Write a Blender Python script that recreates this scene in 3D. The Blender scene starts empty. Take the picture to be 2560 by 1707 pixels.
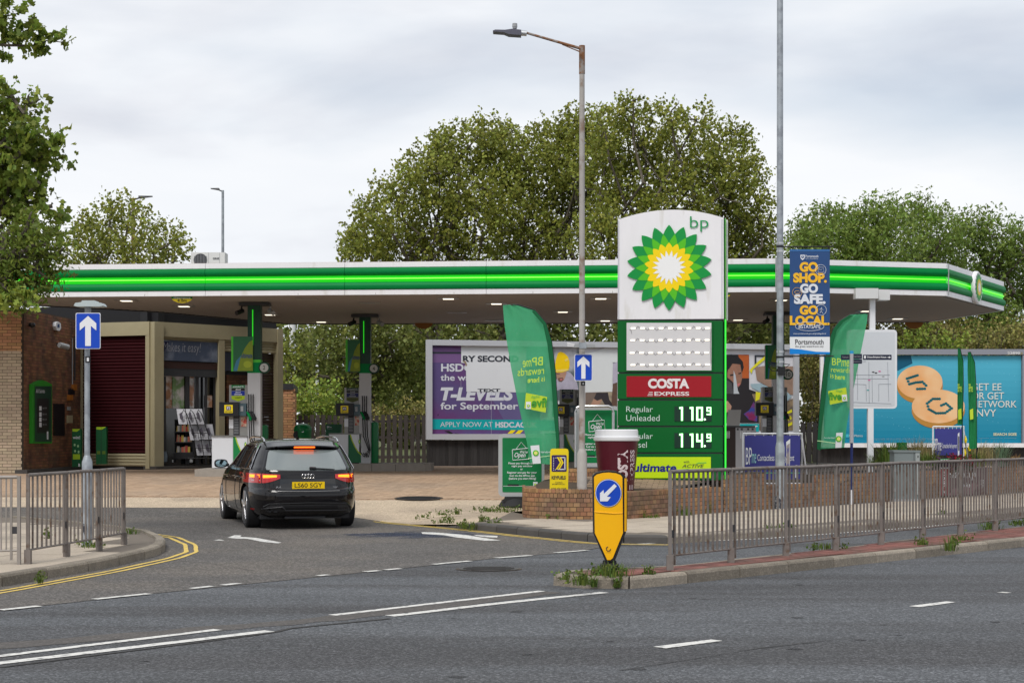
import bpy, bmesh, math, random
import numpy as np
from mathutils import Vector, Matrix
R = math.radians
random.seed(7); rng = np.random.default_rng(7)
S = bpy.context.scene; COL = S.collection
# ---------------------------------------------------------------- camera
EYE = 1.6
cam = bpy.data.cameras.new('camera'); camo = bpy.data.objects.new('camera', cam); COL.objects.link(camo)
camo.location = (0, 0, EYE); camo.rotation_euler = (R(90), 0, 0)
cam.sensor_width = 36; cam.lens = 36*4300/2560; cam.shift_y = (1072-853.5)/2560
cam.clip_start = .1; cam.clip_end = 5000
S.camera = camo
S.view_settings.view_transform = 'Standard'; S.view_settings.look = 'None'
S.view_settings.exposure = 0.16; S.view_settings.gamma = 1; S.view_settings.use_curve_mapping = False
# ---------------------------------------------------------------- sky and sun (overcast)
SUN_EL, SUN_AZ = R(52), R(205)        # azimuth clockwise from +Y: behind the camera, a little to the left
W = bpy.data.worlds.new('World'); S.world = W; W.use_nodes = True
nt = W.node_tree; N = nt.nodes; L = nt.links
N.clear()
wo = N.new('ShaderNodeOutputWorld'); bg = N.new('ShaderNodeBackground'); bg.inputs['Strength'].default_value = .1
L.new(bg.outputs[0], wo.inputs[0])
sky = N.new('ShaderNodeTexSky'); sky.sky_type = 'NISHITA'; sky.sun_disc = False
sky.sun_elevation = SUN_EL; sky.sun_rotation = SUN_AZ; sky.air_density = 1.0; sky.dust_density = 1.5
tc = N.new('ShaderNodeTexCoord'); mp = N.new('ShaderNodeMapping'); mp.inputs['Scale'].default_value = (1, 1, 3.6)
mp.inputs['Location'].default_value = (.35, 0, .1)
L.new(tc.outputs['Generated'], mp.inputs['Vector'])
n1 = N.new('ShaderNodeTexNoise'); n1.inputs['Scale'].default_value = 3.2; n1.inputs['Detail'].default_value = 7; n1.inputs['Roughness'].default_value = .5
n1.inputs['Distortion'].default_value = .3
n2 = N.new('ShaderNodeTexNoise'); n2.inputs['Scale'].default_value = 1.7; n2.inputs['Detail'].default_value = 6; n2.inputs['Roughness'].default_value = .5
L.new(mp.outputs[0], n1.inputs['Vector']); L.new(mp.outputs[0], n2.inputs['Vector'])
r1 = N.new('ShaderNodeValToRGB')
e = r1.color_ramp.elements
e[0].position = .3; e[0].color = (6.5, 6.7, 7.3, 1)
e[1].position = .7; e[1].color = (8.8, 8.95, 9.15, 1)
m = r1.color_ramp.elements.new(.48); m.color = (8.1, 8.35, 8.75, 1)
L.new(n1.outputs[0], r1.inputs[0])
r2 = N.new('ShaderNodeValToRGB')          # how much cloud covers the blue
e = r2.color_ramp.elements; e[0].position = .36; e[0].color = (.5,)*3+(1,); e[1].position = .54; e[1].color = (1, 1, 1, 1)
L.new(n2.outputs[0], r2.inputs[0])
mx = N.new('ShaderNodeMix'); mx.data_type = 'RGBA'
L.new(r2.outputs[0], mx.inputs[0]); L.new(sky.outputs[0], mx.inputs[6]); L.new(r1.outputs[0], mx.inputs[7])
L.new(mx.outputs[2], bg.inputs['Color'])
sun = bpy.data.lights.new('sun', 'SUN'); sun.energy = 2.1; sun.angle = R(24); sun.color = (1, .965, .91)
so = bpy.data.objects.new('sun', sun); COL.objects.link(so)
d = Vector((math.sin(SUN_AZ)*math.cos(SUN_EL), math.cos(SUN_AZ)*math.cos(SUN_EL), math.sin(SUN_EL)))
so.rotation_euler = d.to_track_quat('Z', 'Y').to_euler(); so.location = d*60
# ---------------------------------------------------------------- pixel rays -> points of the place (photo is 2560 wide)
F = 4300.0
def P(px, py, Y): return Vector(((px-1280)/F*Y, Y, EYE-(py-1072)/F*Y))
def G(px, py, z=0.0):
    Y = (EYE-z)*F/(py-1072); return Vector(((px-1280)/F*Y, Y, z))
class PL:
    """an upright plane through (X, Y); r runs to the right, n points to the street"""
    def __init__(s, X, Y, ang=0.0):
        s.p = Vector((X, Y, 0)); s.a = R(ang); s.r = Vector((math.cos(s.a), math.sin(s.a), 0)); s.n = Vector((s.r.y, -s.r.x, 0))
    def at(s, px, py, off=0.0):
        d = Vector(((px-1280)/F, 1, -(py-1072)/F)); o = Vector((0, 0, EYE)); q = s.p+s.n*off
        t = (q-o).dot(s.n)/d.dot(s.n); return o+d*t
def PZ(px, Y, ang=0.0): return PL((px-1280)/F*Y, Y, ang)
# ---------------------------------------------------------------- materials
MATS = {}
def mat(name, col, rough=.6, metal=0.0, var=0.0, vs=6.0, bump=0.0, bs=60.0, emit=None, es=0.0, coat=0.0, pieces=0.0, spec=.32, alpha=1.0,
        trans=0.0, col2=None, c2s=2.0, c2p=(.45, .6), spk=0.0, spks=300.0, stretch=None, hue=0.0):
    if name in MATS: return MATS[name]
    m = bpy.data.materials.new(name); m.use_nodes = True; t = m.node_tree; n = t.nodes; l = t.links
    b = n['Principled BSDF']; b.inputs['Roughness'].default_value = rough; b.inputs['Metallic'].default_value = metal
    b.inputs['Specular IOR Level'].default_value = spec
    c = (*col, 1); b.inputs['Base Color'].default_value = c
    geo = n.new('ShaderNodeNewGeometry'); src = None; pos = geo.outputs['Position']
    if stretch:
        mpn = n.new('ShaderNodeMapping'); mpn.inputs['Rotation'].default_value = (0, 0, R(stretch[0])); mpn.inputs['Scale'].default_value = stretch[1]
        l.new(pos, mpn.inputs['Vector']); spos = mpn.outputs[0]
    else: spos = pos
    def rgb(v):
        q = n.new('ShaderNodeRGB'); q.outputs[0].default_value = v; return q.outputs[0]
    src = rgb(c)
    if col2:
        nz = n.new('ShaderNodeTexNoise'); nz.inputs['Scale'].default_value = c2s; nz.inputs['Detail'].default_value = 6; l.new(spos, nz.inputs['Vector'])
        rp = n.new('ShaderNodeMapRange'); rp.inputs[1].default_value = c2p[0]; rp.inputs[2].default_value = c2p[1]; l.new(nz.outputs[0], rp.inputs[0])
        mm = n.new('ShaderNodeMix'); mm.data_type = 'RGBA'; l.new(rp.outputs[0], mm.inputs[0]); l.new(src, mm.inputs[6]); mm.inputs[7].default_value = (*col2, 1); src = mm.outputs[2]
    fac = None
    def addf(a, k):
        nonlocal fac
        q = n.new('ShaderNodeMath'); q.operation = 'MULTIPLY_ADD'; l.new(a, q.inputs[0]); q.inputs[1].default_value = 2*k; q.inputs[2].default_value = 1-k
        if fac is None: fac = q.outputs[0]
        else:
            w = n.new('ShaderNodeMath'); w.operation = 'MULTIPLY'; l.new(fac, w.inputs[0]); l.new(q.outputs[0], w.inputs[1]); fac = w.outputs[0]
    if var:
        nz = n.new('ShaderNodeTexNoise'); nz.inputs['Scale'].default_value = vs; nz.inputs['Detail'].default_value = 8; nz.inputs['Roughness'].default_value = .65
        l.new(spos, nz.inputs['Vector']); addf(nz.outputs[0], var)
    if spk:
        nz = n.new('ShaderNodeTexVoronoi'); nz.inputs['Scale'].default_value = spks; l.new(pos, nz.inputs['Vector'])
        sp = n.new('ShaderNodeSeparateColor'); l.new(nz.outputs['Color'], sp.inputs[0]); pw = n.new('ShaderNodeMath'); pw.operation = 'POWER'
        l.new(sp.outputs[0], pw.inputs[0]); pw.inputs[1].default_value = 3; addf(pw.outputs[0], spk)
    if pieces:
        oi = n.new('ShaderNodeObjectInfo'); ad = n.new('ShaderNodeMath'); l.new(geo.outputs['Random Per Island'], ad.inputs[0]); l.new(oi.outputs['Random'], ad.inputs[1])
        fr = n.new('ShaderNodeMath'); fr.operation = 'FRACT'; l.new(ad.outputs[0], fr.inputs[0]); addf(fr.outputs[0], pieces)
        if hue:
            h = n.new('ShaderNodeHueSaturation'); mr = n.new('ShaderNodeMapRange'); m7 = n.new('ShaderNodeMath'); m7.operation = 'MULTIPLY'; m7.inputs[1].default_value = 7.3
            f2 = n.new('ShaderNodeMath'); f2.operation = 'FRACT'; l.new(fr.outputs[0], m7.inputs[0]); l.new(m7.outputs[0], f2.inputs[0])
            l.new(f2.outputs[0], mr.inputs[0]); mr.inputs[3].default_value = .5-hue; mr.inputs[4].default_value = .5+hue
            l.new(mr.outputs[0], h.inputs['Hue']); l.new(src, h.inputs['Color']); src = h.outputs[0]
    if fac is not None:
        vm = n.new('ShaderNodeVectorMath'); vm.operation = 'SCALE'; l.new(src, vm.inputs[0]); l.new(fac, vm.inputs['Scale']); src = vm.outputs[0]
    l.new(src, b.inputs['Base Color'])
    if bump:
        nz = n.new('ShaderNodeTexNoise'); nz.inputs['Scale'].default_value = bs; nz.inputs['Detail'].default_value = 4; l.new(pos, nz.inputs['Vector'])
        bp = n.new('ShaderNodeBump'); bp.inputs['Strength'].default_value = bump; bp.inputs['Distance'].default_value = .01; l.new(nz.outputs[0], bp.inputs['Height']); l.new(bp.outputs[0], b.inputs['Normal'])
    if emit: b.inputs['Emission Color'].default_value = (*emit, 1); b.inputs['Emission Strength'].default_value = es
    if coat: b.inputs['Coat Weight'].default_value = coat; b.inputs['Coat Roughness'].default_value = .03
    if alpha < 1: b.inputs['Alpha'].default_value = alpha
    if trans:
        out = n['Material Output']; tr = n.new('ShaderNodeBsdfTranslucent'); l.new(src, tr.inputs['Color']); ms = n.new('ShaderNodeMixShader'); ms.inputs[0].default_value = trans
        l.new(b.outputs[0], ms.inputs[1]); l.new(tr.outputs[0], ms.inputs[2]); l.new(ms.outputs[0], out.inputs['Surface'])
    MATS[name] = m; return m
def flat(name, c, rough=.55, **k): return mat(name, c, rough, **k)
ROADK = dict(stretch=(47, (.28, 1.6, 1)))
M_ASPH = mat('asphalt_new', (.128, .134, .144), .85, var=.42, vs=.9, bump=.8, bs=110, spk=.5, spks=66, stretch=(42, (.12, 1.0, 1)), col2=(.088, .088, .092), c2s=.8)
M_ASPO = mat('asphalt_old', (.138, .128, .12), .86, var=.26, vs=.8, bump=1.0, bs=60, spk=.5, spks=56, col2=(.17, .152, .135), c2s=.5)
M_SEAM = mat('asphalt_seam', (.045, .043, .042), .9, var=.5, vs=5)
M_CONC = mat('concrete_apron', (.56, .45, .33), .85, var=.2, vs=1.2, bump=.3, bs=60, spk=.3, spks=60, col2=(.45, .36, .27), c2s=.7)
M_SLAB = mat('pavement_slab', (.44, .375, .30), .85, var=.16, vs=3, bump=.25, bs=50, pieces=.1, spk=.12, spks=90)
M_JOINT = mat('slab_joint', (.16, .135, .11), .95, var=.25, vs=8)
M_KERB = mat('kerb_stone', (.26, .225, .18), .85, var=.42, vs=6, bump=.5, bs=45, pieces=.26, spk=.2, spks=80)
M_KERBD = mat('kerb_stone_dark', (.075, .07, .066), .8, var=.25, vs=6, bump=.3, pieces=.12)
M_PAVER = mat('forecourt_paver', (.44, .31, .21), .85, var=.22, vs=1.0, pieces=.14, bump=.2, col2=(.38, .28, .2), c2s=.5)
M_PJOINT = mat('paver_joint', (.14, .1, .075), .95, var=.2, vs=5)
M_REDP = mat('red_paver', (.21, .085, .07), .85, var=.3, vs=2.5, pieces=.22, bump=.2, col2=(.12, .075, .06), c2s=1.2)
M_WHITEL = mat('road_paint_white', (.62, .61, .58), .75, var=.2, vs=7, bump=.3, col2=(.2, .2, .2), c2s=16, c2p=(.53, .68))
M_YELL = mat('road_paint_yellow', (.66, .47, .11), .7, var=.15, vs=9, col2=(.2, .18, .13), c2s=14, c2p=(.58, .72))
M_BRICKO = mat('brick_orange', (.5, .27, .135), .85, var=.12, vs=9, pieces=.2, hue=.012, bump=.3, bs=90)
M_BRICKC = mat('brick_cream', (.50, .40, .285), .85, var=.12, vs=9, pieces=.12, hue=.01, bump=.3, bs=90)
M_BRICKD = mat('brick_brown_shaded', (.22, .10, .05), .85, var=.22, vs=4, pieces=.26, hue=.014, bump=.3, bs=90, col2=(.12, .065, .04), c2s=1.5)  # brown brick made darker: shade under the canopy is in the colour
M_BRICKP = mat('brick_planter', (.33, .175, .085), .85, var=.25, vs=3.5, pieces=.24, hue=.014, bump=.4, bs=90, col2=(.2, .125, .08), c2s=1.3)
M_MORT = mat('mortar', (.075, .058, .045), .95, var=.2, vs=9)
M_WHITE = mat('white_panel', (.76, .75, .77), .35, var=.09, vs=3, stretch=(0, (1, 1, .25)), col2=(.6, .58, .54), c2s=5, c2p=(.6, .8))
M_GREEN = mat('deep_green', (.0, .19, .045), .5, var=.12, vs=2, spec=.12)
M_GREENP = mat('totem_green', (.001, .105, .018), .4, spec=.2, var=.06, vs=2)
M_LIME = mat('lime_green', (.07, .5, .03), .4)
M_LIMEG = mat('lit_lime', (.05, .7, .02), .4, emit=(.02, .8, .02), es=.5)
M_LIMET = mat('lit_tube', (.3, .9, .1), .4, emit=(.22, 1, .06), es=.9)
M_YEL = mat('sign_yellow', (.86, .66, .01), .4)
M_AMBER = mat('amber_yellow', (.86, .44, .0), .42, var=.05, vs=5)
M_BLACK = mat('black_plastic', (.012, .012, .014), .42)
M_RUBBER = mat('black_rubber', (.02, .02, .022), .75)
M_DARK = mat('dark_grey', (.04, .04, .045), .5)
M_GREY = mat('mid_grey', (.3, .31, .32), .45, var=.08, vs=4)
M_SILVER = mat('aluminium', (.55, .56, .57), .35, .85)
M_GALV = mat('galvanised_steel', (.34, .37, .4), .5, .35, var=.22, vs=9, col2=(.25, .27, .3), c2s=6)
M_LAMPP = mat('weathered_grey_paint', (.35, .33, .31), .6, var=.22, vs=5, col2=(.2, .13, .09), c2s=4, c2p=(.56, .7))
M_RUST = mat('rusty_steel', (.2, .09, .04), .8, var=.4, vs=9, col2=(.25, .22, .2), c2s=8)
M_BLUE = mat('sign_blue', (.004, .055, .46), .4)
M_SWHITE = mat('sign_white', (.72, .73, .76), .45)
M_RAIL = mat('railing_brown_grey', (.19, .165, .15), .6, .1, var=.35, vs=7, col2=(.13, .085, .06), c2s=9, c2p=(.56, .68))
M_RAILG = mat('railing_galvanised', (.27, .245, .225), .55, .3, var=.22, vs=12)
M_CREAM = mat('cream_metal', (.37, .325, .205), .5, var=.12, vs=3)
M_SHUT = mat('maroon_shutter', (.032, .003, .005), .7, spec=.1, var=.25, vs=5)
M_SHUTB = mat('brown_shutter', (.04, .02, .016), .5)
M_SOFF = mat('soffit', (.33, .305, .29), .7, var=.05, vs=2)
M_LITL = mat('lit_lamp', (.9, .9, .85), .4, emit=(1, .9, .72), es=1.5)
M_WOOD = mat('fence_wood', (.052, .044, .04), .85, var=.4, vs=7, pieces=.3, bump=.4, bs=50, stretch=(0, (3, 3, .5)))
M_WOODD = mat('dark_boards', (.032, .03, .03), .8, var=.35, vs=8, pieces=.3, stretch=(0, (3, 3, .5)))
M_GLASSD = mat('dark_glass', (.02, .022, .024), .06, spec=.9)
M_MAROON = mat('maroon_print', (.115, .004, .012), .4)
M_RED = mat('red_print', (.31, .004, .012), .35)
M_NAVY = mat('navy_print', (.02, .06, .18), .55, var=.08, vs=3)
M_INDIGO = mat('indigo_print', (.045, .05, .24), .6, var=.16, vs=3)
M_TRUNK = mat('bark', (.1, .085, .065), .9, var=.4, vs=6, bump=.5, bs=20)
M_SOIL = mat('soil', (.07, .05, .035), .95, var=.4, vs=8)
# ---------------------------------------------------------------- building blocks
def rootloc(o):
    v = Vector((0, 0, 0))
    while o is not None: v += o.location; o = o.parent
    return v
def link(o, parent=None, **k):
    COL.objects.link(o)
    if parent is not None: o.parent = parent
    for a, b in k.items():
        if b is not None: o[a] = b
    return o
def T(name, loc, label, cat, group=None):
    o = bpy.data.objects.new(name, None); o.location = loc; o.empty_display_size = .2
    return link(o, None, label=label, category=cat, group=group)
def mesh(name, vs, fs, m, smooth=False):
    me = bpy.data.meshes.new(name); me.from_pydata([tuple(v) for v in vs], [], fs); me.materials.append(m)
    if smooth: me.polygons.foreach_set('use_smooth', [True]*len(me.polygons))
    me.update(); return me
def O(name, vs, fs, m, parent=None, smooth=False, local=False, **k):
    off = Vector((0, 0, 0)) if (local or parent is None) else rootloc(parent)
    if off.length > 0: vs = [Vector(v)-off for v in vs]
    return link(bpy.data.objects.new(name, mesh(name, vs, fs, m, smooth)), parent, **k)
class MB:
    def __init__(s): s.v = []; s.f = []
    def add(s, vs, fs):
        b = len(s.v); s.v += [Vector(v) for v in vs]; s.f += [tuple(i+b for i in f) for f in fs]; return s
    def hull8(s, a, b):    # bottom quad a, top quad b (same order)
        return s.add(list(a)+list(b), [(3, 2, 1, 0), (4, 5, 6, 7), (0, 1, 5, 4), (1, 2, 6, 5), (2, 3, 7, 6), (3, 0, 4, 7)])
    def box(s, x0, x1, y0, y1, z0, z1):
        return s.hull8([(x0, y0, z0), (x1, y0, z0), (x1, y1, z0), (x0, y1, z0)], [(x0, y0, z1), (x1, y0, z1), (x1, y1, z1), (x0, y1, z1)])
    def obox(s, c, r, n, u0, u1, d0, d1, z0, z1):   # box along r from point c, depth along -n (d0 front .. d1 back)
        r = Vector(r); n = Vector(n); c = Vector((c[0], c[1], 0))
        q = [c+r*u0-n*d0, c+r*u1-n*d0, c+r*u1-n*d1, c+r*u0-n*d1]
        return s.hull8([p+Vector((0, 0, z0)) for p in q], [p+Vector((0, 0, z1)) for p in q])
    def tube(s, pts, rad, k=10, cap=True):
        pts = [Vector(p) for p in pts]; rad = rad if isinstance(rad, (list, tuple)) else [rad]*len(pts); b = len(s.v); n = len(pts)
        for i, p in enumerate(pts):
            t = (pts[min(i+1, n-1)]-pts[max(i-1, 0)]).normalized(); up = Vector((0, 0, 1)) if abs(t.z) < .95 else Vector((0, 1, 0))
            a = t.cross(up).normalized(); c = a.cross(t)
            for j in range(k):
                w = 2*math.pi*j/k; s.v.append(p+a*math.cos(w)*rad[i]+c*math.sin(w)*rad[i])
        for i in range(n-1):
            for j in range(k): s.f.append((b+i*k+j, b+i*k+(j+1) % k, b+(i+1)*k+(j+1) % k, b+(i+1)*k+j))
        if cap: s.f.append(tuple(b+j for j in range(k))[::-1]); s.f.append(tuple(b+(n-1)*k+j for j in range(k)))
        return s
    def lathe(s, c, prof, k=24):
        c = Vector(c); b = len(s.v); n = len(prof)
        for r, z in prof:
            for j in range(k): w = 2*math.pi*j/k; s.v.append(c+Vector((r*math.cos(w), r*math.sin(w), z)))
        for i in range(n-1):
            for j in range(k): s.f.append((b+i*k+j, b+i*k+(j+1) % k, b+(i+1)*k+(j+1) % k, b+(i+1)*k+j))
        s.f.append(tuple(b+j for j in range(k))[::-1]); s.f.append(tuple(b+(n-1)*k+j for j in range(k)))
        return s
    def prism(s, poly, d):      # planar outline (front) pushed back by vector d
        n = len(poly); b = len(s.v); poly = [Vector(p) for p in poly]; d = Vector(d)
        s.v += poly+[p+d for p in poly]
        s.f.append(tuple(b+i for i in range(n))); s.f.append(tuple(b+n+i for i in range(n))[::-1])
        for i in range(n): j = (i+1) % n; s.f.append((b+i, b+n+i, b+n+j, b+j))
        return s
    def build(s, name, m, parent=None, smooth=False, local=False, fix=True, **k):
        o = O(name, s.v, s.f, m, parent, smooth, local, **k)
        if fix:
            bm = bmesh.new(); bm.from_mesh(o.data); bmesh.ops.recalc_face_normals(bm, faces=bm.faces); bm.to_mesh(o.data); bm.free()
        if smooth:
            try: o.data.set_sharp_from_angle(angle=R(38))
            except Exception: pass
        return o
def B(name, m, parent, x0, x1, y0, y1, z0, z1, **k): return MB().box(x0, x1, y0, y1, z0, z1).build(name, m, parent, fix=False, **k)
def dup(o, delta=(0, 0, 0), rotz=None, parent=None, label=None):
    c = o.copy(); COL.objects.link(c)
    if parent is not None: c.parent = parent
    else:
        c.location = Vector(o.location)+Vector(delta)
        if rotz is not None: c.rotation_euler = (0, 0, rotz)
        if label: c['label'] = label
    for ch in o.children: dup(ch, parent=c)
    return c
# flat print on a plane given by pixel outline; each layer sits a few mm proud
def FP(name, pl, pts, m, parent, off=None, thick=0.0, **k):
    if off is None: off = 0.0 if thick else .004
    poly = [pl.at(x, y, off) for x, y in pts]
    if thick: return MB().prism(poly, -pl.n*thick).build(name, m, parent, **k)
    return O(name, poly, [tuple(range(len(poly)))[::-1]], m, parent, **k)
def FPM(name, pl, polys, m, parent, off=.004, **k):
    b = MB()
    for pts in polys: b.add([pl.at(x, y, off) for x, y in pts], [tuple(range(len(pts)))[::-1]])
    return O(name, b.v, b.f, m, parent, **k)
def rect(x0, y0, x1, y1): return [(x0, y0), (x1, y0), (x1, y1), (x0, y1)]
def rrect(x0, y0, x1, y1, r, k=5):
    o = []
    for cx, cy, a in ((x1-r, y0+r, -90), (x1-r, y1-r, 0), (x0+r, y1-r, 90), (x0+r, y0+r, 180)):
        for i in range(k+1): w = R(a+90*i/k); o.append((cx+r*math.cos(w), cy+r*math.sin(w)))
    return o
def circ(cx, cy, rx, ry=None, k=28): ry = rx if ry is None else ry; return [(cx+rx*math.cos(2*math.pi*i/k), cy+ry*math.sin(2*math.pi*i/k)) for i in range(k)]
TC = {}
def textgeo(s, bold=0.0, shear=0.0):
    k = (s, bold, shear)
    if k not in TC:
        c = bpy.data.curves.new('lettering', 'FONT'); c.body = s; c.offset = bold; c.shear = shear; c.resolution_u = 4
        o = bpy.data.objects.new('lettering', c); me = bpy.data.meshes.new_from_object(o)
        v = np.array([q.co[:] for q in me.vertices]); f = [tuple(p.vertices) for p in me.polygons]
        bpy.data.objects.remove(o); bpy.data.meshes.remove(me); bpy.data.curves.remove(c)
        v[:, 0] -= v[:, 0].min(); w = v[:, 0].max() or 1; v[:, 0] /= w
        v[:, 1] -= v[:, 1].min(); h = v[:, 1].max() or 1; v[:, 1] /= h
        TC[k] = (v, f)
    return TC[k]
def TX(pl, s, x0, y0, x1, y1, m, parent, off=.008, bold=0.0, shear=0.0, mirror=False, slope=0.0, name='lettering'):
    """writing fitted to a pixel box on a plane"""
    v, f = textgeo(s, bold, shear)
    vs = []
    for a, b, _ in v:
        if mirror: a = 1-a
        vs.append(pl.at(x0+(x1-x0)*a, y1+(y0-y1)*b+slope*(x1-x0)*a, off))
    return O(name, vs, f, m, parent)
def sheet(name, poly, zf, m, ys=(), xs=(), parent=None, dz=0.0, **k):
    bm = bmesh.new(); vs = [bm.verts.new((x, y, 0)) for x, y in poly]; bm.faces.new(vs); bmesh.ops.triangulate(bm, faces=bm.faces)
    for y in ys:
        bmesh.ops.bisect_plane(bm, geom=bm.verts[:]+bm.edges[:]+bm.faces[:], plane_co=(0, y, 0), plane_no=(0, 1, 0))
    for x in xs:
        bmesh.ops.bisect_plane(bm, geom=bm.verts[:]+bm.edges[:]+bm.faces[:], plane_co=(x, 0, 0), plane_no=(1, 0, 0))
    bmesh.ops.recalc_face_normals(bm, faces=bm.faces)
    for v in bm.verts: v.co.z = zf(v.co.x, v.co.y)+dz
    if sum(f.normal.z*f.calc_area() for f in bm.faces) < 0: bmesh.ops.reverse_faces(bm, faces=bm.faces)
    me = bpy.data.meshes.new(name); bm.to_mesh(me); bm.free(); me.materials.append(m)
    return link(bpy.data.objects.new(name, me), parent, **k)
def inpoly(x, y, poly):
    c = False; j = len(poly)-1
    for i in range(len(poly)):
        if (poly[i][1] > y) != (poly[j][1] > y) and x < (poly[j][0]-poly[i][0])*(y-poly[i][1])/(poly[j][1]-poly[i][1])+poly[i][0]: c = not c
        j = i
    return c
class Path:
    def __init__(s, pts):
        s.p = [Vector((a[0], a[1], 0)) for a in pts]; s.l = [0]
        for a, b in zip(s.p, s.p[1:]): s.l.append(s.l[-1]+(b-a).length)
        s.len = s.l[-1]
    def at(s, u):
        for i in range(len(s.p)-1):
            if u <= s.l[i+1] or i == len(s.p)-2:
                t = (s.p[i+1]-s.p[i]).normalized(); return s.p[i]+t*(u-s.l[i]), t
    def shift(s, d):      # + = towards the right-hand side of the walk (outside face)
        out = []
        n = len(s.p)
        for i, p in enumerate(s.p):
            t = Vector((0, 0, 0))
            if i > 0: t += (p-s.p[i-1]).normalized()
            if i < n-1: t += (s.p[i+1]-p).normalized()
            t.normalize(); out.append(p+Vector((t.y, -t.x, 0))*d)
        return out
def strip_wall(path, z0, z1, d0, d1, name, m, parent):
    a = path.shift(-d0); b = path.shift(-d1); mb = MB(); z0f = z0 if callable(z0) else (lambda u: z0); z1f = z1 if callable(z1) else (lambda u: z1)
    for i in range(len(a)-1):
        u0, u1 = path.l[i], path.l[i+1]
        mb.hull8([a[i]+Vector((0, 0, z0f(u0))), a[i+1]+Vector((0, 0, z0f(u1))), b[i+1]+Vector((0, 0, z0f(u1))), b[i]+Vector((0, 0, z0f(u0)))],
                 [a[i]+Vector((0, 0, z1f(u0))), a[i+1]+Vector((0, 0, z1f(u1))), b[i+1]+Vector((0, 0, z1f(u1))), b[i]+Vector((0, 0, z1f(u0)))])
    return mb.build(name, m, parent)
def bricks(parent, path, z0, z1, m, bl=.225, bh=.075, gap=.01, courses=None, nmax=290, proud=.008, depth=.05, name='brick', bond=True, skip=None):
    """lay bricks along a path; z1 may vary along it; the first nmax (nearest) are objects, the rest one joined part"""
    path = path if isinstance(path, Path) else Path(path)
    z1f = z1 if callable(z1) else (lambda u: z1)
    zmax = max(z1f(path.len*i/40) for i in range(41)); items = []; z = z0; k = 0
    if courses is None: courses = [(bh, bl)]*int(math.ceil((zmax-z0)/bh-.15))
    for h, bw in courses:
        u = -(bw/2 if (k % 2 and bond) else 0)
        while u < path.len-.01:
            a = max(u, 0)+gap/2; b = min(u+bw, path.len)-gap/2
            if b-a > .02 and z+h*.6 < z1f((a+b)/2)+.01 and not (skip and skip((a+b)/2, z+h/2)):
                p, t = path.at((a+b)/2); n = Vector((t.y, -t.x, 0)); items.append((p+n*(proud-depth/2)+Vector((0, 0, z+h/2)), math.atan2(t.y, t.x), b-a, h-gap))
            u += bw
        z += h; k += 1
    items.sort(key=lambda q: q[0].y)
    off = rootloc(parent) if parent is not None else Vector((0, 0, 0)); base = {}
    for p, a, w, h in items[:nmax]:
        kk = round(h, 3)
        if kk not in base: base[kk] = mesh(name, *(lambda q: (q.v, q.f))(MB().box(-.5, .5, -depth/2, depth/2, -h/2, h/2)), m)
        o = bpy.data.objects.new(name, base[kk]); o.location = p-off; o.rotation_euler = (0, 0, a); o.scale = (w, random.uniform(.97, 1.05), 1); link(o, parent)
    if len(items) > nmax:
        mb = MB()
        for p, a, w, h in items[nmax:]:
            r = Vector((math.cos(a), math.sin(a), 0)); n = Vector((r.y, -r.x, 0)); j = random.uniform(-.001, .002)
            q = [p-r*w/2+n*(depth/2+j), p+r*w/2+n*(depth/2+j), p+r*w/2-n*depth/2, p-r*w/2-n*depth/2]
            mb.hull8([v-Vector((0, 0, h/2)) for v in q], [v+Vector((0, 0, h/2)) for v in q])
        mb.build('brick', m, parent, fix=False, kind='stuff')
# ================================================================ GROUND
def sm(t): t = max(0, min(1, t)); return t
def gz(X, Y):
    """the forecourt lies half a metre above the road"""
    ys = 31.0 if X < 1.9 else 31+(X-1.9)*1.19-.0
    ln = 8.0 if X < 1.2 else max(3.0, 8.0-(X-1.2)*3)
    t = sm((Y-ys)/ln); z = .5*t
    if Y > 39: z += (min(.03, (Y-39)*.003)-max(0, min(Y, 53)-47)*.013)*t
    return z
YS = [20, 24, 28, 30, 31, 32, 33, 34, 35, 36, 37, 38, 39, 40, 42, 44, 49, 52]
XS = [-20, -10, -5, 0, 1.2, 1.9, 2.9, 4, 5, 6, 7, 8, 9, 10, 12, 14, 17, 20, 25]
for i in range(34, 60, 2): YS.append(i+.5)
sheet('ground', [(-600, -30), (600, -30), (600, 900), (-600, 900)], gz, mat('far_ground', (.1, .095, .07), .95, var=.3, vs=.5), YS, XS, dz=-.012, kind='structure')
# main road and side road surfaces
edge_new = [(-14, 3.6), (-6.5, 12.75), (-4.5, 15.2), (-3.9, 16.1), (-3.5, 16.7), (-1.65, 19.2), (-.93, 20.2), (-.2, 21.3), (.56, 22.1), (.84, 22.5), (1.66, 24.0)]
rk = [(1.66, 24.06), (2.17, 23.95), (3.63, 25.2), (6.46, 28.0), (9.3, 31.3), (13, 35.9), (22, 47.5), (40, 70)]
sheet('road', edge_new+rk+[(80, 70), (60, -20), (-14, -20)], lambda x, y: 0, M_ASPH, kind='structure')
lk = [(-20, -2.5), (-10, 9.5), (-7, 13.6), (-5.75, 15.6), (-5.17, 17.4), (-4.68, 19.5), (-4.47, 21.4), (-4.5, 22.3), (-4.75, 23.6), (-5.3, 25.2), (-6.1, 26.5), (-8.4, 29.3), (-11.5, 32.0), (-30, 34)]
apr = [(-30, 33.2), (-12, 32.8), (-5.5, 32.6), (-2.78, 30.9), (-2.18, 29.5), (-.70, 27.3), (.91, 24.6), (1.3, 24.15), (1.66, 24.06)]
sheet('side_road', edge_new[1:-1]+apr[::-1]+[(-30, 8)], gz, M_ASPO, YS, [-20, -10, -5], dz=.004, kind='structure')
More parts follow.
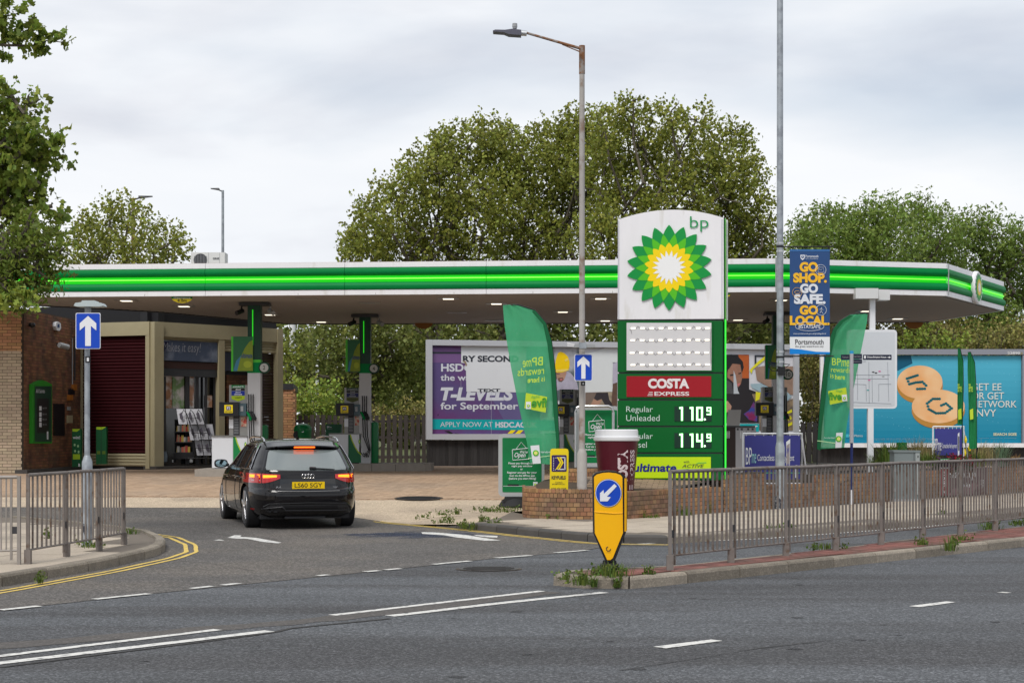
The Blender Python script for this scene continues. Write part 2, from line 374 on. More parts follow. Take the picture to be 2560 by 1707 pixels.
# concrete crossing and pavement on the right
wl = [(.0, 30.6), (.19, 30.1), (.45, 29.2), (1.08, 28.4), (1.90, 28.35), (2.45, 29.2), (3.81, 30.85), (4.69, 31.9), (6.43, 33.9), (7.87, 35.7), (11.9, 40.5), (22, 52.6)]
def pz(X, Y): return max(gz(X, Y), .1*sm((X+1.7)/1.3)) if X < .6 else max(.1, gz(X, Y) if X < 1.9 else .1)
M_C2 = M_CONC
brickedge = [(-30, 34.9), (-12, 34.6), (-6, 34.5), (-3.07, 34.0), (-.24, 34.0), (1.2, 33.6)]
sheet('pavement', apr[1:4]+[(-2.18, 29.5), (-.7, 27.3), (-.2, 29), (0, 31), (1.2, 33.6)]+brickedge[::-1][1:-1], pz, M_CONC, YS, [-3, -2, -1.7, -1, -.4, 0, .6], dz=.008, kind='structure', label='pale concrete crossing between side road and forecourt bricks')
pavR = [(-.70, 27.3), (.91, 24.75), (1.3, 24.3), (1.70, 24.18), (2.17, 24.08), (3.60, 25.32), (6.4, 28.1), (9.2, 31.4), (12.9, 36.0), (21.9, 47.6), (21.5, 52.8)]+wl[::-1][1:-1]+[(0, 31), (-.2, 29)]
sp = sheet('pavement', pavR, pz, M_JOINT, YS, [-.4, 0, .6], dz=.010, kind='structure')
def slabs(parent, poly, zf, org, ang, sx, sy, m, n0, n1, m0, m1, th=.02, dz=.013, name='paving_slab', stag=.5, nmax=290, gap=.012):
    r = Vector((math.cos(R(ang)), math.sin(R(ang)), 0)); q = Vector((-r.y, r.x, 0)); it = []
    for j in range(m0, m1):
        for i in range(n0, n1):
            c = Vector((org[0], org[1], 0))+r*((i+(stag if j % 2 else 0))*sx)+q*(j*sy)
            cs = [c+r*a*(sx/2-gap/2)+q*b*(sy/2-gap/2) for a, b in ((-1, -1), (1, -1), (1, 1), (-1, 1))]
            if all(inpoly(v.x, v.y, poly) for v in cs): it.append((c, cs))
    it.sort(key=lambda k: k[0].y+abs(k[0].x-.2977*k[0].y*0)*.01)
    vis = [k for k in it if abs(k[0].x) < .31*k[0].y+1]; oth = [k for k in it if abs(k[0].x) >= .31*k[0].y+1]
    one = vis[:nmax]; rest = vis[nmax:]+oth
    for c, cs in one:
        j = random.uniform(0, .003); mb = MB()
        mb.hull8([Vector((v.x, v.y, zf(v.x, v.y)+dz-th)) for v in cs], [Vector((v.x, v.y, zf(v.x, v.y)+dz+j)) for v in cs]); mb.build(name, m, parent, fix=False)
    if rest:
        mb = MB()
        for c, cs in rest:
            j = random.uniform(0, .003); mb.hull8([Vector((v.x, v.y, zf(v.x, v.y)+dz-th)) for v in cs], [Vector((v.x, v.y, zf(v.x, v.y)+dz+j)) for v in cs])
        mb.build(name, m, parent, fix=False, kind='stuff')
slabs(sp, pavR, pz, (3, 26.5), 49, .62, .6, M_SLAB, -8, 38, -6, 8)
pavL = [(-30, 8)]+lk[1:-1]+[(-30, 33)]
pavLi = [(-20, -2), (-10.1, 9.6), (-7.1, 13.7), (-5.87, 15.7), (-5.3, 17.4), (-4.81, 19.5), (-4.60, 21.4), (-4.63, 22.25), (-4.87, 23.5), (-5.4, 25.1), (-6.2, 26.4), (-8.5, 29.2), (-11.6, 31.6), (-30, 33)]
sl = sheet('pavement', pavLi+[(-30, -2)], lambda x, y: .1 if y < 30 else max(.1, gz(x, y)), M_JOINT, [30, 31, 32], dz=-.004, kind='structure')
slabs(sl, pavLi+[(-30, -2)], lambda x, y: .1, (-6.6, 19), 78, .9, .6, M_SLAB, -6, 10, -2, 6, dz=0, nmax=200)
# forecourt of brick pavers
fc = [(-30, 34.9)]+brickedge[1:]+[(1.3, 31.4), (3, 33), (5, 34.5), (8, 38), (12, 43), (20, 54.5), (-30, 54.5)]
fco = sheet('forecourt', fc, gz, mat('forecourt_far', (.38, .265, .18), .85, var=.3, vs=1.2, col2=(.32, .24, .18), c2s=.6), YS, XS, dz=.004, kind='structure')
band = [(-12, 34.62), (-6, 34.52), (-3.07, 34.02), (-.24, 34.02), (1.15, 33.7), (2.2, 48.9), (-6, 48.9), (-13, 41)]
slabs(fco, band, gz, (-4, 34.6), 38, .21, .105, M_PAVER, -75, 90, -90, 150, th=.03, dz=.02, name='paving_brick', stag=.5, gap=.012)
# lawn behind the fence
sheet('verge', [(-60, 53.9), (60, 53.9), (60, 140), (-60, 140)], lambda x, y: .54, mat('rough_grass', (.085, .1, .035), .95, var=.5, vs=3, bump=1, bs=20), kind='structure')
# kerbs
def kerb(name, pts, h, side, m, label=None, w=.13, z0=0.0, lo=None, stone=.9, parent=None):
    path = Path(pts); root = bpy.data.objects.new(name, None); link(root, parent, **({} if parent else dict(kind='structure')))
    n = max(1, int(path.len/stone)); st = path.len/n
    for i in range(n):
        a, b = i*st+.008, (i+1)*st-.008; us = [a, (a+b)/2, b]; bot = []; top = []
        mb = MB(); rows = []
        for u in us:
            p, _ = path.at(u); e = .05; t = (path.at(min(path.len, u+e))[0]-path.at(max(0, u-e))[0]).normalized(); q = Vector((-t.y, t.x, 0))*side
            hh = h if lo is None else h*sm(lo(u)); g = z0
            rows.append([p+Vector((0, 0, g-.05)), p+q*.006+Vector((0, 0, g+max(.012, hh-.03))), p+q*.022+Vector((0, 0, g+max(.016, hh-.008))), p+q*.045+Vector((0, 0, g+max(.02, hh))), p+q*w+Vector((0, 0, g+max(.02, hh))), p+q*w+Vector((0, 0, g-.05))])
        jz = random.uniform(-.003, .003); k = 6
        vs = [v+Vector((0, 0, jz)) for r_ in rows for v in r_]; fs = []
        for r_ in range(2):
            for j in range(k): fs.append((r_*k+j, r_*k+(j+1) % k, (r_+1)*k+(j+1) % k, (r_+1)*k+j))
        fs.append(tuple(range(k))[::-1]); fs.append(tuple(range(2*k, 3*k)))
        mb.add(vs, fs); mb.build('kerb_stone', m, root)
    return root
kerb('kerb', lk[1:-2], .125, 1, M_KERB)
kerb('kerb', [(-1.25, 28.1), (-.70, 27.3), (-.2, 26.45), (.3, 25.6), (.91, 24.6), (1.3, 24.17), (1.66, 24.06), (2.17, 23.95)], .12, 1, M_KERBD, lo=lambda u: (u-.1)/1.0, stone=.62)
kerb('kerb', rk[1:6], .12, 1, M_KERB)
# traffic island
isl_near = [(.42, 17.62), (.62, 17.30), (1.24, 17.22), (6.97, 23.4), (13, 30.4)]
isl_far = [(13.3, 32.4), (7.8, 26.35), (3.45, 20.75), (1.6, 18.55), (.95, 18.35), (.55, 18.05), (.42, 17.62)]
isl_top = [(.53, 17.68), (.68, 17.42), (1.22, 17.36), (6.88, 23.48), (12.9, 30.5), (13.2, 32.2), (7.75, 26.2), (3.4, 20.6), (1.62, 18.42), (1.0, 18.23), (.63, 17.95)]
iso = sheet('traffic_island', isl_top, lambda x, y: .112, M_MORT, kind='structure')
kerb('kerb', isl_near, .12, 1, M_KERB, parent=iso)
kerb('kerb', isl_far, .12, 1, M_KERB, parent=iso)
slabs(iso, isl_top, lambda x, y: .112, (2.0, 18.6), 49, .2, .1, M_REDP, -12, 85, -14, 14, th=.02, dz=.01, name='paving_brick', stag=.5, gap=.008)
# ---------------------------------------------------------------- painted markings
def line(pts, w, m, z=.005, name='road_marking', zf=None, wob=.006):
    path = Path(pts); n = max(2, int(path.len/.25)); vs = []; fs = []
    for i in range(n+1):
        p, t = path.at(path.len*i/n); q = Vector((-t.y, t.x, 0)); zz = (zf(p.x, p.y) if zf else 0)+z
        vs += [p+q*(w/2+random.uniform(-wob, wob))+Vector((0, 0, zz)), p-q*(w/2+random.uniform(-wob, wob))+Vector((0, 0, zz))]
    for i in range(n): fs.append((2*i, 2*i+1, 2*i+3, 2*i+2))
    o = O(name, vs, fs, m, None, kind='structure')
    if o.data.polygons[0].normal.z < 0: o.data.flip_normals()
    return o
def gl(*pp): return [tuple(G(x, y)[:2]) for x, y in pp]
line([(-6.5, 8.9)]+gl((0, 1640), (545, 1574)), .1, M_WHITEL); line([(-6.5, 8.4)]+gl((0, 1658), (674, 1577.5)), .12, M_WHITEL)
line(gl((830, 1538), (1354, 1477.5)), .1, M_WHITEL); line(gl((975, 1540), (1240, 1509), (1512, 1481)), .12, M_WHITEL)
line(gl((1648, 1619), (1792, 1600.5)), .12, M_WHITEL); line(gl((2284, 1516.5), (2378, 1504.5)), .11, M_WHITEL); line(gl((2505, 1482), (2517, 1480.5)), .1, M_WHITEL)
for a in (((0, 1526), (98, 1516)), ((235, 1499), (372, 1485)), ((478, 1472), (530, 1466)), ((556, 1463.5), (598, 1459)), ((796, 1440), (820, 1437.5)), ((912, 1430), (948, 1427)), ((962, 1425.5), (1000, 1422)), ((1083, 1411.5), (1174, 1403)), ((1240, 1395.5), (1327, 1389)), ((1388, 1382.5), (1468, 1376))):
    line(gl(*a), .1, M_WHITEL, z=.009)
line([(1.75, 23.87), (3.66, 25.05), (6.5, 27.85), (9.35, 31.1), (13, 35.6)], .09, M_WHITEL, z=.006)
line(gl((0, 1668), (674, 1583), (720, 1571), (975, 1546)), .05, M_SEAM, z=.0045, name='road_seam')
line([(-4.3, 12.25), (-1.8, 14.25), (-1.1, 15.0), (.4, 16.9)], .34, mat('worn_strip', (.105, .096, .09), .9, var=.3, vs=4, spk=.3, spks=60), z=.0025, name='road_seam', wob=.05)
yl = [(-9.6, 9.5), (-6.65, 13.5), (-5.55, 15.2), (-5.0, 17.1), (-4.52, 19.3), (-4.24, 21.2), (-4.22, 22.3), (-4.5, 23.7), (-5.05, 25.3), (-5.7, 26.3)]
pa = Path(yl)
for d_ in (0.0, .13): line([tuple(v[:2]) for v in pa.shift(d_)], .055, M_YELL, z=.009)
yr = [(-2.25, 29.7), (-2.1, 29.3), (-.62, 27.1), (.1, 25.75), (.85, 24.5), (1.2, 23.98), (1.62, 23.86), (2.2, 23.76)]
pb = Path(yr)
for d_ in (0.02, .14): line([tuple(v[:2]) for v in pb.shift(d_)], .05, M_YELL, z=.009)
def paint(px, m=M_WHITEL, z=.009, name='road_marking'):
    vs = [G(x, y, 0)+Vector((0, 0, z)) for x, y in px]; o = O(name, vs, [tuple(range(len(vs)))], m, None, kind='structure')
    if o.data.polygons[0].normal.z < 0: o.data.flip_normals()
paint([(1053, 1331), (1090, 1331.5), (1165, 1338), (1252, 1352), (1210, 1352), (1140, 1344), (1110, 1338.5), (1056, 1335)])
paint([(1184, 1337.5), (1244, 1340.5), (1243, 1344.5), (1218, 1343.5), (1190, 1340)])
paint([(568, 1345), (586, 1338.5), (604, 1339), (600, 1342.5), (640, 1345), (704, 1357), (695, 1359), (655, 1355), (618, 1347.5), (590, 1347)])
paint([(533, 1352), (548, 1349), (562, 1352)])
line(gl((305, 1279.5), (345, 1281.5)), .07, M_WHITEL, z=.012); line(gl((443, 1290), (452, 1291)), .07, M_WHITEL, z=.012)
# blue spray stain on the asphalt
mb = MB()
for i in range(26):
    c = G(900+random.gauss(120, 85), 1331+random.gauss(6, 4.5)); r_ = random.uniform(.05, .3)
    mb.add([c+Vector((r_*1.5*math.cos(a)*random.uniform(.6, 1.1), r_*math.sin(a)*random.uniform(.6, 1.1), .0052+i*.00008)) for a in [j*.52 for j in range(12)]], [tuple(range(12))])
mb.build('blue_stain', mat('blue_stain', (.06, .075, .12), .85, spk=.5, spks=50, alpha=.5), None, fix=False, kind='structure')
def crack(pts, w=.012, m=M_SEAM):
    line(pts, w, m, z=.0055, name='road_crack', zf=gz, wob=.005)
crack(gl((560, 1338), (610, 1341), (660, 1345), (700, 1350)), .03)
crack(gl((480, 1328), (530, 1331), (560, 1338)), .015); crack(gl((1100, 1429), (1330, 1432), (1500, 1424), (1690, 1416)), .014)
crack(gl((1550, 1676), (1700, 1652), (1900, 1620), (2080, 1600)), .012); crack(gl((300, 1380), (420, 1400), (520, 1408), (640, 1428)), .01)
mb = MB()
for i in range(46):
    X_ = random.uniform(-3, 8); Y_ = 11.5+X_*1.0+random.choice((-1.2, .4, 3.2))+random.gauss(0, .35); r_ = random.uniform(.015, .07)
    mb.add([Vector((X_+r_*math.cos(a)*random.uniform(.6, 1.2), Y_+r_*math.sin(a)*random.uniform(.6, 1.2), .0048)) for a in [j*.7 for j in range(9)]], [tuple(range(9))])
mb.build('oil_spots', mat('oil_spot', (.05, .05, .052), .7, alpha=.6), None, fix=False, kind='structure')
mb = MB()
# manhole covers
def manhole(px, py, rx, ry, z, label, m=M_DARK):
    c = G(px, py, z); t = T('manhole_cover', c, label, 'manhole cover')
    a = (rx/F*c.y); b = a*.8
    def zz(x, y): return (gz(x, y)+.03 if z > .05 else .009)-c.z
    o = [(a*math.cos(w)*(1 if abs(math.cos(w)) < .8 else 1), b*math.sin(w)) for w in [j*math.pi/14 for j in range(28)]]
    O('frame', [(x*1.1, y*1.1, zz(c.x+x, c.y+y)-.004) for x, y in o], [tuple(range(28))], M_MORT, t, local=True)
    O('cover', [(x, y, zz(c.x+x, c.y+y)) for x, y in o], [tuple(range(28))], m, t, local=True)
    g = MB()
    for k in range(-3, 4):
        h = a*.85*math.sqrt(max(.05, 1-(k/4)**2)); z_ = zz(c.x, c.y+k*b/4.2)+.003; g.box(-h, h, k*b/4.2-.012, k*b/4.2+.012, z_-.002, z_+.003)
    g.build('tread', M_SEAM, t, local=True, fix=False)
manhole(1047, 1221.5, 56, 4, .41, 'dark oval drain cover in the forecourt bricks')
manhole(1222, 1422.5, 76, 3, 0.0, 'wide iron manhole cover in the road ahead of the yellow bollard', mat('iron_cover', (.075, .072, .07), .7, var=.3, vs=8))
mh = G(445, 1194, .45); B('drain_grate', M_DARK, T('drain_cover', mh, 'small dark drain grate in the bricks by the shop', 'drain cover'), mh.x-.25, mh.x+.25, mh.y-.2, mh.y+.2, mh.z+.0, mh.z+.06)
mh = G(1398, 1227, .36); B('drain_grate', M_RUBBER, T('drain_cover', mh, 'dark drain cover beside the forecourt sign with orange edging', 'drain cover'), mh.x-.6, mh.x+.2, mh.y-.25, mh.y+.25, mh.z+.0, mh.z+.05)

# ================================================================ BUILDING
A = Vector((-11.79, 41.4, 0)); Bp = Vector((-9.9+(-1.15), 43.9, 0))
bt = T('brick_building', (-11.8, 41.4, .5), 'brick shop building with cream framed shutters under the canopy', 'shop')
A0 = (-17, 41.4); A1 = (-11.79, 41.4); A2 = (-11.35, 46.2)
# front wall (cream below, orange above), return wall (brown, canopy shade put in its colour)
zb = .42
p1 = Path([(A0[0], A0[1]), A1])
cour = [(.075, .225)]*36+[(.225, .075)]+[(.075, .225)]*14
strip_wall(p1, .3, 4.5, 0, .3, 'wall', M_MORT, bt)
# cream courses up to 3.6, a soldier course, orange above
zc = .46
it_split = 3.45
bricks(bt, Path([(-12.6, 41.4), A1]), zc, it_split, M_BRICKC, bl=.225, bh=.0755, nmax=180)
bricks(bt, Path([(-12.6, 41.4), A1]), it_split, 4.45, M_BRICKO, bl=.225, bh=.0755, nmax=70)
W0 = Vector((-11.77, 41.45, 0)); W1 = Vector((197-1280, 0, 0))
W1 = Vector(((202-1280)/F*46.0, 46.0, 0))
pr = Path([W0, W1])
strip_wall(pr, .3, 4.5, 0.0, .25, 'wall', M_MORT, bt)
bricks(bt, pr, .5, 4.48, M_BRICKD, nmax=300)
strip_wall(Path([Vector((-11.74, 41.3, 0)), W1+Vector((0, -.12, 0))]), .45, .62, -.1, .2, 'plinth', M_KERBD, bt)
# shutter bay and shop front along the diagonal
C0 = W1; C1 = Vector(((380-1280)/F*45.2, 45.2, 0)); C2 = Vector(((700-1280)/F*48.6, 48.6, 0))
d1 = (C1-C0).normalized(); pl1 = PL(C0.x, C0.y, math.degrees(math.atan2(d1.y, d1.x)))
d2 = (C2-C1).normalized(); pl2 = PL(C1.x, C1.y, math.degrees(math.atan2(d2.y, d2.x)))
def pan(name, pl, x0, y0, x1, y1, m, parent, front, back, **k):     # box from pixel extents on plane, given proud/recess
    a = pl.at(x0, y0); b = pl.at(x1, y0); z0 = pl.at((x0+x1)/2, y1).z; z1 = pl.at((x0+x1)/2, y0).z
    u1 = (b-a).length; return MB().obox(a, pl.r, pl.n, 0, u1, -front, back, z0, z1).build(name, m, parent, fix=False, **k)
def band_z(name, pl, x0, x1, z0, z1, m, parent, front, back, **k):
    a = pl.at(x0, 1000); b = pl.at(x1, 1000); return MB().obox(a, pl.r, pl.n, 0, (b-a).length, -front, back, z0, z1).build(name, m, parent, fix=False, **k)
def slatz(pl, x0, x1, z0, z1, pitch, m, parent, rec=0.0, name='shutter_slat', pr_=.02):
    z = z0; base = None; a = pl.at(x0, 1000, -rec); b = pl.at(x1, 1000, -rec); ln = (b-a).length; off = rootloc(parent)
    k = int((z1-z0)/pitch); pitch = (z1-z0)/max(1, k)
    me = None
    mb = MB(); r_ = pl.r; n_ = pl.n
    h = pitch
    # each slat: a shallow curved profile
    prof = [(0, 0), (pr_, h*.3), (pr_, h*.62), (.003, h*.97)]
    vs = []; fs = []
    for u in (0, ln):
        for q, zz in prof: vs.append(r_*u+n_*q+Vector((0, 0, zz)))
    for i in range(3): fs.append((i, i+4, i+5, i+1))
    me = mesh(name, vs, fs, m)
    for i in range(k):
        o = bpy.data.objects.new(name, me); o.location = Vector((a.x, a.y, z0+i*pitch))-off; link(o, parent)
ZT = 4.42; ZH = 4.06
band_z('header_panel', pl1, 197, 376, ZH, ZT, M_CREAM, bt, .06, .3)
band_z('header_panel', pl2, 384, 702, ZH-.02, ZT, M_CREAM, bt, .06, .3)
band_z('roof_edge_shade', pl1, 60, 385, ZT+.005, 4.9, M_BLACK, bt, -.2, .5); band_z('roof_edge_shade', pl2, 380, 703, ZT+.005, 4.9, M_BLACK, bt, -.2, .5)  # black band on the roof edge paints the shadow gap below the canopy
band_z('door_post', pl1, 194, 206, .55, ZH, M_CREAM, bt, .05, .2)
band_z('door_post', pl1, 366, 376, .55, ZH, M_CREAM, bt, .05, .2)
band_z('pillar', pl2, 378, 401, .50, ZT-.01, M_CREAM, bt, .14, .2)
band_z('wall', pl1, 206, 366, .5, ZH, M_DARK, bt, -.12, .2)
slatz(pl1, 206, 366, .62, .95, .075, M_CREAM, bt, .05)
slatz(pl1, 206, 366, .95, ZH, .085, M_SHUT, bt, .05)
band_z('wall', pl2, 401, 690, .5, ZH, M_DARK, bt, -.5, .6)
band_z('door_post', pl2, 545, 559, .55, ZH, M_CREAM, bt, .05, .15); band_z('door_post', pl2, 690, 703, .55, ZT-.01, M_CREAM, bt, .08, .2)
band_z('step', pl2, 376, 712, .5, .62, M_KERBD, bt, .25, .3)
slatz(pl2, 401, 545, 3.72, ZH, .07, M_CREAM, bt, .03); slatz(pl2, 559, 690, 3.72, ZH, .07, M_CREAM, bt, .03)
slatz(pl2, 652, 690, .65, 3.72, .08, M_SHUTB, bt, .12)
band_z('door_post', pl2, 648, 652, .6, 3.72, M_DARK, bt, .0, .1)
# banner window over the doors
wp = T('window_banner', pl2.at(402, 904), 'blue photo banner over the shop door with handwritten words', 'banner')
pq = pl2
def shop(x0, y0, x1, y1, m, nm, front, parent=bt, **k): return pan(nm, pl2, x0, y0, x1, y1, m, parent, front, -front+.02, **k)
shop(403, 853, 544, 903, mat('banner_blue', (.06, .08, .13), .3, var=.5, vs=1.6, col2=(.2, .23, .3), c2s=1.4), 'print', .0, wp)
FP('dark_corner', pl2, [(404, 854), (424, 853), (410, 880)], mat('banner_navy', (.015, .018, .06), .4), wp, off=.006)
TX(pl2, 'Makes it easy!', 408, 855, 502, 885, mat('banner_text', (.33, .34, .38), .5), wp, off=.012, shear=.15, bold=-.01, slope=.03)
shop(402, 905, 545, 922, mat('brown_lintel', (.05, .022, .018), .5), 'lintel', -.02)
fr = M_DARK
shop(402, 922, 545, 941, mat('door_header', (.035, .036, .04), .3), 'door_header', -.03)
gl_ = shop(402, 941, 545, 1168, M_GLASSD, 'door_glass', -.2)
for x0, x1 in ((402, 404), (412, 421), (470, 480), (495, 503), (519, 524), (541, 545)): shop(x0, 941, x1, 1160, fr, 'door_frame', -.1)
# posters in the window
pcol = [((.34, .18, .1), (.5, .46, .42)), ((.38, .33, .3), (.25, .12, .06)), ((.33, .3, .3), (.12, .2, .08)), ((.3, .16, .1), (.5, .5, .55))]
def poster(x0, y0, x1, y1, i, lab):
    a, b = pcol[i]; t = T('poster', pl2.at(x0, y1), lab, 'poster')
    pan('print', pl2, x0, y0, x1, y1, mat('poster_print_%d' % i, tuple(min(.8, v*1.9) for v in a), .4, var=.5, vs=4, col2=tuple(min(.8, v*1.7) for v in b), c2s=3.5, c2p=(.42, .55)), t, -.16, .18)
poster(404, 924, 412, 1020, 0, 'narrow food poster at the left edge of the shop window')
poster(421, 926, 439, 1020, 1, 'pale food poster beside the black window bar')
poster(441, 926, 470, 1020, 2, 'large sandwich poster in the middle of the shop window')
poster(481, 940, 495, 1020, 3, 'slim drinks poster near the shop door')
poster(524, 988, 540, 1018, 3, 'small brown notice on the shop door')
band_z('blue_panel', pl2, 559, 650, 3.2, 3.72, mat('blue_dark', (.012, .016, .06), .3), bt, -.2, .25)
brk = Path([pl2.at(566, 1000, -.3), pl2.at(620, 1000, -.3)])
bricks(bt, brk, .7, 3.1, M_BRICKD, nmax=0)
# things on the return wall; its plane
dr = (W1-W0).normalized(); pr_pl = PL(W0.x, W0.y, math.degrees(math.atan2(dr.y, dr.x)))
q = pr_pl
t = T('wall_sign', q.at(106, 1108), 'green rounded opening information sign on the dark brick wall', 'wall sign')
def arch(x0, y0, x1, y1, r_): return [(x0, y1), (x1, y1), (x1, y0+r_), ((x0+x1)/2+(x1-x0)*.25, y0+r_*.35), ((x0+x1)/2, y0), ((x0+x1)/2-(x1-x0)*.25, y0+r_*.35), (x0, y0+r_)][::-1]
FP('panel', q, arch(82, 950, 130, 1108, 11), flat('sign_lime', (.02, .26, .012)), t, off=.1, thick=.09)
FP('face', q, rect(87, 965, 129, 1104), mat('sign_face_green', (.008, .05, .028), .4), t, off=.106)
FP('notice', q, rect(93, 996, 122, 1082), M_BLACK, t, off=.11)
TX(q, 'All Saints', 90, 972, 112, 982, M_SWHITE, t, off=.115)
FPM('icons', q, [rect(98, y, 104, y+11) for y in (1015, 1030, 1043, 1056)]+[rect(117, 1078, 121, 1098)], M_SWHITE, t, off=.115)
for y in (1018, 1033, 1046, 1059): TX(q, 'open now', 106, y, 117, y+6, M_GREY, t, off=.115)
t = T('pay_window', q.at(148, 1088), 'black night pay window in the dark brick wall', 'pay window')
FP('glass', q, rect(135, 1009, 162, 1089), M_BLACK, t, off=.03, thick=.02)
t = T('alarm_box', q.at(146, 826), 'white alarm box high on the dark brick wall', 'alarm box'); FP('casing', q, [(140, 806), (146, 804), (152, 808), (153, 820), (149, 827), (142, 825), (139, 815)], M_SWHITE, t, off=.09, thick=.08); FP('badge', q, rect(144, 810, 149, 819), M_NAVY, t, off=.095)
t = T('intercom', q.at(173, 1024), 'small white intercom beside the pay window', 'intercom'); FP('casing', q, rect(170, 1016, 177, 1025), M_GREY, t, off=.04, thick=.03)
t = T('junction_box', q.at(176, 1056), 'beige electrical box low on the dark brick wall', 'junction box'); FP('casing', q, rect(171, 1038, 182, 1057), M_CREAM, t, off=.06, thick=.05)
t = T('security_camera', q.at(160, 870), 'grey security camera on a bracket over the pay window', 'camera'); MB().tube([q.at(142, 860, .05), q.at(150, 862, .25)], .02).build('bracket', M_DARK, t); MB().tube([q.at(148, 862, .25), q.at(170, 868, .4)], .07).build('housing', M_GREY, t, smooth=True)
t = T('dome_camera', q.at(80, 808), 'black dome camera at the top left of the brown brick wall', 'camera'); MB().lathe(q.at(80, 812, .1), [(.02, -.07), (.07, -.04), (.085, 0), (.06, .05)]).build('dome', M_BLACK, t, smooth=True)
t = T('conduit', q.at(181, 985), 'grey cable conduits with orange boxes on the brick wall', 'conduit')
MB().tube([q.at(181, 845, .03), q.at(181, 975, .03)], .016, 8).build('pipe', M_GREY, t); MB().tube([q.at(187, 840, .03), q.at(187, 950, .03)], .02, 8).build('pipe', M_DARK, t)
FP('orange_box', q, rect(185, 961, 193, 975), flat('orange_plastic', (.4, .14, .02)), t, off=.08, thick=.07); FP('orange_box', q, rect(174, 987, 183, 1000), flat('orange_plastic', (.4, .14, .02)), t, off=.08, thick=.07)
FP('switch_box', q, rect(176, 972, 187, 986), M_BLACK, t, off=.07, thick=.06)
# promotional stands
def stand(px0, py0, px1, py1, Y, lab, twin=False):
    p = PZ((px0+px1)/2, Y); base = p.at((px0+px1)/2, py1); t = T('promotional_stand', base, lab, 'display stand')
    FP('board', p, rect(px0, py0, px1, py1), mat('stand_green', (.005, .10, .03), .5, var=.35, vs=3), t, off=.0, thick=.16)
    w = px1-px0
    FP('top_print', p, [(px0+1, py0), (px1-1, py0), (px0+w*.55, py0+7), (px0+1, py0+6)], flat('print_lime', (.4, .6, .02)), t)
    if not twin:
        TX(p, 'win!', px0+2, py0+17, px1-2, py0+25, M_SWHITE, t, bold=.02)
        for dx, dy in ((.3, .42), (.68, .45), (.35, .58), (.75, .6)): FP('spoon_print', p, circ(px0+w*dx, py0+(py1-py0)*dy, 2.4, 3.4, 12), flat('print_pale', (.35, .6, .3)), t)
        FP('bowl_print', p, rect(px0+w*.1, py0+63, px1-2, py0+76), flat('print_lime', (.4, .6, .02)), t); FP('badge', p, rect(px1-6, py1-9, px1-2, py1-1), M_SWHITE, t)
    else:
        FP('gap', p, rect((px0+px1)/2-.5, py0+2, (px0+px1)/2+.5, py1), M_BLACK, t)
        for dx in (.25, .75): FP('bowl_print', p, rect(px0+w*dx-4, py0+60, px0+w*dx+4, py0+68), flat('print_olive', (.12, .2, .02)), t)
stand(180, 1072, 202, 1167, 44.2, 'green win! promotional stand left of the one way sign pole')
stand(240, 1067, 266, 1160, 45.0, 'dark green twin promotional stand before the maroon shutter', True)
# drinks rack, newspaper rack
def world_box(name, x0, y0, x1, y1, Y, dep, m, parent): a = P(x0, y1, Y); b = P(x1, y0, Y); return B(name, m, parent, a.x, b.x, Y, Y+dep, a.z, b.z)
Yr = 46.0
t = T('drinks_rack', P(450, 1150, Yr), 'black wheeled rack of snack bags outside the shop', 'rack')
p = PZ(440, Yr)
FP('cabinet', p, [(402, 1045), (418, 1044), (428, 1058), (432, 1080), (432, 1150), (402, 1150)], M_BLACK, t, thick=.5)
world_box('back', 432, 1050, 484, 1150, Yr+.3, .05, M_BLACK, t)
for y in (1078, 1104, 1130): world_box('shelf', 432, y, 484, y+2.5, Yr, .35, M_DARK, t)
world_box('base', 430, 1132, 484, 1147, Yr-.01, .4, M_BLACK, t)
FP('side', p, [(470, 1048), (478, 1052), (484, 1065), (487, 1140), (482, 1140), (480, 1066), (472, 1056)], M_BLACK, t, thick=.4)
for x in (430, 478): MB().lathe(P(x, 1152, Yr), [(.02, -.05), (.05, -.03), (.05, .03), (.02, .05)], 12).build('castor', M_SILVER, t)
cols = [(.4, .03, .02), (.5, .35, .03), (.45, .42, .4), (.1, .12, .1), (.5, .1, .05), (.3, .2, .1)]
for k in range(26):
    x = 436+(k % 9)*5.1+random.uniform(-1, 1); y = (1078, 1104, 1130)[k//9]; c = P(x, y, Yr+.08); h = random.uniform(.12, .2)
    o = MB().hull8([c+Vector(v) for v in ((-.03, -.02, 0), (.03, -.02, 0), (.03, .03, 0), (-.03, .03, 0))], [c+Vector(v) for v in ((-.035, 0, h), (.03, 0, h), (.03, .01, h), (-.035, .01, h))]).build('snack_bag', flat('bag_%d' % (k % 6), cols[k % 6], .3), None, fix=False)
    o['label'] = ('red', 'golden', 'pale grey', 'dark green', 'orange red', 'brown')[k % 6]+' snack bag, '+('first', 'second', 'third', 'fourth', 'fifth', 'sixth', 'seventh', 'eighth', 'ninth')[k % 9]+' along the '+('upper', 'middle', 'lower')[k//9]+' shelf of the wheeled rack'; o['category'] = 'snack bag'; o['group'] = 'snack bags on the wheeled rack'
t = T('newspaper_rack', P(505, 1150, Yr-.3), 'black tubular newspaper rack with tilted white pages', 'rack')
Yn = Yr-.5; pn = PZ(500, Yn)
for a in ([(440, 1021), (504, 1021), (530, 1060), (545, 1140), (535, 1142), (485, 1060)],): pass
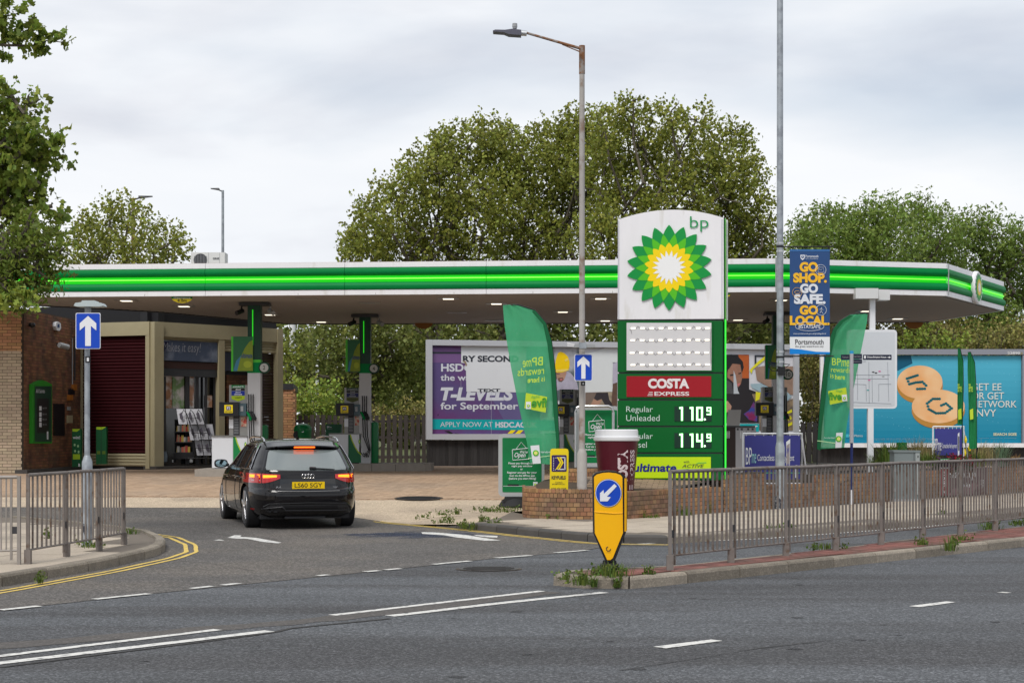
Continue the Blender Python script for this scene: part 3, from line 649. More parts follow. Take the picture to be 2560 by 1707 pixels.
for i, (x, y) in enumerate(((441, 1022), (464, 1022), (484, 1022), (470, 1062), (492, 1060), (510, 1060), (486, 1100), (506, 1100), (524, 1100))):
    vs = [pn.at(x, y, -.2+i*.006), pn.at(x+21, y, -.2+i*.006), pn.at(x+27, y+38, .06+i*.006), pn.at(x+6, y+38, .06+i*.006)]
    o = MB().prism(vs[::-1], Vector((0, .01, 0))).build('newspaper', flat('newsprint', (.5, .5, .54), .7), None)
    o['label'] = ('leftmost', 'middle', 'rightmost')[i % 3]+' white page in the '+('top', 'middle', 'bottom')[i//3]+' row of the newspaper rack'; o['category'] = 'newspaper'; o['group'] = 'pages in the newspaper rack'
    FP('photo', PZ(x, Yn-.07), [(x+7, y+12), (x+13, y+8), (x+17, y+22), (x+15, y+30), (x+9, y+24)], flat('news_photo', (.12, .11, .14), .7), o)
for x in (459, 477, 496):
    MB().tube([pn.at(x-5, 1036, .0), pn.at(x, 1024, .0), pn.at(x+8, 1034, .05), pn.at(x+24, 1085, .15), pn.at(x+33, 1140, .3)], .012, 6).build('rail', M_BLACK, t)
MB().tube([pn.at(470, 1145, .3), pn.at(548, 1145, .3)], .014, 6).build('base_bar', M_BLACK, t)
for y, x0, x1 in ((1044, 462, 496), (1082, 478, 520), (1120, 490, 540)): MB().tube([pn.at(x0, y, .12), pn.at(x1, y, .12)], .01, 6).build('cross_bar', M_BLACK, t)
t = T('water_bottles', P(408, 1150, 45.6), 'shrink wrapped pack of water bottles at the foot of the cream pillar', 'bottles')
for i in range(3): MB().lathe(P(404+i*5, 1154, 45.6), [(.04, 0), (.045, .05), (.045, .2), (.02, .25), (.02, .28)], 12).build('bottle', flat('water_plastic', (.2, .26, .32), .15), t, smooth=True)
# yard wall beyond the shop
yt = T('brick_wall', P(720, 1150, 51), 'orange brick yard wall with dark coping right of the shop', 'wall')
yp = Path([P(690, 1000, 50.5), P(731, 1000, 50.5), P(741, 1000, 55)])
yp = Path([(P(690, 1000, 50.5)[0], 50.5), (P(731, 1000, 50.5)[0], 50.5), (P(741, 1000, 55)[0], 55)])
strip_wall(yp, .5, 2.74, 0, .25, 'core', M_MORT, yt); bricks(yt, yp, .5, 2.74, M_BRICKO, bl=.225, bh=.076, nmax=290)
strip_wall(yp, 2.745, 2.93, -.05, .3, 'coping', M_DARK, yt)
# air conditioner on the roof
Yc = 46.0; t = T('air_conditioner', P(520, 662, Yc), 'white air conditioning unit on the shop roof', 'air conditioner')
world_box('casing', 477, 631, 562, 668, Yc, .5, mat('ac_white', (.62, .62, .6), .4), t)
pa_ = PZ(520, Yc)
FP('fan_opening', pa_, circ(501, 650, 17, 16), M_DARK, t, off=.006)
g = MB()
for i in range(9): g.tube([pa_.at(486+i*3.75, 636+abs(i-4)*1.0, .015), pa_.at(486+i*3.75, 664-abs(i-4)*1.0, .015)], .006, 4)
g.build('fan_grille', M_GREY, t); FP('seam', pa_, rect(521, 632, 521.8, 667), M_GREY, t, off=.006); TX(pa_, 'GREE', 532, 644, 548, 649, M_DARK, t, bold=.02)
FP('side_seam', pa_, rect(548.5, 632, 549.2, 667), M_GREY, t, off=.006)

# ================================================================ CANOPY
ZU, ZO = 4.55, 5.27
ct = T('filling_station_canopy', (0, 42, 4.55), 'wide white and green filling station canopy over the pumps', 'canopy')
cpath = [(-19, 39.32), (-9.92, 38.5), (5.68, 37.1), (9.61, 38.2), (12.23, 42.95), (11.53, 47.6), (-6.3, 48.35), (-8.95, 43.4), (-9.9, 42.4), (-11.4, 41.1), (-19, 41.1)]
front = Path(cpath[:6])
# soffit planks
O('soffit_base', [Vector((x, y, ZU+.05)) for x, y in cpath], [tuple(range(len(cpath)))], M_DARK, ct)
bm = None
mb = MB()
ysf = np.arange(37.2, 48.3, .155)
def clipx(y):
    xs = []
    for i in range(len(cpath)):
        a = cpath[i]; b = cpath[(i+1) % len(cpath)]
        if (a[1] > y) != (b[1] > y): xs.append(a[0]+(b[0]-a[0])*(y-a[1])/(b[1]-a[1]))
    return sorted(xs)
k_ = 0; off = rootloc(ct)
for y in ysf:
    xs = clipx(y+.07); 
    for a, b in zip(xs[::2], xs[1::2]):
        a += .12; b -= .12
        if b-a < .3: continue
        MB().box(a, b, y+.008, y+.147, ZU+.004, ZU+.045).build('soffit_plank', M_SOFF, ct, fix=False)
# fascia: swept profile, (out, z)
profs = {
 'fascia_trim': (M_WHITE, [[(.0, 5.27), (.05, 5.27), (.05, 5.155), (.0, 5.155)], [(.0, 4.66), (.05, 4.66), (.05, 4.55), (.0, 4.55)]]),
 'fascia_panel': (M_GREEN, [[(.0, 5.151), (.07, 5.145), (.10, 5.07), (.085, 5.015), (.045, 4.982), (.0, 4.977)], [(.0, 4.832), (.045, 4.827), (.085, 4.785), (.095, 4.73), (.07, 4.675), (.0, 4.664)]]),
 'light_channel': (mat('lime_channel', (.01, .45, .005), .35, emit=(.0, .6, .0), es=.5), [[(.0, 4.975), (.03, 4.973), (.03, 4.836), (.0, 4.834)]]),
}
def sweep(name, prof, m, pts, smooth=False):
    path = Path(pts); mb = MB(); n = len(pts); k = len(prof); vs = []
    for i in range(n):
        p = path.p[i]; t1 = (path.p[i]-path.p[i-1]).normalized() if i else None; t2 = (path.p[i+1]-path.p[i]).normalized() if i < n-1 else None
        if t1 is None: nn = Vector((t2.y, -t2.x, 0)); sc = 1
        elif t2 is None: nn = Vector((t1.y, -t1.x, 0)); sc = 1
        else:
            n1_ = Vector((t1.y, -t1.x, 0)); n2_ = Vector((t2.y, -t2.x, 0)); nn = (n1_+n2_).normalized(); sc = 1/max(.3, nn.dot(n1_))
        for o_, z in prof: vs.append(p+nn*o_*sc+Vector((0, 0, z)))
    fs = []
    for i in range(n-1):
        for j in range(k): fs.append((i*k+j, i*k+(j+1) % k, (i+1)*k+(j+1) % k, (i+1)*k+j))
    fs.append(tuple(range(k))); fs.append(tuple((n-1)*k+j for j in range(k))[::-1]); mb.add(vs, fs)
    return mb.build(name, m, ct, smooth=smooth)
# split the run into panels of about three metres, mitred at the corners
full = Path(cpath[:6]); cuts = []
for i in range(len(full.p)-1):
    a, b = full.l[i], full.l[i+1]; n = max(1, round((b-a)/3.05)); cuts += [(a+(b-a)*j/n, a+(b-a)*(j+1)/n) for j in range(n)]
for u0, u1 in cuts:
    g0 = .004 if all(abs(u0-l) > .01 for l in full.l) else .0; g1 = .004 if all(abs(u1-l) > .01 for l in full.l) else .0
    # corner mitre handled by extending with neighbours' bisector: simple butt with tiny overlap
    pts = [full.at(u0+g0)[0], full.at(u1-g1)[0]]
    for nm, (m_, ps) in profs.items():
        for pf in ps: sweep(nm, pf, m_, pts, smooth=(nm == 'fascia_panel'))
for i in range(1, 5):      # corner pieces
    c = full.p[i]; t1 = (c-full.p[i-1]).normalized(); t2 = (full.p[i+1]-c).normalized()
    for nm, (m_, ps) in profs.items():
        for pf in ps:
            mb = MB(); n1_ = Vector((t1.y, -t1.x, 0)); n2_ = Vector((t2.y, -t2.x, 0)); nb = (n1_+n2_).normalized(); sc = 1/nb.dot(n1_)
            k = len(pf); vs = [c+n1_*o_+Vector((0, 0, z)) for o_, z in pf]+[c+nb*o_*sc+Vector((0, 0, z)) for o_, z in pf]+[c+n2_*o_+Vector((0, 0, z)) for o_, z in pf]
            fs = [(r_*k+j, r_*k+(j+1) % k, (r_+1)*k+(j+1) % k, (r_+1)*k+j) for r_ in range(2) for j in range(k)]
            mb.add(vs, fs).build('fascia_corner', m_, ct)
for i, (u0, u1) in enumerate(cuts):
    a = full.at(u0)[0]; t_ = full.at((u0+u1)/2)[1]; n_ = Vector((t_.y, -t_.x, 0)); b = full.at(u1)[0]
    MB().tube([a+n_*.055+t_*.01+Vector((0, 0, 4.905)), b+n_*.055-t_*.01+Vector((0, 0, 4.905))], .010, 8).build('light_tube', M_LIMET, ct, smooth=True)
O('roof_deck', [Vector((x, y, 5.2)) for x, y in cpath], [tuple(range(len(cpath)))], M_GREY, ct)
strip_wall(Path([(-19, 39.42), (-9.92, 38.6), (5.68, 37.2), (9.5, 38.3), (12.1, 42.95)]), 5.272, 5.285, -.02, .1, 'capping', mat('rusty_cap', (.3, .14, .08), .8), ct)
strip_wall(Path([(11.53, 47.6), (-6.3, 48.35), (-8.95, 43.4), (-9.9, 42.4), (-11.4, 41.1), (-19, 41.1)]), 4.53, 5.2, 0, .06, 'rear_fascia', M_DARK, ct)
for ci in (2, 3):      # dark joints at the corners
    cj = full.p[ci]; tj = (full.p[ci+1]-full.p[ci-1]).normalized(); nj = Vector((tj.y, -tj.x, 0))
    MB().tube([cj+nj*.1+Vector((0, 0, 4.56)), cj+nj*.1+Vector((0, 0, 5.26))], .014, 6).build('corner_joint', M_GREY, ct)
# recessed lamps
for px, py, lit in ((316, 751, 1), (460, 765, 1), (675, 786, 1), (803, 804, 1), (1121, 746, 1), (1241, 758.6, 1), (1143, 781, 0), (1235, 800.5, 0), (1407, 779, 1), (1502, 745.6, 1), (1513, 801, 1), (1845, 799, 1), (1953, 749.5, 1), (2166, 777, 1), (2244, 796, 1), (767, 747, 0), (925, 757, 0)):
    c = G(px, py, ZU); t = MB().box(c.x-.24, c.x+.24, c.y-.22, c.y+.22, ZU-.012, ZU+.01).build('lamp_frame', mat('lamp_frame', (.3, .29, .28), .4), ct, fix=False)
    MB().box(c.x-.12, c.x+.12, c.y-.12, c.y+.12, ZU-.02, ZU+.0).build('diffuser', M_LITL if lit else M_GREY, t, fix=False)
# clearance sign hanging from the fascia
def clearance(px, py, back=False):
    u = Vector(((px-1280)/F*38.42, 38.42, 0)); p = PL(u.x, u.y-.06); t = T('clearance_sign', p.at(px, py), 'green and yellow half round clearance height sign under the fascia', 'sign')
    half = [(px+27*math.cos(w), py+15.5*math.sin(w)) for w in [math.pi*i/14 for i in range(15)]]
    FP('disc', p, half, M_YEL, t, thick=.01); FP('band', p, [(px-27, py), (px+27, py), (px+25.6, py+5), (px-25.6, py+5)], M_GREEN, t, off=.008)
    TX(p, 'clearance', px-21, py+.4, px+21, py+4.6, M_SWHITE, t, off=.012, bold=.02); TX(p, '4.0m', px-12, py+6, px+12, py+13, flat('ink', (.05, .05, .03)), t, off=.012, bold=.01)
clearance(455, 742)
t = T('clearance_sign', P(1818, 735, 37.3), 'green and yellow clearance sign showing right of the price sign', 'sign'); pp = PZ(1818, 37.2); FP('disc', pp, [(1818, 733.5), (1826, 733.5), (1824, 740), (1818, 742)], M_YEL, t, thick=.01); FP('band', pp, [(1818, 733.5), (1826, 733.5), (1824, 737), (1818, 737)], M_GREEN, t, off=.008)
for px, Y in ((1059, 48.0), (2285, 47.4)):
    pc = PZ(px, Y); t = T('clearance_sign', pc.at(px, 810), 'orange brown back of the clearance sign at the rear canopy edge '+('near the purple billboard' if px < 1500 else 'over the map board'), 'sign')
    FP('disc', pc, [(px+23*math.cos(w), 806+16*math.sin(w)) for w in [math.pi*i/14 for i in range(15)]], flat('sign_back', (.3, .12, .02)), t, thick=.01)
# round emblem at the right end
pe = Path([cpath[3], cpath[4]]); ce, te = pe.at(pe.len*.455); ne = Vector((te.y, -te.x, 0)); an = math.degrees(math.atan2(te.y, te.x))
ple = PL(ce.x+ne.x*.1, ce.y+ne.y*.1, an)
# ---------------------------------------------------------------- sunburst emblem
def sunburst(parent, c, r_, n_, rad, off=.0, step=.004, thick=.0, sx=1.0):
    up = Vector((0, 0, 1)); K = 18
    rings = [('petals_dark_green', mat('petal_dark', (.0, .26, .045), .4), 1.0, .79, 0), ('petals_green', mat('petal_green', (.08, .47, .01), .4), .79, .58, .5),
             ('petals_yellow', mat('petal_yellow', (.86, .62, .0), .4), .58, .475, 0), ('petals_white', mat('petal_white', (.8, .8, .8), .4), .40, .255, .5)]
    for i, (nm, m_, ro, ri, ph) in enumerate(rings):
        pts = []
        for k in range(K):
            a0 = 2*math.pi*(k+ph)/K+math.pi/2; a1 = 2*math.pi*(k+ph+.5)/K+math.pi/2; a2 = 2*math.pi*(k+ph+1)/K+math.pi/2
            pts.append((ro, a0))
            for a, b, ra, rb in ((a0, a1, ro, ri), (a1, a2, ri, ro)):
                xa, ya, xb, yb = ra*math.cos(a), ra*math.sin(a), rb*math.cos(b), rb*math.sin(b)
                for f_ in (.33, .66):
                    x = xa+(xb-xa)*f_; y = ya+(yb-ya)*f_; l_ = math.hypot(x, y); bul = .022*ro; pts.append((l_+bul, math.atan2(y, x)))
                if a == a0: pts.append((ri, a1))
        vs = [c+n_*(off+step*i)+(r_*math.cos(a)*sx+up*math.sin(a))*rad*q_ for q_, a in pts]
        if i == 0 and thick: MB().prism(vs[::-1], -n_*thick).build(nm, m_, parent)
        else:
            ctr = c+n_*(off+step*i); b = MB(); n = len(vs); b.add([ctr]+vs, [(0, j+1, (j+1) % n+1) for j in range(n)]); b.build(nm, m_, parent, fix=False)
def smalllogo(parent, pl, cx, cy, rp, off=.008): 
    c = pl.at(cx, cy, off); s = (pl.at(cx+rp, cy, off)-c).length; FP('logo_green', pl, circ(cx, cy, rp, rp, 18), mat('petal_green', (.08, .47, .01), .4), parent, off=off); FP('logo_core', pl, circ(cx, cy, rp*.62, rp*.62, 14), flat('logo_core', (.75, .75, .2)), parent, off=off+.003)
t = T('canopy_emblem', ce+Vector((0, 0, 4.9)), 'round white emblem with green and yellow sunburst on the canopy corner', 'emblem')
cc = ce+Vector((0, 0, 4.91))
def disc(parent, c, r_, n_, rad, d0, d1, m, name, k=36, bev=.03):
    up = Vector((0, 0, 1)); mb = MB(); vs = []
    rings = [(rad, d0), (rad, d1-bev), (rad-bev, d1)]
    for rr, dd in rings:
        for j in range(k): w = 2*math.pi*j/k; vs.append(c+n_*dd+(r_*math.cos(w)+up*math.sin(w))*rr)
    fs = [(i*k+j, i*k+(j+1) % k, (i+1)*k+(j+1) % k, (i+1)*k+j) for i in range(2) for j in range(k)]+[tuple(range(k)), tuple(2*k+j for j in range(k))]
    return mb.add(vs, fs).build(name, m, parent, smooth=True)
disc(t, cc, te, ne, .385, .06, .15, M_WHITE, 'backing_disc'); sunburst(t, cc, te, ne, .345, off=.155)
# ---------------------------------------------------------------- canopy columns
def column(px, Y, xl, xr, num, ndisc, yd, ysg, sgx0, sgx1, nlab):
    """px centre, xl..xr pixel sides"""
    x0 = (xl-1280)/F*Y; x1 = (xr-1280)/F*Y; gb = gz((x0+x1)/2, Y)
    sh = bpy.data.objects.new('column', None); link(sh, ct); ct0 = rootloc(ct)
    w = x1-x0; zc_ = 2.55+.5
    MB().box(x0, x1, Y, Y+w, gb, zc_).build('cladding', mat('column_white', (.46, .46, .47), .4), sh)
    MB().box(x0-.004, x1+.004, Y-.004, Y+w+.004, zc_, zc_+.16).build('lime_band', M_LIME, sh, fix=False)
    MB().box(x0+.0, x1-.0, Y, Y+w, zc_+.165, ZU-.02).build('upper_cladding', mat('column_green', (.003, .04, .02), .45), sh)
    MB().box(x0-.2, x1+.2, Y-.05, Y+w+.1, ZU-.08, ZU-.01).build('head_plate', M_DARK, sh)
    MB().box(x0+w*.37, x0+w*.44, Y-.03, Y-.005, ZU-1.0, ZU-.18).build('light_strip', M_LIMEG, sh, fix=False)
    for s_, xx in ((-1, x0-.14), (1, x1+.22)):
        MB().tube([(xx, Y+.05, ZU-.1), (xx+s_*.02, Y+.02, ZU-.2)], .02, 6).tube([(xx-.02*s_, Y+.05, ZU-.2), (xx+.1*s_, Y-.12, ZU-.27)], .055, 10).build('camera', M_BLACK if s_ < 0 else M_GREY, sh)
    # number disc
    cx = x1+.09; cz = yd; MB().box(x0-.01, x1+.09, Y-.012, Y+.2, cz-.12, cz+.12).build('number_bracket', M_GREEN, sh, fix=False)
    disc(sh, Vector((cx, Y-.02, cz)), Vector((1, 0, 0)), Vector((0, -1, 0)), .135, -.06, .0, mat('column_green', (.003, .04, .02), .45), 'number_back', bev=.01)
    disc(sh, Vector((cx, Y-.022, cz)), Vector((1, 0, 0)), Vector((0, -1, 0)), .1, .0, .012, mat('number_disc', (.42, .43, .4) if num == '2' else (.16, .2, .14), .4), 'number_disc', bev=.004)
    pd = PL(cx, Y-.036); ccp = (1280+cx*F/(Y-.036)); cyp = 1072-(cz-EYE)*F/(Y-.036); hw = 2.8 if len(num) == 1 else 5.5
    TX(pd, num, ccp-hw, cyp-5, ccp+hw, cyp+5, flat('ink', (.05, .05, .03)), sh, off=.002, bold=.01)
    # blade sign
    pg = PL(0, Y-.05); a = pg.at(sgx0, ysg[1]); b = pg.at(sgx1, ysg[0])
    MB().box(a.x, b.x, Y-.05, Y+.25, a.z, b.z).build('blade_sign', mat('blade_face', (.02, .13, .05), .45), sh, fix=False)
    FP('edge', pg, rect(sgx0-2, ysg[0], sgx0+3, ysg[1]), M_LIME if num != '10' else M_GREEN, sh, off=.004)
    Wd = sgx1-sgx0; Hh = ysg[1]-ysg[0]
    FP('sky_print', pg, [(sgx0+3, ysg[1]-1), (sgx0+Wd*.35, ysg[1]-1), (sgx0+Wd*.6, ysg[0]+Hh*.45), (sgx0+Wd*.5, ysg[0]+Hh*.5), (sgx0+Wd*.2, ysg[0]+Hh*.7)], flat('blade_blue', (.05, .2, .3)), sh, off=.006)
    FP('leaf_print', pg, [(sgx0+Wd*.25, ysg[1]-1), (sgx1, ysg[1]-1), (sgx1, ysg[0]+Hh*.1), (sgx0+Wd*.82, ysg[0]+Hh*.16), (sgx0+Wd*.6, ysg[0]+Hh*.35), (sgx0+Wd*.4, ysg[0]+Hh*.62)], flat('blade_lime', (.2, .27, .02)), sh, off=.01)
    TX(pg, 'ultimate', sgx0+Wd*.45, ysg[0]+Hh*.48, sgx1-1, ysg[0]+Hh*.62, flat('blade_ink', (.03, .07, .2)), sh, off=.014, bold=.02)
    FP('spot_print', pg, circ(sgx0+Wd*.75, ysg[1]-Hh*.2, Wd*.2, Hh*.1, 16), flat('blade_spot', (.33, .4, .03)), sh, off=.012)
column(636, 40.0, 619, 651, '2', 0, EYE+(1072-919)/F*40, (841, 928), 580, 632, '')
column(912, 44.2, 898, 926, '4', 0, EYE+(1072-921)/F*44.2, (849, 929), 866, 900, '')
column(1948, 43.4, 1933, 1961, '10', 0, EYE+(1072-936)/F*43.4, (862, 947), 1916, 1940, '')

# ================================================================ PUMPS
def island(cx, cy, w, dep, z, lab):
    t = T('pump_island', (cx, cy, z), lab, 'pump island'); h = .2
    pts = [(cx-w/2+.15, cy-dep/2), (cx-w/2, cy-dep/2+.15), (cx-w/2, cy+dep/2), (cx+w/2, cy+dep/2), (cx+w/2, cy-dep/2+.15), (cx+w/2-.15, cy-dep/2)]
    MB().prism([Vector((x, y, z+h)) for x, y in pts][::-1], Vector((0, 0, -h-.1))).build('kerb_block', mat('island_concrete', (.3, .27, .235), .85, var=.25, vs=6), t)
    for k in range(1, int(w/.6)): 
        x = cx-w/2+.2+k*.6
        if x < cx+w/2-.2: MB().box(x, x+.012, cy-dep/2-.002, cy-dep/2+.01, z, z+h-.01).build('joint', M_MORT, t, fix=False)
    return t
def pump(px, Y, lab, dark=False):  # dark: print colours with shade painted in
    """built in world coordinates at depth Y with its left edge at pixel 530 of the first pump"""
    s = F/40.0; ox = px; p = PL(0, Y)
    def X(u): return (ox+(u)-1280)/F*40.0*1.0
    base = Vector(((ox+40-1280)/F*40.0, Y+.3, EYE-(1170-1072)/F*40.0)); t = T('fuel_pump', base, lab, 'fuel pump')
    def bx(nm, x0, y0, x1, y1, m, f0=0, f1=.5): 
        a = P(ox+x0, y1, 40.0); b = P(ox+x1, y0, 40.0); return MB().box(a.x, b.x, Y+f0, Y+f1, a.z, b.z).build(nm, m, t, fix=False)
    pw = mat('pump_white', (.66, .67, .7), .35)
    bx('lower_cabinet', 0, 1091, 52, 1169, pw); bx('lower_cabinet', 52.6, 1091, 88, 1169, pw)
    bx('ledge', -1, 1088, 89, 1091, mat('pump_steel', (.2, .2, .19), .35, .6), -.03, .52)
    bx('foot', 6, 1169, 86, 1174, M_DARK, .05, .45)
    st = mat('pump_grey', (.27, .265, .25), .4, .3)
    bx('upper_cabinet', 41, 962, 87, 1088, st, .1, .4); bx('hose_mast', 88, 963, 108, 1169, mat('pump_mast', (.14, .14, .135), .4, .4), .08, .42)
    bx('grille', 52, 1040, 67, 1088, M_DARK, .08, .12)
    for k in range(10): bx('slot', 54, 1046+k*4, 65, 1047.3+k*4, M_GREY, .07, .09)
    bx('notice', 41, 1048, 52, 1070, M_SWHITE, .085, .1); bx('notice', 71, 1042, 85, 1066, mat('notice_print', (.5, .4, .3), .5, var=.5, vs=14, col2=(.5, .06, .04), c2s=11), .085, .1)
    bx('display_housing', 20, 1005, 68, 1040, M_BLACK, -.12, .12); bx('card_terminal', 68, 1008, 86, 1039, mat('terminal_teal', (.06, .1, .12), .4), -.04, .12)
    bx('card_slot', 72, 1015, 79, 1028, M_GREY, -.05, -.03)
    pq = PL(0, Y-.12); k = 40.0/(Y-.12)
    def cv(x, y, pl_):       # pixel of the 40 m design plane -> pixel seen on plane pl_
        w = P(ox+x, y, 40.0); Yp = pl_.p.y; return (1280+w.x*F/Yp, 1072-(w.z-EYE)*F/Yp)
    def fp(nm, pl_, pts, m, off=.004): return FP(nm, pl_, [cv(x, y, pl_) for x, y in pts], m, t, off=off)
    def tx(pl_, s_, x0, y0, x1, y1, m, off=.008, **kw): a = cv(x0, y0, pl_); b = cv(x1, y1, pl_); return TX(pl_, s_, a[0], a[1], b[0], b[1], m, t, off=off, **kw)
    fp('yellow_label', pq, rect(33, 1012, 54, 1032), M_YEL); fp('label_square', pq, rect(38, 1015, 49, 1025), flat('violet', (.06, .04, .15)), .008); fp('label_core', pq, rect(40, 1017, 47, 1023), M_SWHITE, .012); fp('label_arrow', pq, [(41, 1022), (44, 1018), (46, 1019), (43, 1023)], flat('violet', (.06, .04, .15)), .016); tx(pq, 'KEYFUELS', 35, 1027, 52, 1030.5, flat('ink', (.05, .05, .03)), .008, bold=.02)
    pu = PL(0, Y+.1)
    gn = (M_GREEN, flat('grade_black', (.01, .012, .012)), flat('grade_blue', (.01, .03, .3)), flat('grade_lime', (.4, .52, .01)))
    if dark: gn = tuple(flat('grade_shaded_%d' % i, c, .5) for i, c in enumerate(((.006, .04, .02), (.01, .01, .011), (.012, .015, .09), (.07, .08, .012))))  # shaded copies of the grade colours: shade is put into the print
    fp('grade_label', pu, rect(47, 962, 80, 969), gn[0]); fp('grade_label', pu, rect(47, 970, 80, 976), gn[1]); fp('grade_label', pu, rect(47, 977, 80, 988), gn[2]); fp('grade_label', pu, [(47, 989), (80, 989), (80, 997), (63.5, 1003), (47, 997)], gn[3])
    wm = M_SWHITE if not dark else M_GREY  # lettering greyed for the same painted shade
    tx(pu, 'unleaded 95', 50, 963.5, 77, 968, wm, bold=.02); tx(pu, 'diesel', 57, 971, 70, 975, wm, bold=.02); tx(pu, 'diesel', 57, 978, 70, 981.5, wm, bold=.02); tx(pu, 'ultimate', 54, 982.5, 73, 987, wm, bold=.02); tx(pu, 'unleaded', 56, 991, 72, 995, gn[1])
    pb_ = PL(0, Y); gr = mat('wave_green', (.006, .2, .05), .4) if not dark else mat('wave_green_shaded', (.006, .12, .04), .4)  # second green is the shaded copy of the first
    fp('wave_print', pb_, [(53, 1091.5), (57, 1091.5), (62, 1108), (70, 1126), (79, 1140), (88, 1149), (88, 1169), (53, 1169)], gr)
    fp('wave_edge', pb_, [(57, 1091.5), (60, 1091.5), (65, 1108), (73, 1126), (81, 1138), (88, 1144), (88, 1149), (79, 1140), (70, 1126), (62, 1108)], flat('grade_lime', (.4, .52, .01)), .006)
    c = cv(83.5, 1111, pb_); FP('logo_ring', pb_, circ(c[0], c[1], 2.8, 6.4, 18), flat('petal_g', (.08, .35, .02)), t, off=.006); FP('logo_core', pb_, circ(c[0], c[1], 1.3, 3.6, 14), flat('logo_core', (.75, .75, .2)), t, off=.01)
    # hoses and nozzles
    for i, x in enumerate((92, 98, 104)):
        a = P(ox+x, 985, 40.0); b = P(ox+x, 1036, 40.0); e_ = P(ox+x+3, 1155, 40.0); y0 = Y-.02-.02*i
        MB().box(a.x-.022, a.x+.022, Y+.02, Y+.08, b.z, a.z+.1).build('hose_guide', mat('guide_grey', (.25, .27, .26), .4), t, fix=False)
        MB().tube([(a.x, y0, a.z), (b.x, y0, b.z), (b.x+.01, y0-.03, b.z-.1), (b.x+.03, y0-.06, (b.z+e_.z)/2), (b.x+.16-.03*i, y0-.05, e_.z+.2), (e_.x+.02, y0-.02, e_.z+.02), (a.x-.03, y0+.03, e_.z+.12)], .013, 6).build('hose', M_RUBBER, t, smooth=True)
        n = P(ox+x+1, 1040, 40.0); cl = (M_GREEN, M_BLACK, M_BLACK)[i]
        MB().tube([(n.x-.05, Y-.02, n.z+.1), (n.x, Y-.06, n.z+.03), (n.x+.045, Y-.08, n.z-.09)], [.02, .036, .024], 8).tube([(n.x+.0, Y-.09, n.z), (n.x+.075, Y-.1, n.z-.04), (n.x+.05, Y-.09, n.z-.11)], .008, 6).build('nozzle', cl, t, smooth=True)
    return t
def place(t, px, Y, lab):    # move a finished pump: left edge at pixel px, depth Y, standing on its island
    c = dup(t, label=lab); nx = (px+40*(40.0/Y)-1280)/F*Y; c.location = (nx, Y+.3, gz(nx, Y)+.2); return c
pm = pump(530, 40.0, 'silver fuel pump number 2 nearest the shop with white lower cabinet')
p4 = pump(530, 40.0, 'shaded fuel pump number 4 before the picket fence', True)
nx = (821+42*.905-1280)/F*44.2; p4.location = (nx, 44.5, EYE-(1157-1072)/F*44.2)
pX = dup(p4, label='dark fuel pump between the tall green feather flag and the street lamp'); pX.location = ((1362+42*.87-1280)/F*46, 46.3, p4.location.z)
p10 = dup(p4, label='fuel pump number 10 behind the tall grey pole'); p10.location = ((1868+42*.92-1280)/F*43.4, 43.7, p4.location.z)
for o in (pm, p4, pX, p10): o['group'] = 'fuel pumps under the canopy'
i1 = island(-6.25, 39.95, 1.95, 1.9, gz(-6, 39.5)-.02, 'concrete island under pump number 2'); 
i1 = island(-3.5, 44.3, 2.9, 1.7, .52, 'concrete island under pump number 4 and its hose mast')
i1 = island(1.35, 46.1, 2.9, 1.5, .52, 'concrete island under the pump by the street lamp')
i1 = island(6.9, 43.5, 2.6, 1.5, .52, 'concrete island under pump number 10 behind the planter')
# bins and boxes by the pumps
def bin_(px, Y, wpx, ytop, lab, ybot=None, dome=False):
    x = (px-1280)/F*Y; r_ = wpx/2/F*Y; z0 = gz(x, Y)+(.2 if ybot else 0); z1 = EYE-(ytop-1072)/F*Y; t = T('litter_bin', (x, Y, z0), lab, 'bin')
    h = z1-z0
    if dome: prof = [(r_*.93, 0), (r_*.95, .1), (r_*.98, h-.25), (r_*1.02, h-.2), (r_*1.02, h-.16), (r_*.97, h-.1), (r_*.8, h-.05), (r_*.4, h-.01), (.02, h)]
    else: prof = [(r_*.97, 0), (r_, .05), (r_, h-.1), (r_*.93, h-.03), (r_*.5, h), (.02, h)]
    MB().lathe((0, 0, 0), prof, 26).build('body', mat('bin_green', (.003, .17, .045), .32), t, smooth=True, local=True)
    MB().tube([(-r_*.45, -r_*.86, h*.74), (-r_*.45, -r_*.6, h*.74)], .13 if dome else .11, 16).build('opening', M_BLACK, t, local=True)
    if dome: MB().tube([(r_*.1, -r_*.99, h-.22), (r_*.1, -r_*.9, h-.22)], .03, 10).build('lock', M_SILVER, t, local=True)
    return t
bin_(757, 47.0, 44, 1058, 'green domed litter bin by the orange yard wall', dome=True)
bin_(659, 42.5, 24, 1061, 'green litter bin behind the hoses of pump number 2')
bin_(935, 44.6, 23, 1053, 'tall green litter bin right of pump number 4', ybot=1)
t = T('payment_box', P(834, 1160, 45.2), 'dark green box with small white print behind pump number 4', 'box')
q = PZ(834, 45.2); FP('body', q, [(814, 1060), (852, 1060), (850, 1165), (814, 1165)], flat('box_green', (.01, .09, .04)), t, thick=.4); TX(q, 'BPme', 818, 1065, 829, 1069, M_SWHITE, t, bold=.02); TX(q, 'rewards', 818, 1070, 831, 1073, M_GREY, t)
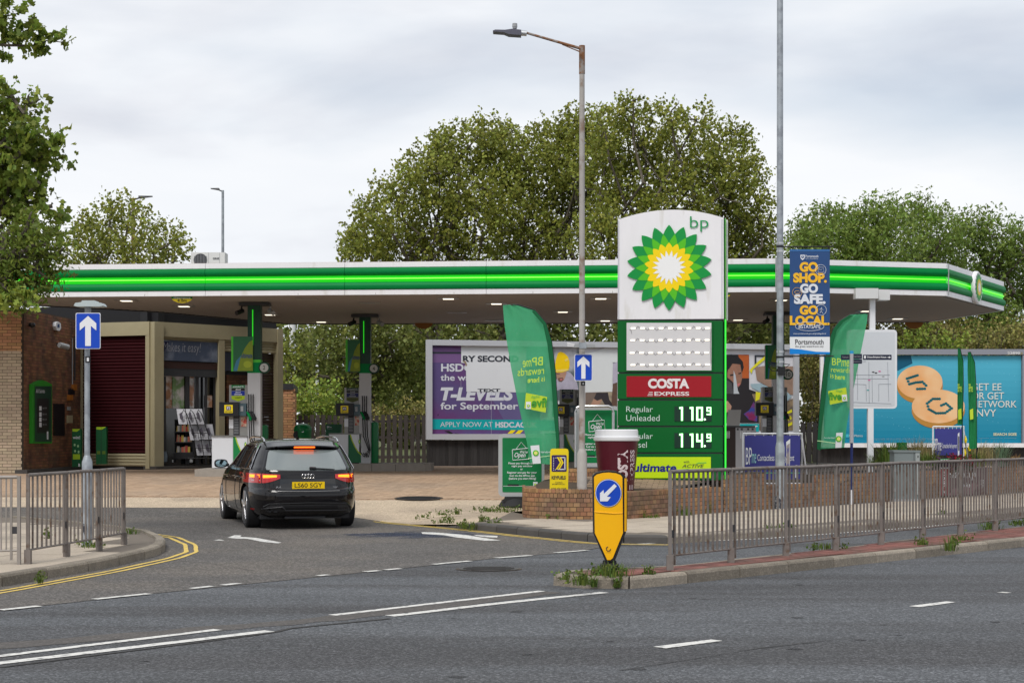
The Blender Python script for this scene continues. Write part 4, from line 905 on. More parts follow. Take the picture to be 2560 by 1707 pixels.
# air and water machine right of the totem
t = T('air_machine', P(1830, 1180, 40), 'grey cabinet machine with white vents beside the price sign', 'machine')
q = PZ(1830, 40.0); FP('body', q, rect(1815, 1068, 1839, 1190), flat('machine_black', (.025, .016, .015)), t, thick=.5); FP('side_panel', q, rect(1839, 1068, 1890, 1190), mat('machine_grey', (.3, .3, .32), .4), t, thick=.5)
FP('hood', q, [(1822, 1024), (1853, 1024), (1849, 1064), (1817, 1064)], mat('machine_hood', (.27, .265, .26), .4), t, thick=.1); FP('top', q, rect(1812, 1064, 1888, 1068), M_DARK, t, off=.02, thick=.5)
FPM('vents', q, [rect(x, y, x+3.4, y+1.4) for x in (1816, 1821, 1850, 1855, 1860, 1868, 1873) for y in (1078, 1081, 1084, 1087, 1090, 1093)], M_SWHITE, t)
FPM('buttons', q, [rect(x, 1070, x+5, 1075) for x in (1842, 1852, 1868, 1879)], M_DARK, t)

# ================================================================ TOTEM
tp = PL(P(1680, 1100, 31).x, 31.0, -12.0)
tp.p = Vector((P(1680, 1100, 31).x, 31.0, 0))
tb = tp.at(1678, 1200); tt = T('price_sign', (tb.x, tb.y, .55), 'tall white and green fuel price sign with sunburst above the brick planter', 'price sign')
def body(name, pts, m, th=.30, off=0, **k): return FP(name, tp, pts, m, tt, off=off, thick=th, **k)
topc = [(1545+264*i/16, 549.4-4.6*i/16-22.5*(1-((i-8)/8)**2)) for i in range(17)]
body('upper_cabinet', topc+[(1809.5, 797), (1544, 798.5)], M_WHITE)
for ya, yb in ((802, 930), (934, 997), (1001, 1063.5), (1067.5, 1130), (1134, 1199.5)): body('lower_cabinet', rect(1544, ya, 1807, yb), M_GREENP, th=.3)
body('core', rect(1547, 799, 1805, 1199), M_DARK, th=.26, off=-.02)
body('corner_shade', rect(1544.6, 552, 1548, 797), mat('edge_shadow', (.5, .5, .55), .3), th=.01, off=.006)  # thin greyer strips paint the shading of the cabinet's corners
body('corner_shade', rect(1803.5, 548, 1806, 797), mat('edge_shadow', (.5, .5, .55), .3), th=.01, off=.006)
# right-hand side: bright strip then white edge
a = tp.at(1809.7, 1199); r_, n_ = tp.r, tp.n
def side(nm, d0, d1, z0, z1, m, pr_=.0): 
    c = Vector((a.x, a.y, 0)); return MB().obox(c, r_, n_, .002+pr_, .012+pr_, d0, d1, z0, z1).build(nm, m, tt, fix=False)
zt_ = tp.at(1809, 546).z; zb_ = tp.at(1809, 1197).z; zm_ = tp.at(1809, 798).z
side('side_panel', .0, .33, zb_, zt_, M_GREENP)
side('side_light', .05, .2, zb_, zm_, mat('lit_green_side', (.05, .9, .05), .4, emit=(.03, 1, .04), es=1.0), .012); side('side_light', .05, .2, zm_, zt_, mat('side_upper', (.12, .55, .03), .4), .012)
MB().obox(Vector((a.x, a.y, 0)), r_, n_, .0, .045, .22, .32, zm_, zt_).build('rear_edge', M_WHITE, tt, fix=False)
MB().obox(Vector((tb.x, tb.y, 0)), r_, n_, -.5, .5, .05, .25, .3, tb.z+.01).build('foot', M_DARK, tt, fix=False)
# sunburst and letters
cs = tp.at(1672.6, 669, .03); rs = (tp.at(1672.6+107, 669)-tp.at(1672.6, 669)).length
sunburst(tt, cs, tp.r, tp.n, rs, off=.0, thick=.028, step=.004)
TX(tp, 'bp', 1725, 541, 1771, 579.5, mat('bp_green', (.0, .26, .07), .4), tt, off=.02, bold=-.005)
# empty LED window
body('window_frame', rect(1563, 804, 1782, 929), M_GREENP, th=.02, off=.02)
body('light_panel', rect(1566.5, 806.8, 1778.5, 925.7), mat('led_panel', (.60, .59, .60), .5), th=.01, off=.028)
cables = MB(); leds = 0
for k, (y0, y1, xs0) in enumerate(((820.5, 820.2, 1583), (850.6, 850.0, 1582), (882.2, 881.8, 1580.5), (912.2, 911.3, 1582.5))):
    pts = []
    for i in range(9):
        x = xs0+i*23.2; y = y0+(y1-y0)*i/8; FP('led_module', tp, rect(x-5.6, y-1.5, x+5.6, y+1.5), mat('led_lit', (.9, .88, .8), .4, emit=(1, .9, .72), es=1.2), tt, off=.04, thick=.008)
        pts.append(tp.at(x+6, y, .036)); 
        if i < 8: s_ = 1 if (i*7+k*3) % 3 else -1; pts += [tp.at(x+9, y+s_*1.5, .036), tp.at(x+11.5, y+s_*5.2, .036), tp.at(x+14.5, y+s_*3, .036), tp.at(x+17.3, y, .036)]
    cables.tube(pts, .0035, 4)
cables.tube([tp.at(1777, 822, .036), tp.at(1776, 858, .036), tp.at(1777, 908, .036)], .004, 4); cables.tube([tp.at(1574, 824, .036), tp.at(1578, 826, .036), tp.at(1579, 834, .036)], .004, 4)
cables.build('led_cables', mat('cable_grey', (.2, .19, .19), .5), tt)
# coffee panel
RW = mat('totem_white_print', (.72, .66, .66), .4); GW = mat('totem_pale_print', (.55, .68, .62), .4)
body('coffee_panel', rect(1566.5, 940, 1778, 992), M_RED, th=.01, off=.015)
TX(tp, 'COSTA', 1620, 946, 1723, 971, RW, tt, off=.02, bold=.05); TX(tp, 'EXPRESS', 1636, 979, 1723, 989, RW, tt, off=.02, bold=.02)
FPM('logo_bars', tp, [[(1623, 979.5), (1632, 979.5), (1632, 981), (1622, 981)], [(1621, 983.5), (1632, 983.5), (1632, 985), (1620, 985)], [(1619, 987.5), (1632, 987.5), (1632, 989), (1618.5, 989)]], RW, tt, off=.02)
TX(tp, 'Regular', 1565.5, 1015.5, 1632, 1034, GW, tt, off=.01, bold=-.005); TX(tp, 'Unleaded', 1565.5, 1037, 1649, 1052, GW, tt, off=.01, bold=-.005)
TX(tp, 'Regular', 1565.5, 1082.5, 1632, 1101, GW, tt, off=.01, bold=-.005); TX(tp, 'Diesel', 1565.5, 1104, 1617, 1118.5, GW, tt, off=.01, bold=-.005)
LEDG = mat('price_led', (.7, 1, .7), .4, emit=(.72, 1, .72), es=1.5); LEDH = mat('price_halo', (.05, .5, .08), .4, emit=(.02, .8, .05), es=.7)
def seg(polys, off, m, nm='price_digits'): FPM(nm, tp, polys, m, tt, off=off)
for yb in (1015.5, 1082):
    body('price_display', rect(1686, yb, 1778.5, yb+37), mat('display_dark', (.006, .03, .018), .3), th=.01, off=.012)
    def bars(lst, w):
        o = []
        for x0, y0, x1, y1 in lst:
            if abs(x1-x0) > abs(y1-y0): o.append(rect(x0-w, y0-w+yb, x1+w, y0+w+yb))
            else: o.append(rect(x0-w, y0-w+yb, x0+w, y1+w+yb))
        return o
    one = lambda x: [(x, 3.5, x, 33.5), (x-4.5, 4, x, 4)]
    big = one(1705)+one(1731)
    if yb == 1015.5: big += [(1743, 4, 1743, 33), (1755, 4, 1755, 33), (1743, 3.5, 1755, 3.5), (1743, 33.5, 1755, 33.5)]
    else: big += [(1743, 4, 1743, 20), (1755, 4, 1755, 33.5), (1743, 20, 1755, 20)]
    nine = [(1768, 3.2, 1776, 3.2), (1768, 3.2, 1768, 11), (1768, 11.5, 1776, 11.5), (1776.5, 3.2, 1776.5, 20), (1768, 20, 1776, 20)]
    seg(bars(big, 2.9)+bars(nine, 2.0), .016, LEDH, 'digit_glow'); seg(bars(big, 2.0)+bars(nine, 1.3), .02, LEDG)
    dcx, dcy = 1762, yb+32.5; seg([[(dcx-3, dcy), (dcx, dcy-3), (dcx+3, dcy), (dcx, dcy+3)]], .02, LEDG)
body('fuel_panel', rect(1566.5, 1142, 1777, 1194.5), mat('lime_panel', (.48, .68, .005), .4), th=.01, off=.015)
TX(tp, 'ultimate', 1583, 1158, 1691, 1179, mat('navy_ink', (.01, .015, .2), .4), tt, off=.02, bold=.03, shear=.1); TX(tp, 'with', 1709, 1150.5, 1723, 1157, M_DARK, tt, off=.02)
TX(tp, 'ACTIVE', 1705, 1160, 1760, 1168.5, M_DARK, tt, off=.02, shear=.3, bold=.005); TX(tp, 'technology', 1728, 1172, 1761, 1180, M_DARK, tt, off=.02)
FPM('green_swoosh', tp, [[(1738, 1160), (1745, 1156), (1766, 1155), (1766, 1157), (1747, 1158)], [(1700, 1173), (1722, 1171), (1722, 1173), (1700, 1175)]], flat('swoosh', (.1, .45, .08)), tt, off=.02)

# ================================================================ BRICK PLANTERS
def planter_ring(lab, pts, zt, z0, top2=True, nmax=295, name='brick_planter', hb=.225, thick=.23):
    path = Path(pts); t = T(name, (pts[0][0], pts[0][1], z0), lab, 'planter wall')
    ztf = zt if callable(zt) else (lambda u: zt)
    strip_wall(path, z0-.1, (lambda u: ztf(u)-.02), .0, thick, 'core', M_MORT, t)
    zmax = max(ztf(path.len*i/40) for i in range(41)); n = int(round((zmax-z0)/.075)); rows = []
    for k in range(n): rows.append((.075, .1125 if k < n-2 else .067))
    bricks(t, path, z0+.005, (lambda u: ztf(u)-.01), M_BRICKP, courses=rows, nmax=nmax, bond=True, gap=.009)
    # coping bricks seen from above
    mb = MB(); u = 0; inner = path.shift(-thick)
    if not callable(zt):
        while u < path.len-.02:
            a, t1 = path.at(u+.005); b, t2 = path.at(min(u+.07, path.len)); n1_ = Vector((t1.y, -t1.x, 0))
            j = random.uniform(-.003, .003)
            mb.hull8([a+n1_*.006+Vector((0, 0, zt-.03)), b+n1_*.006+Vector((0, 0, zt-.03)), b-n1_*thick+Vector((0, 0, zt-.03)), a-n1_*thick+Vector((0, 0, zt-.03))], [a+n1_*.004+Vector((0, 0, zt+j)), b+n1_*.004+Vector((0, 0, zt+j)), b-n1_*thick+Vector((0, 0, zt+j)), a-n1_*thick+Vector((0, 0, zt+j))]); u += .075
        mb.build('coping_brick', M_BRICKP, t, fix=False, kind='stuff')
    return t
arc = []
for i in range(9):
    w = R(180+i*11.25); arc.append((1.02+.83*math.cos(w), 29.25+.83*math.sin(w)*1.0))
front_pts = [(.19, 30.6)]+arc+[(1.9, 28.38)]
planter_ring('low curved brick planter wall at the foot of the street lamp', front_pts, .585, .08)
planter_ring('low brick planter wall under the price sign behind the railings', [(1.905, 28.40), (2.45, 29.2), (3.78, 30.8)], .56, .1, nmax=295)
planter_ring('stepped brick pier between the price sign and blue banner', [(3.62, 31.45), (3.80, 30.84), (4.68, 31.88), (4.62, 32.4)], (lambda u: .82 if .45 < u < 2.15 else .82), .1)
planter_ring('low brick wall under the blue banner', [(4.70, 31.94), (6.43, 33.95)], .55, .1)
planter_ring('brick wall behind the grey cabinet and planting', [(5.9, 33.65), (7.87, 35.75), (12.2, 41.0), (14.5, 43.8)], (lambda u: .55+.0*u if u < 0 else .73), .1, nmax=295)
# soil and the sloped brick bed behind
def rb(X, Y): return .5
sheet('planter_bed', [(.35, 30.5), (.3, 29.3), (1.05, 28.62), (1.85, 28.6), (2.4, 29.4), (3.75, 31.1), (3.7, 33.4), (1.2, 33.4), (.6, 32)], lambda x, y: .5+max(0, (y-29.2))*.055, M_SOIL, [29.2, 30, 31, 32, 33], kind='structure')
sbr = sheet('brick_bed', [(1.25, 29.9), (2.75, 29.9), (3.6, 31.0), (3.6, 32.6), (1.3, 32.6)], lambda x, y: .54+max(0, (y-29.9))*.12, M_MORT, [30, 31, 32], kind='structure')
slabs(sbr, [(1.28, 29.93), (2.73, 29.93), (3.58, 31.0), (3.58, 32.5), (1.32, 32.5)], lambda x, y: .54+max(0, (y-29.9))*.12, (2, 30), -8, .21, .1, mat('bed_brick', (.27, .19, .13), .9, var=.3, vs=3, pieces=.2), -12, 12, -4, 34, dz=.008, name='paving_brick', nmax=200)
sheet('planter_bed', [(4.75, 32.2), (6.5, 34.2), (8.1, 36.2), (12.2, 41.3), (14.4, 44.0), (12.5, 46), (8, 42), (5, 36)], lambda x, y: .58 if y > 34.4 else .5, M_SOIL, [34.3, 34.5], kind='structure')
planter_ring('inner brick kerb of the planter behind the round wall', [(.95, 32.2), (1.0, 31.6), (1.3, 31.45), (2.1, 31.45)], .86, .5, nmax=120)
# ================================================================ CAR
car = T('estate_car', (0, 0, 0), 'black estate car with lit brake lights turning into the filling station', 'car')
PAINT = mat('car_paint', (.0035, .003, .004), .25, .0, coat=.75, spec=.1)
CGL = mat('car_glass', (.02, .024, .024), .04, spec=1.0, coat=.6); TRIM = mat('car_trim', (.014, .014, .015), .5)
CHR = mat('chrome', (.6, .6, .62), .18, 1.0)
Zk = np.array([.18, .24, .34, .45, .56, .60, .635, .66, .72, .80, .88, .93, .97, 1.02, 1.08, 1.16, 1.25, 1.32, 1.365, 1.395, 1.42, 1.436, 1.444])
yR = np.array([.26, .12, .03, .00, .00, .01, .035, .075, .09, .10, .115, .135, .165, .215, .275, .36, .46, .55, .62, .70, .86, 1.15, 1.5])
yF = np.array([4.42, 4.55, 4.66, 4.70, 4.69, 4.67, 4.65, 4.62, 4.56, 4.42, 4.2, 3.95, 3.55, 3.35, 3.22, 3.03, 2.82, 2.64, 2.50, 2.40, 2.25, 2.0, 1.75])
Wk = np.array([.80, .86, .895, .91, .913, .913, .912, .911, .908, .902, .893, .885, .87, .84, .815, .775, .73, .69, .655, .61, .53, .36, .14])
def prof(z): return float(np.interp(z, Zk, yR)), float(np.interp(z, Zk, yF)), float(np.interp(z, Zk, Wk))
NE = 5.0
def yrear(x, z):
    a, b, w = prof(z); Lh = (b-a)/2; q = min(.999, abs(x)/w); n = NE; return (a+b)/2-Lh*(1-q**n)**(1/n)+.04*q*q
def xside(y, z):
    a, b, w = prof(z); Lh = (b-a)/2; q = min(.999, abs(y-(a+b)/2)/Lh); return w*(1-q**NE)**(1/NE)
zs = []
for i in range(len(Zk)-1): zs += list(np.linspace(Zk[i], Zk[i+1], 4)[:-1])
zs.append(Zk[-1]); NA = 144; vs = []; fs = []
for z in zs:
    a, b, w = prof(z); Lh = (b-a)/2; yc = (a+b)/2
    for j in range(NA):
        th = 2*math.pi*j/NA; c, s = math.cos(th), math.sin(th); x = w*math.copysign(abs(c)**(2/NE), c); y = Lh*math.copysign(abs(s)**(2/NE), s)
        q = abs(x)/w; vs.append((x, yc+y+(.04*q*q if s < 0 else -.12*q*q), z))
for i in range(len(zs)-1):
    for j in range(NA): fs.append((i*NA+j, i*NA+(j+1) % NA, (i+1)*NA+(j+1) % NA, (i+1)*NA+j))
fs.append(tuple(range(NA))[::-1]); fs.append(tuple((len(zs)-1)*NA+j for j in range(NA)))
body_o = O('body', vs, fs, PAINT, car, smooth=True, local=True)
# cut the wheel arches
AX = (.97, 3.78); WR = .335
tmp = []
for y in AX:
    for s_ in (-1, 1):
        c = MB().tube([(s_*.60, y, WR), (s_*1.1, y, WR)], WR+.05, 40).build('cut', TRIM, None); tmp.append(c)
        md = body_o.modifiers.new('b', 'BOOLEAN'); md.operation = 'DIFFERENCE'; md.object = c; md.solver = 'EXACT'
dg = bpy.context.evaluated_depsgraph_get(); me2 = bpy.data.meshes.new_from_object(body_o.evaluated_get(dg)); body_o.modifiers.clear(); body_o.data = me2
me2.materials.clear(); me2.materials.append(PAINT)
for c in tmp: bpy.data.objects.remove(c)
me2.polygons.foreach_set('use_smooth', [True]*len(me2.polygons))
try: me2.set_sharp_from_angle(angle=R(30))
except Exception: pass
def patch(name, outline, m, mode, off=.006, side_=1, parent=car, n=12, thick=.0):
    """surface patch following the body: outline is a quad grid f(u,v)->(a,z)"""
    vs = []; fs = []; N_ = n
    for i in range(N_+1):
        for j in range(N_+1):
            a, z = outline(i/N_, j/N_)
            if mode == 'rear': vs.append((a, yrear(a, z)-off, z+off*.25))
            else:
                x = xside(a, z); vs.append((side_*(x+off), a, z))
    for i in range(N_):
        for j in range(N_): fs.append((i*(N_+1)+j, (i+1)*(N_+1)+j, (i+1)*(N_+1)+j+1, i*(N_+1)+j+1))
    mb = MB(); mb.add(vs, fs); o = mb.build(name, m, parent, smooth=True, local=True)
    if o.data.polygons[0].normal.dot(Vector((0, -1, 0)) if mode == 'rear' else Vector((side_, 0, 0))) < 0: o.data.flip_normals()
    return o
def quad(x00, x10, z0, x01, x11, z1, rnd=0.0):     # bottom-left,bottom-right at z0, top at z1; optional bow
    def f(u, v):
        l_ = x00+(x01-x00)*v; r_ = x10+(x11-x10)*v; z = z0+(z1-z0)*v
        # rounded corners by squeezing ends
        k = 1-rnd*max(0, abs(2*v-1)-.75)*4*.25; c = (l_+r_)/2; return (c+(l_-c)*k+((r_-l_)*k)*u, z+(.02*(1-(2*u-1)**2) if rnd else 0)*(2*v-1)*.6)
    return f
# hatch surround (dark) and rear glass
patch('rear_glass', quad(-.66, .66, .945, -.56, .56, 1.25, .12), mat('rear_glass', (.16, .185, .185), .07, spec=1.0, coat=.5), 'rear', off=.008, n=16)  # pale base colour stands in for the sky reflected in the glass
patch('glass_surround', quad(-.72, .72, .925, -.60, .60, 1.268, .06), mat('gloss_black', (.01, .01, .011), .12, coat=.7), 'rear', off=.004, n=16)
# spoiler
sp_ = []
for i in range(17):
    x = -.60+1.2*i/16; y = yrear(x*.98, 1.34)
    sp_.append([(x, y+.06, 1.385-.02*(x/.6)**2), (x, y-.17+.05*(x/.6)**4, 1.335-.03*(x/.6)**2), (x, y-.175+.05*(x/.6)**4, 1.315-.03*(x/.6)**2), (x, y-.05, 1.275-.025*(x/.6)**2), (x, y+.06, 1.28)])
mb = MB(); vs = [v for r_ in sp_ for v in r_]; fs = [(i*5+j, i*5+(j+1) % 5, (i+1)*5+(j+1) % 5, (i+1)*5+j) for i in range(16) for j in range(5)]+[(0, 1, 2, 3, 4), tuple(80+j for j in (4, 3, 2, 1, 0))]
mb.add(vs, fs).build('spoiler', PAINT, car, smooth=True, local=True)
ys_ = yrear(0, 1.3)-.1
MB().box(-.165, .165, ys_-.03, ys_+.05, 1.292, 1.313).build('brake_light_high', mat('brake_lit', (.9, .1, .0), .3, emit=(1, .13, .01), es=2.2), car, local=True, fix=False)
# tail lights
LR = mat('tail_red', (.35, .004, .006), .15, coat=1.0, emit=(.6, .004, .003), es=.16); LO = mat('tail_lit', (.9, .25, .02), .3, emit=(1, .22, .01), es=2.4)
LW = mat('tail_white', (.5, .35, .36), .2, coat=.6)
for s_ in (-1, 1):
    def inner(u, v, s_=s_):
        x = .71-(.71-.44)*u; z0 = .735+.075*u**1.6; z1 = .885-.015*u; return (s_*x, z0+(z1-z0)*v)
    def outer(u, v, s_=s_):
        x = .72+(.905-.72)*u*.985; z0 = .735+.0*u; z1 = .885+.005*u; w = prof(.8)[2]; return (s_*min(x, w*.992), z0+(z1-z0)*v)
    a_ = patch('tail_light', inner, LR, 'rear', off=.012); b_ = patch('tail_light', outer, LR, 'rear', off=.012)
    patch('lamp_strip', lambda u, v, s_=s_: (s_*(.695-.2*u), .815+.012*u+(.86-.815-.0*u)*v*(1-.3*u)), LO, 'rear', off=.018, parent=a_, n=6)
    patch('lamp_strip', lambda u, v, s_=s_: (s_*(.74+.11*u), .82+(.865-.82)*v), LO, 'rear', off=.018, parent=b_, n=6)
    patch('reverse_lamp', lambda u, v, s_=s_: (s_*(.735+.1*u), .765+.022*v), LW, 'rear', off=.018, parent=b_, n=4)
    patch('tail_light', lambda u, v, s_=s_: (.30+.12*u, .745+.04*(1-u)*0+(.885-.745-.03*(1-u))*v), LR, 'side', off=.01, side_=s_, n=8)
# hatch shut lines
def rline(pts, w=.004, m=TRIM, nm='panel_gap', par=car, off=.004):
    P_ = []
    for a, b in zip(pts, pts[1:]):
        for i in range(8): f = i/8; x = a[0]+(b[0]-a[0])*f; z = a[1]+(b[1]-a[1])*f; P_.append((x, yrear(x, z)-off, z))
    P_.append((pts[-1][0], yrear(*pts[-1])-off, pts[-1][1])); return MB().tube(P_, w, 5).build(nm, m, par, local=True)
rline([(-.70, .92), (-.715, .88), (-.715, .735), (-.70, .69), (-.66, .60), (-.6, .575), (.6, .575), (.66, .60), (.70, .69), (.715, .735), (.715, .88), (.70, .92)])
patch('boot_recess', quad(-.46, .46, .625, -.44, .44, .80), mat('gloss_black', (.01, .01, .011), .12, coat=.7), 'rear', off=-.0005+.003, n=8)
rline([(-.5, .612), (0, .606), (.5, .612)], .006, mat('dull_chrome', (.3, .3, .3), .3, .8), 'boot_lip', off=.008)
# plate
yp_ = yrear(0, .71)-.02
MB().box(-.26, .26, yp_-.012, yp_+.01, .645, .757).build('number_plate', mat('plate_yellow', (.78, .52, .0), .4), car, local=True, fix=False)
def ltext(s, x0, x1, z0, z1, y, m, par, bold=0.0, nm='lettering'):
    v, f = textgeo(s, bold); return O(nm, [(x0+(x1-x0)*a, y, z0+(z1-z0)*b) for a, b, _ in v], f, m, par, local=True)
ltext('LS60 SGY', -.222, .222, .668, .738, yp_-.0145, flat('plate_ink', (.012, .012, .012)), car, .008)
ltext('A4', -.52, -.43, .655, .69, yrear(-.47, .67)-.012, CHR, car, .03, 'badge'); ltext('TDI', .40, .47, .66, .68, yrear(.43, .67)-.012, CHR, car, .03, 'badge')
yb_ = yrear(0, .845)-.012
for i in range(4):
    c = (-.069+.046*i, yb_, .845); MB().tube([(c[0]+.031*math.cos(a), yb_, c[2]+.031*math.sin(a)) for a in [k*math.pi/10 for k in range(21)]], .0034, 6).build('ring_badge', CHR, car, local=True, smooth=True)
# wiper
MB().tube([(.03, yrear(.03, .96)-.03, .972), (.13, yrear(.13, .965)-.03, .968)], [.022, .022], 8).tube([(.12, yrear(.1, .965)-.03, .967), (.30, yrear(.3, .955)-.025, .958), (.44, yrear(.44, .95)-.02, .952)], [.012, .009, .005], 6).build('rear_wiper', M_BLACK, car, local=True)
# bumper details
patch('diffuser', lambda u, v: (-.66+1.32*u, .285+(.40-.285)*v+.02*(1-abs(2*u-1)**4)*0), mat('diffuser_grey', (.03, .03, .032), .45), 'rear', off=.006, n=14)
patch('mesh_insert', lambda u, v: ((-.44+.9*u)+(.03 if u > .9 else 0)*(1-v), .315+(.375-.315)*v), M_BLACK, 'rear', off=.012, n=8)
rline([(-.74, .27), (-.70, .36), (-.62, .41), (0, .425), (.62, .41), (.70, .36), (.74, .27)], .009, PAINT, 'bumper_crease', off=.008)
rline([(-.72, .33), (-.42, .365), (-.36, .305), (.70, .30)], .007, mat('trim_grey', (.05, .05, .053), .4), 'trim_strip', off=.014)
for x in (-.60, -.515):
    y = yrear(x, .30); MB().tube([(x, y-.03, .305), (x, y+.2, .305)], .038, 18, cap=False).build('exhaust_pipe', CHR, car, local=True, smooth=True); MB().tube([(x, y+.0, .305), (x, y+.1, .305)], .034, 16).build('exhaust_bore', M_BLACK, car, local=True)
for s_ in (-1, 1): patch('reflector', lambda u, v, s_=s_: (s_*(.80+.05*u), .30+.03*v), mat('reflector_red', (.3, .01, .01), .2), 'rear', off=.006, n=3)
# side glass, chrome surround, doors
for s_ in (-1, 1):
    def zt(y): return 1.335-.06*max(0, (y-1.9)/1.0)**2-.10*max(0, (1.0-y)/.6)**2
    def y_front(v): return 3.02-.62*v
    def y_back(v): return .62+.22*v
    def gfun(u, v, e=0.0):
        z0, y0, y1 = .965-e*.4, y_back(v)-e, y_front(v)+e
        y = y0+(y1-y0)*u; z1 = min(1.325+e*.4, zt(y)+e*.3); return (y, z0+(z1-z0)*v)
    patch('window_surround', lambda u, v: gfun(u, v, .03), TRIM, 'side', off=.004, side_=s_, n=20)
    gg = patch('side_glass', gfun, CGL, 'side', off=.008, side_=s_, n=20)
    pts = []
    for f in [i/20 for i in range(21)]: pts.append(gfun(0, f, .02))
    for f in [i/20 for i in range(21)]: pts.append(gfun(f, 1, .02))
    pts2 = [gfun(f, 0, .02) for f in [i/20 for i in range(21)]]
    for pp_ in (pts, pts2): MB().tube([(s_*(xside(a, z)+.010), a, z) for a, z in pp_], .007, 5).build('window_trim', CHR, car, local=True, smooth=True)
    for y, w_ in ((1.93, .05), (1.02, .03)): MB().tube([(s_*(xside(y+k*.02, z)+.010), y+k*.1, z) for k, z in ((0, .97), (-.2, 1.1), (-.5, 1.3))], w_/2, 6).build('door_pillar', TRIM, car, local=True)
    def sline(pp_, w=.004, m=TRIM, nm='panel_gap', off=.002):
        q_ = []
        for a, b in zip(pp_, pp_[1:]):
            for i in range(6): f = i/6; y = a[0]+(b[0]-a[0])*f; z = a[1]+(b[1]-a[1])*f; q_.append((s_*(xside(y, z)+off), y, z))
        q_.append((s_*(xside(*pp_[-1])+off), *pp_[-1])); return MB().tube(q_, w, 5).build(nm, m, car, local=True)
    sline([(1.88, .95), (1.92, .6), (1.90, .27)]); sline([(2.95, .95), (3.05, .7), (3.02, .27)]); sline([(1.15, .95), (1.35, .75), (1.42, .45)]); sline([(1.42, .27), (3.02, .27)])
    sline([(.9, .80), (2.0, .815), (3.6, .80)], .010, PAINT, 'shoulder_line', .0)
    for y in (1.62, 2.62): MB().tube([(s_*(xside(y, .8)+.03), y-.1, .80), (s_*(xside(y, .8)+.035), y+.1, .795)], .014, 8).build('door_handle', PAINT, car, local=True)
    # roof rail
    MB().tube([(s_*.60, .70, 1.385), (s_*.60, .80, 1.435), (s_*.595, 1.1, 1.462), (s_*.58, 2.0, 1.468), (s_*.57, 2.4, 1.445), (s_*.57, 2.5, 1.40)], .016, 8).build('roof_rail', CHR, car, local=True, smooth=True)
    # mirror
    mm = MB(); c = Vector((s_*1.0, 3.0, 1.0))
    mm.tube([(s_*.87, 3.02, .97), (s_*.93, 3.0, .985)], .03, 8)
    o = mm.build('mirror_arm', TRIM, car, local=True)
    vs = []
    for th_, rr in ((-.02, .85), (0, 1), (.07, .92), (.12, .55)):
        for j in range(20): w = 2*math.pi*j/20; vs.append((c.x+.118*rr*math.copysign(abs(math.cos(w))**.7, math.cos(w)), c.y+th_, c.z+.075*rr*math.copysign(abs(math.sin(w))**.7, math.sin(w))))
    fs = [(i*20+j, i*20+(j+1) % 20, (i+1)*20+(j+1) % 20, (i+1)*20+j) for i in range(3) for j in range(20)]+[tuple(range(20)), tuple(60+j for j in range(20))]
    MB().add(vs, fs).build('mirror_housing', PAINT, car, local=True, smooth=True)
    MB().add([(c.x+.095*math.cos(w), c.y-.024, c.z+.058*math.sin(w)) for w in [2*math.pi*j/20 for j in range(20)]], [tuple(range(20))]).build('mirror_glass', mat('mirror_glass', (.35, .5, .55), .03, 1.0), car, local=True)
# antenna
MB().hull8([(-.022, 1.04, 1.42), (.022, 1.04, 1.42), (.022, 1.16, 1.43), (-.022, 1.16, 1.43)], [(-.006, 1.0, 1.468), (.006, 1.0, 1.468), (.006, 1.05, 1.464), (-.006, 1.05, 1.464)]).build('roof_aerial', PAINT, car, local=True)
# underside and wheels
MB().box(-.72, .72, .35, 4.3, .16, .3).build('underbody', M_BLACK, car, local=True, fix=False)
MB().box(-.35, .3, .22, .8, .17, .26).build('silencer', M_DARK, car, local=True, fix=False)
for y in AX:
    for s_ in (-1, 1):
        w = bpy.data.objects.new('wheel', None); link(w, car); w.location = (s_*.775, y, WR)
        MB().tube([(s_*d_, 0, 0) for d_ in (-.115, -.10, .085, .105, .11)], [WR-.03, WR, WR, WR-.02, WR-.07], 40).build('tyre', M_RUBBER, w, local=True, smooth=True)
        al = mat('alloy', (.42, .42, .44), .3, .9)
        mb = MB(); k = 40
        mb.tube([(s_*.09, 0, 0), (s_*.1135, 0, 0)], [WR-.055, WR-.065], 40, cap=False)
        mb.build('rim', al, w, local=True, smooth=True)
        MB().tube([(s_*.05, 0, 0), (s_*.111, 0, 0)], [WR-.07, WR-.07], 40).build('brake_well', M_DARK, w, local=True)
        sp_m = MB()
        for k in range(5):
            a = 2*math.pi*k/5+.3; ca, sa = math.cos(a), math.sin(a); px_, pz_ = -sa, ca
            def pt(r_, t_, x): return (s_*x, r_*ca+t_*px_, r_*sa+t_*pz_)
            sp_m.hull8([pt(.03, -.035, .10), pt(.262, -.05, .10), pt(.262, .05, .10), pt(.03, .035, .10)], [pt(.03, -.03, .122), pt(.262, -.03, .120), pt(.262, .03, .120), pt(.03, .03, .122)])
        sp_m.build('spokes', al, w, local=True)
        MB().tube([(s_*.10, 0, 0), (s_*.128, 0, 0)], [.05, .04], 16).build('hub', al, w, local=True)
        MB().tube([(s_*(-.12), 0, 0), (s_*(-.11), 0, 0)], [WR+.04, WR+.04], 30).build('arch_liner', M_BLACK, w, local=True)
# number of degrees turned to the left; rear axle centre on the road at the photographed spot
yaw = R(17); car.rotation_euler = (0, 0, yaw)
fwd = Vector((-math.sin(yaw), math.cos(yaw), 0)); axle = Vector((-3.50, 28.2, 0)); car.location = axle-fwd*AX[0]+Vector((0, 0, .005))
# ================================================================ STREET FURNITURE
def zb_(y): return EYE-(y-1072)
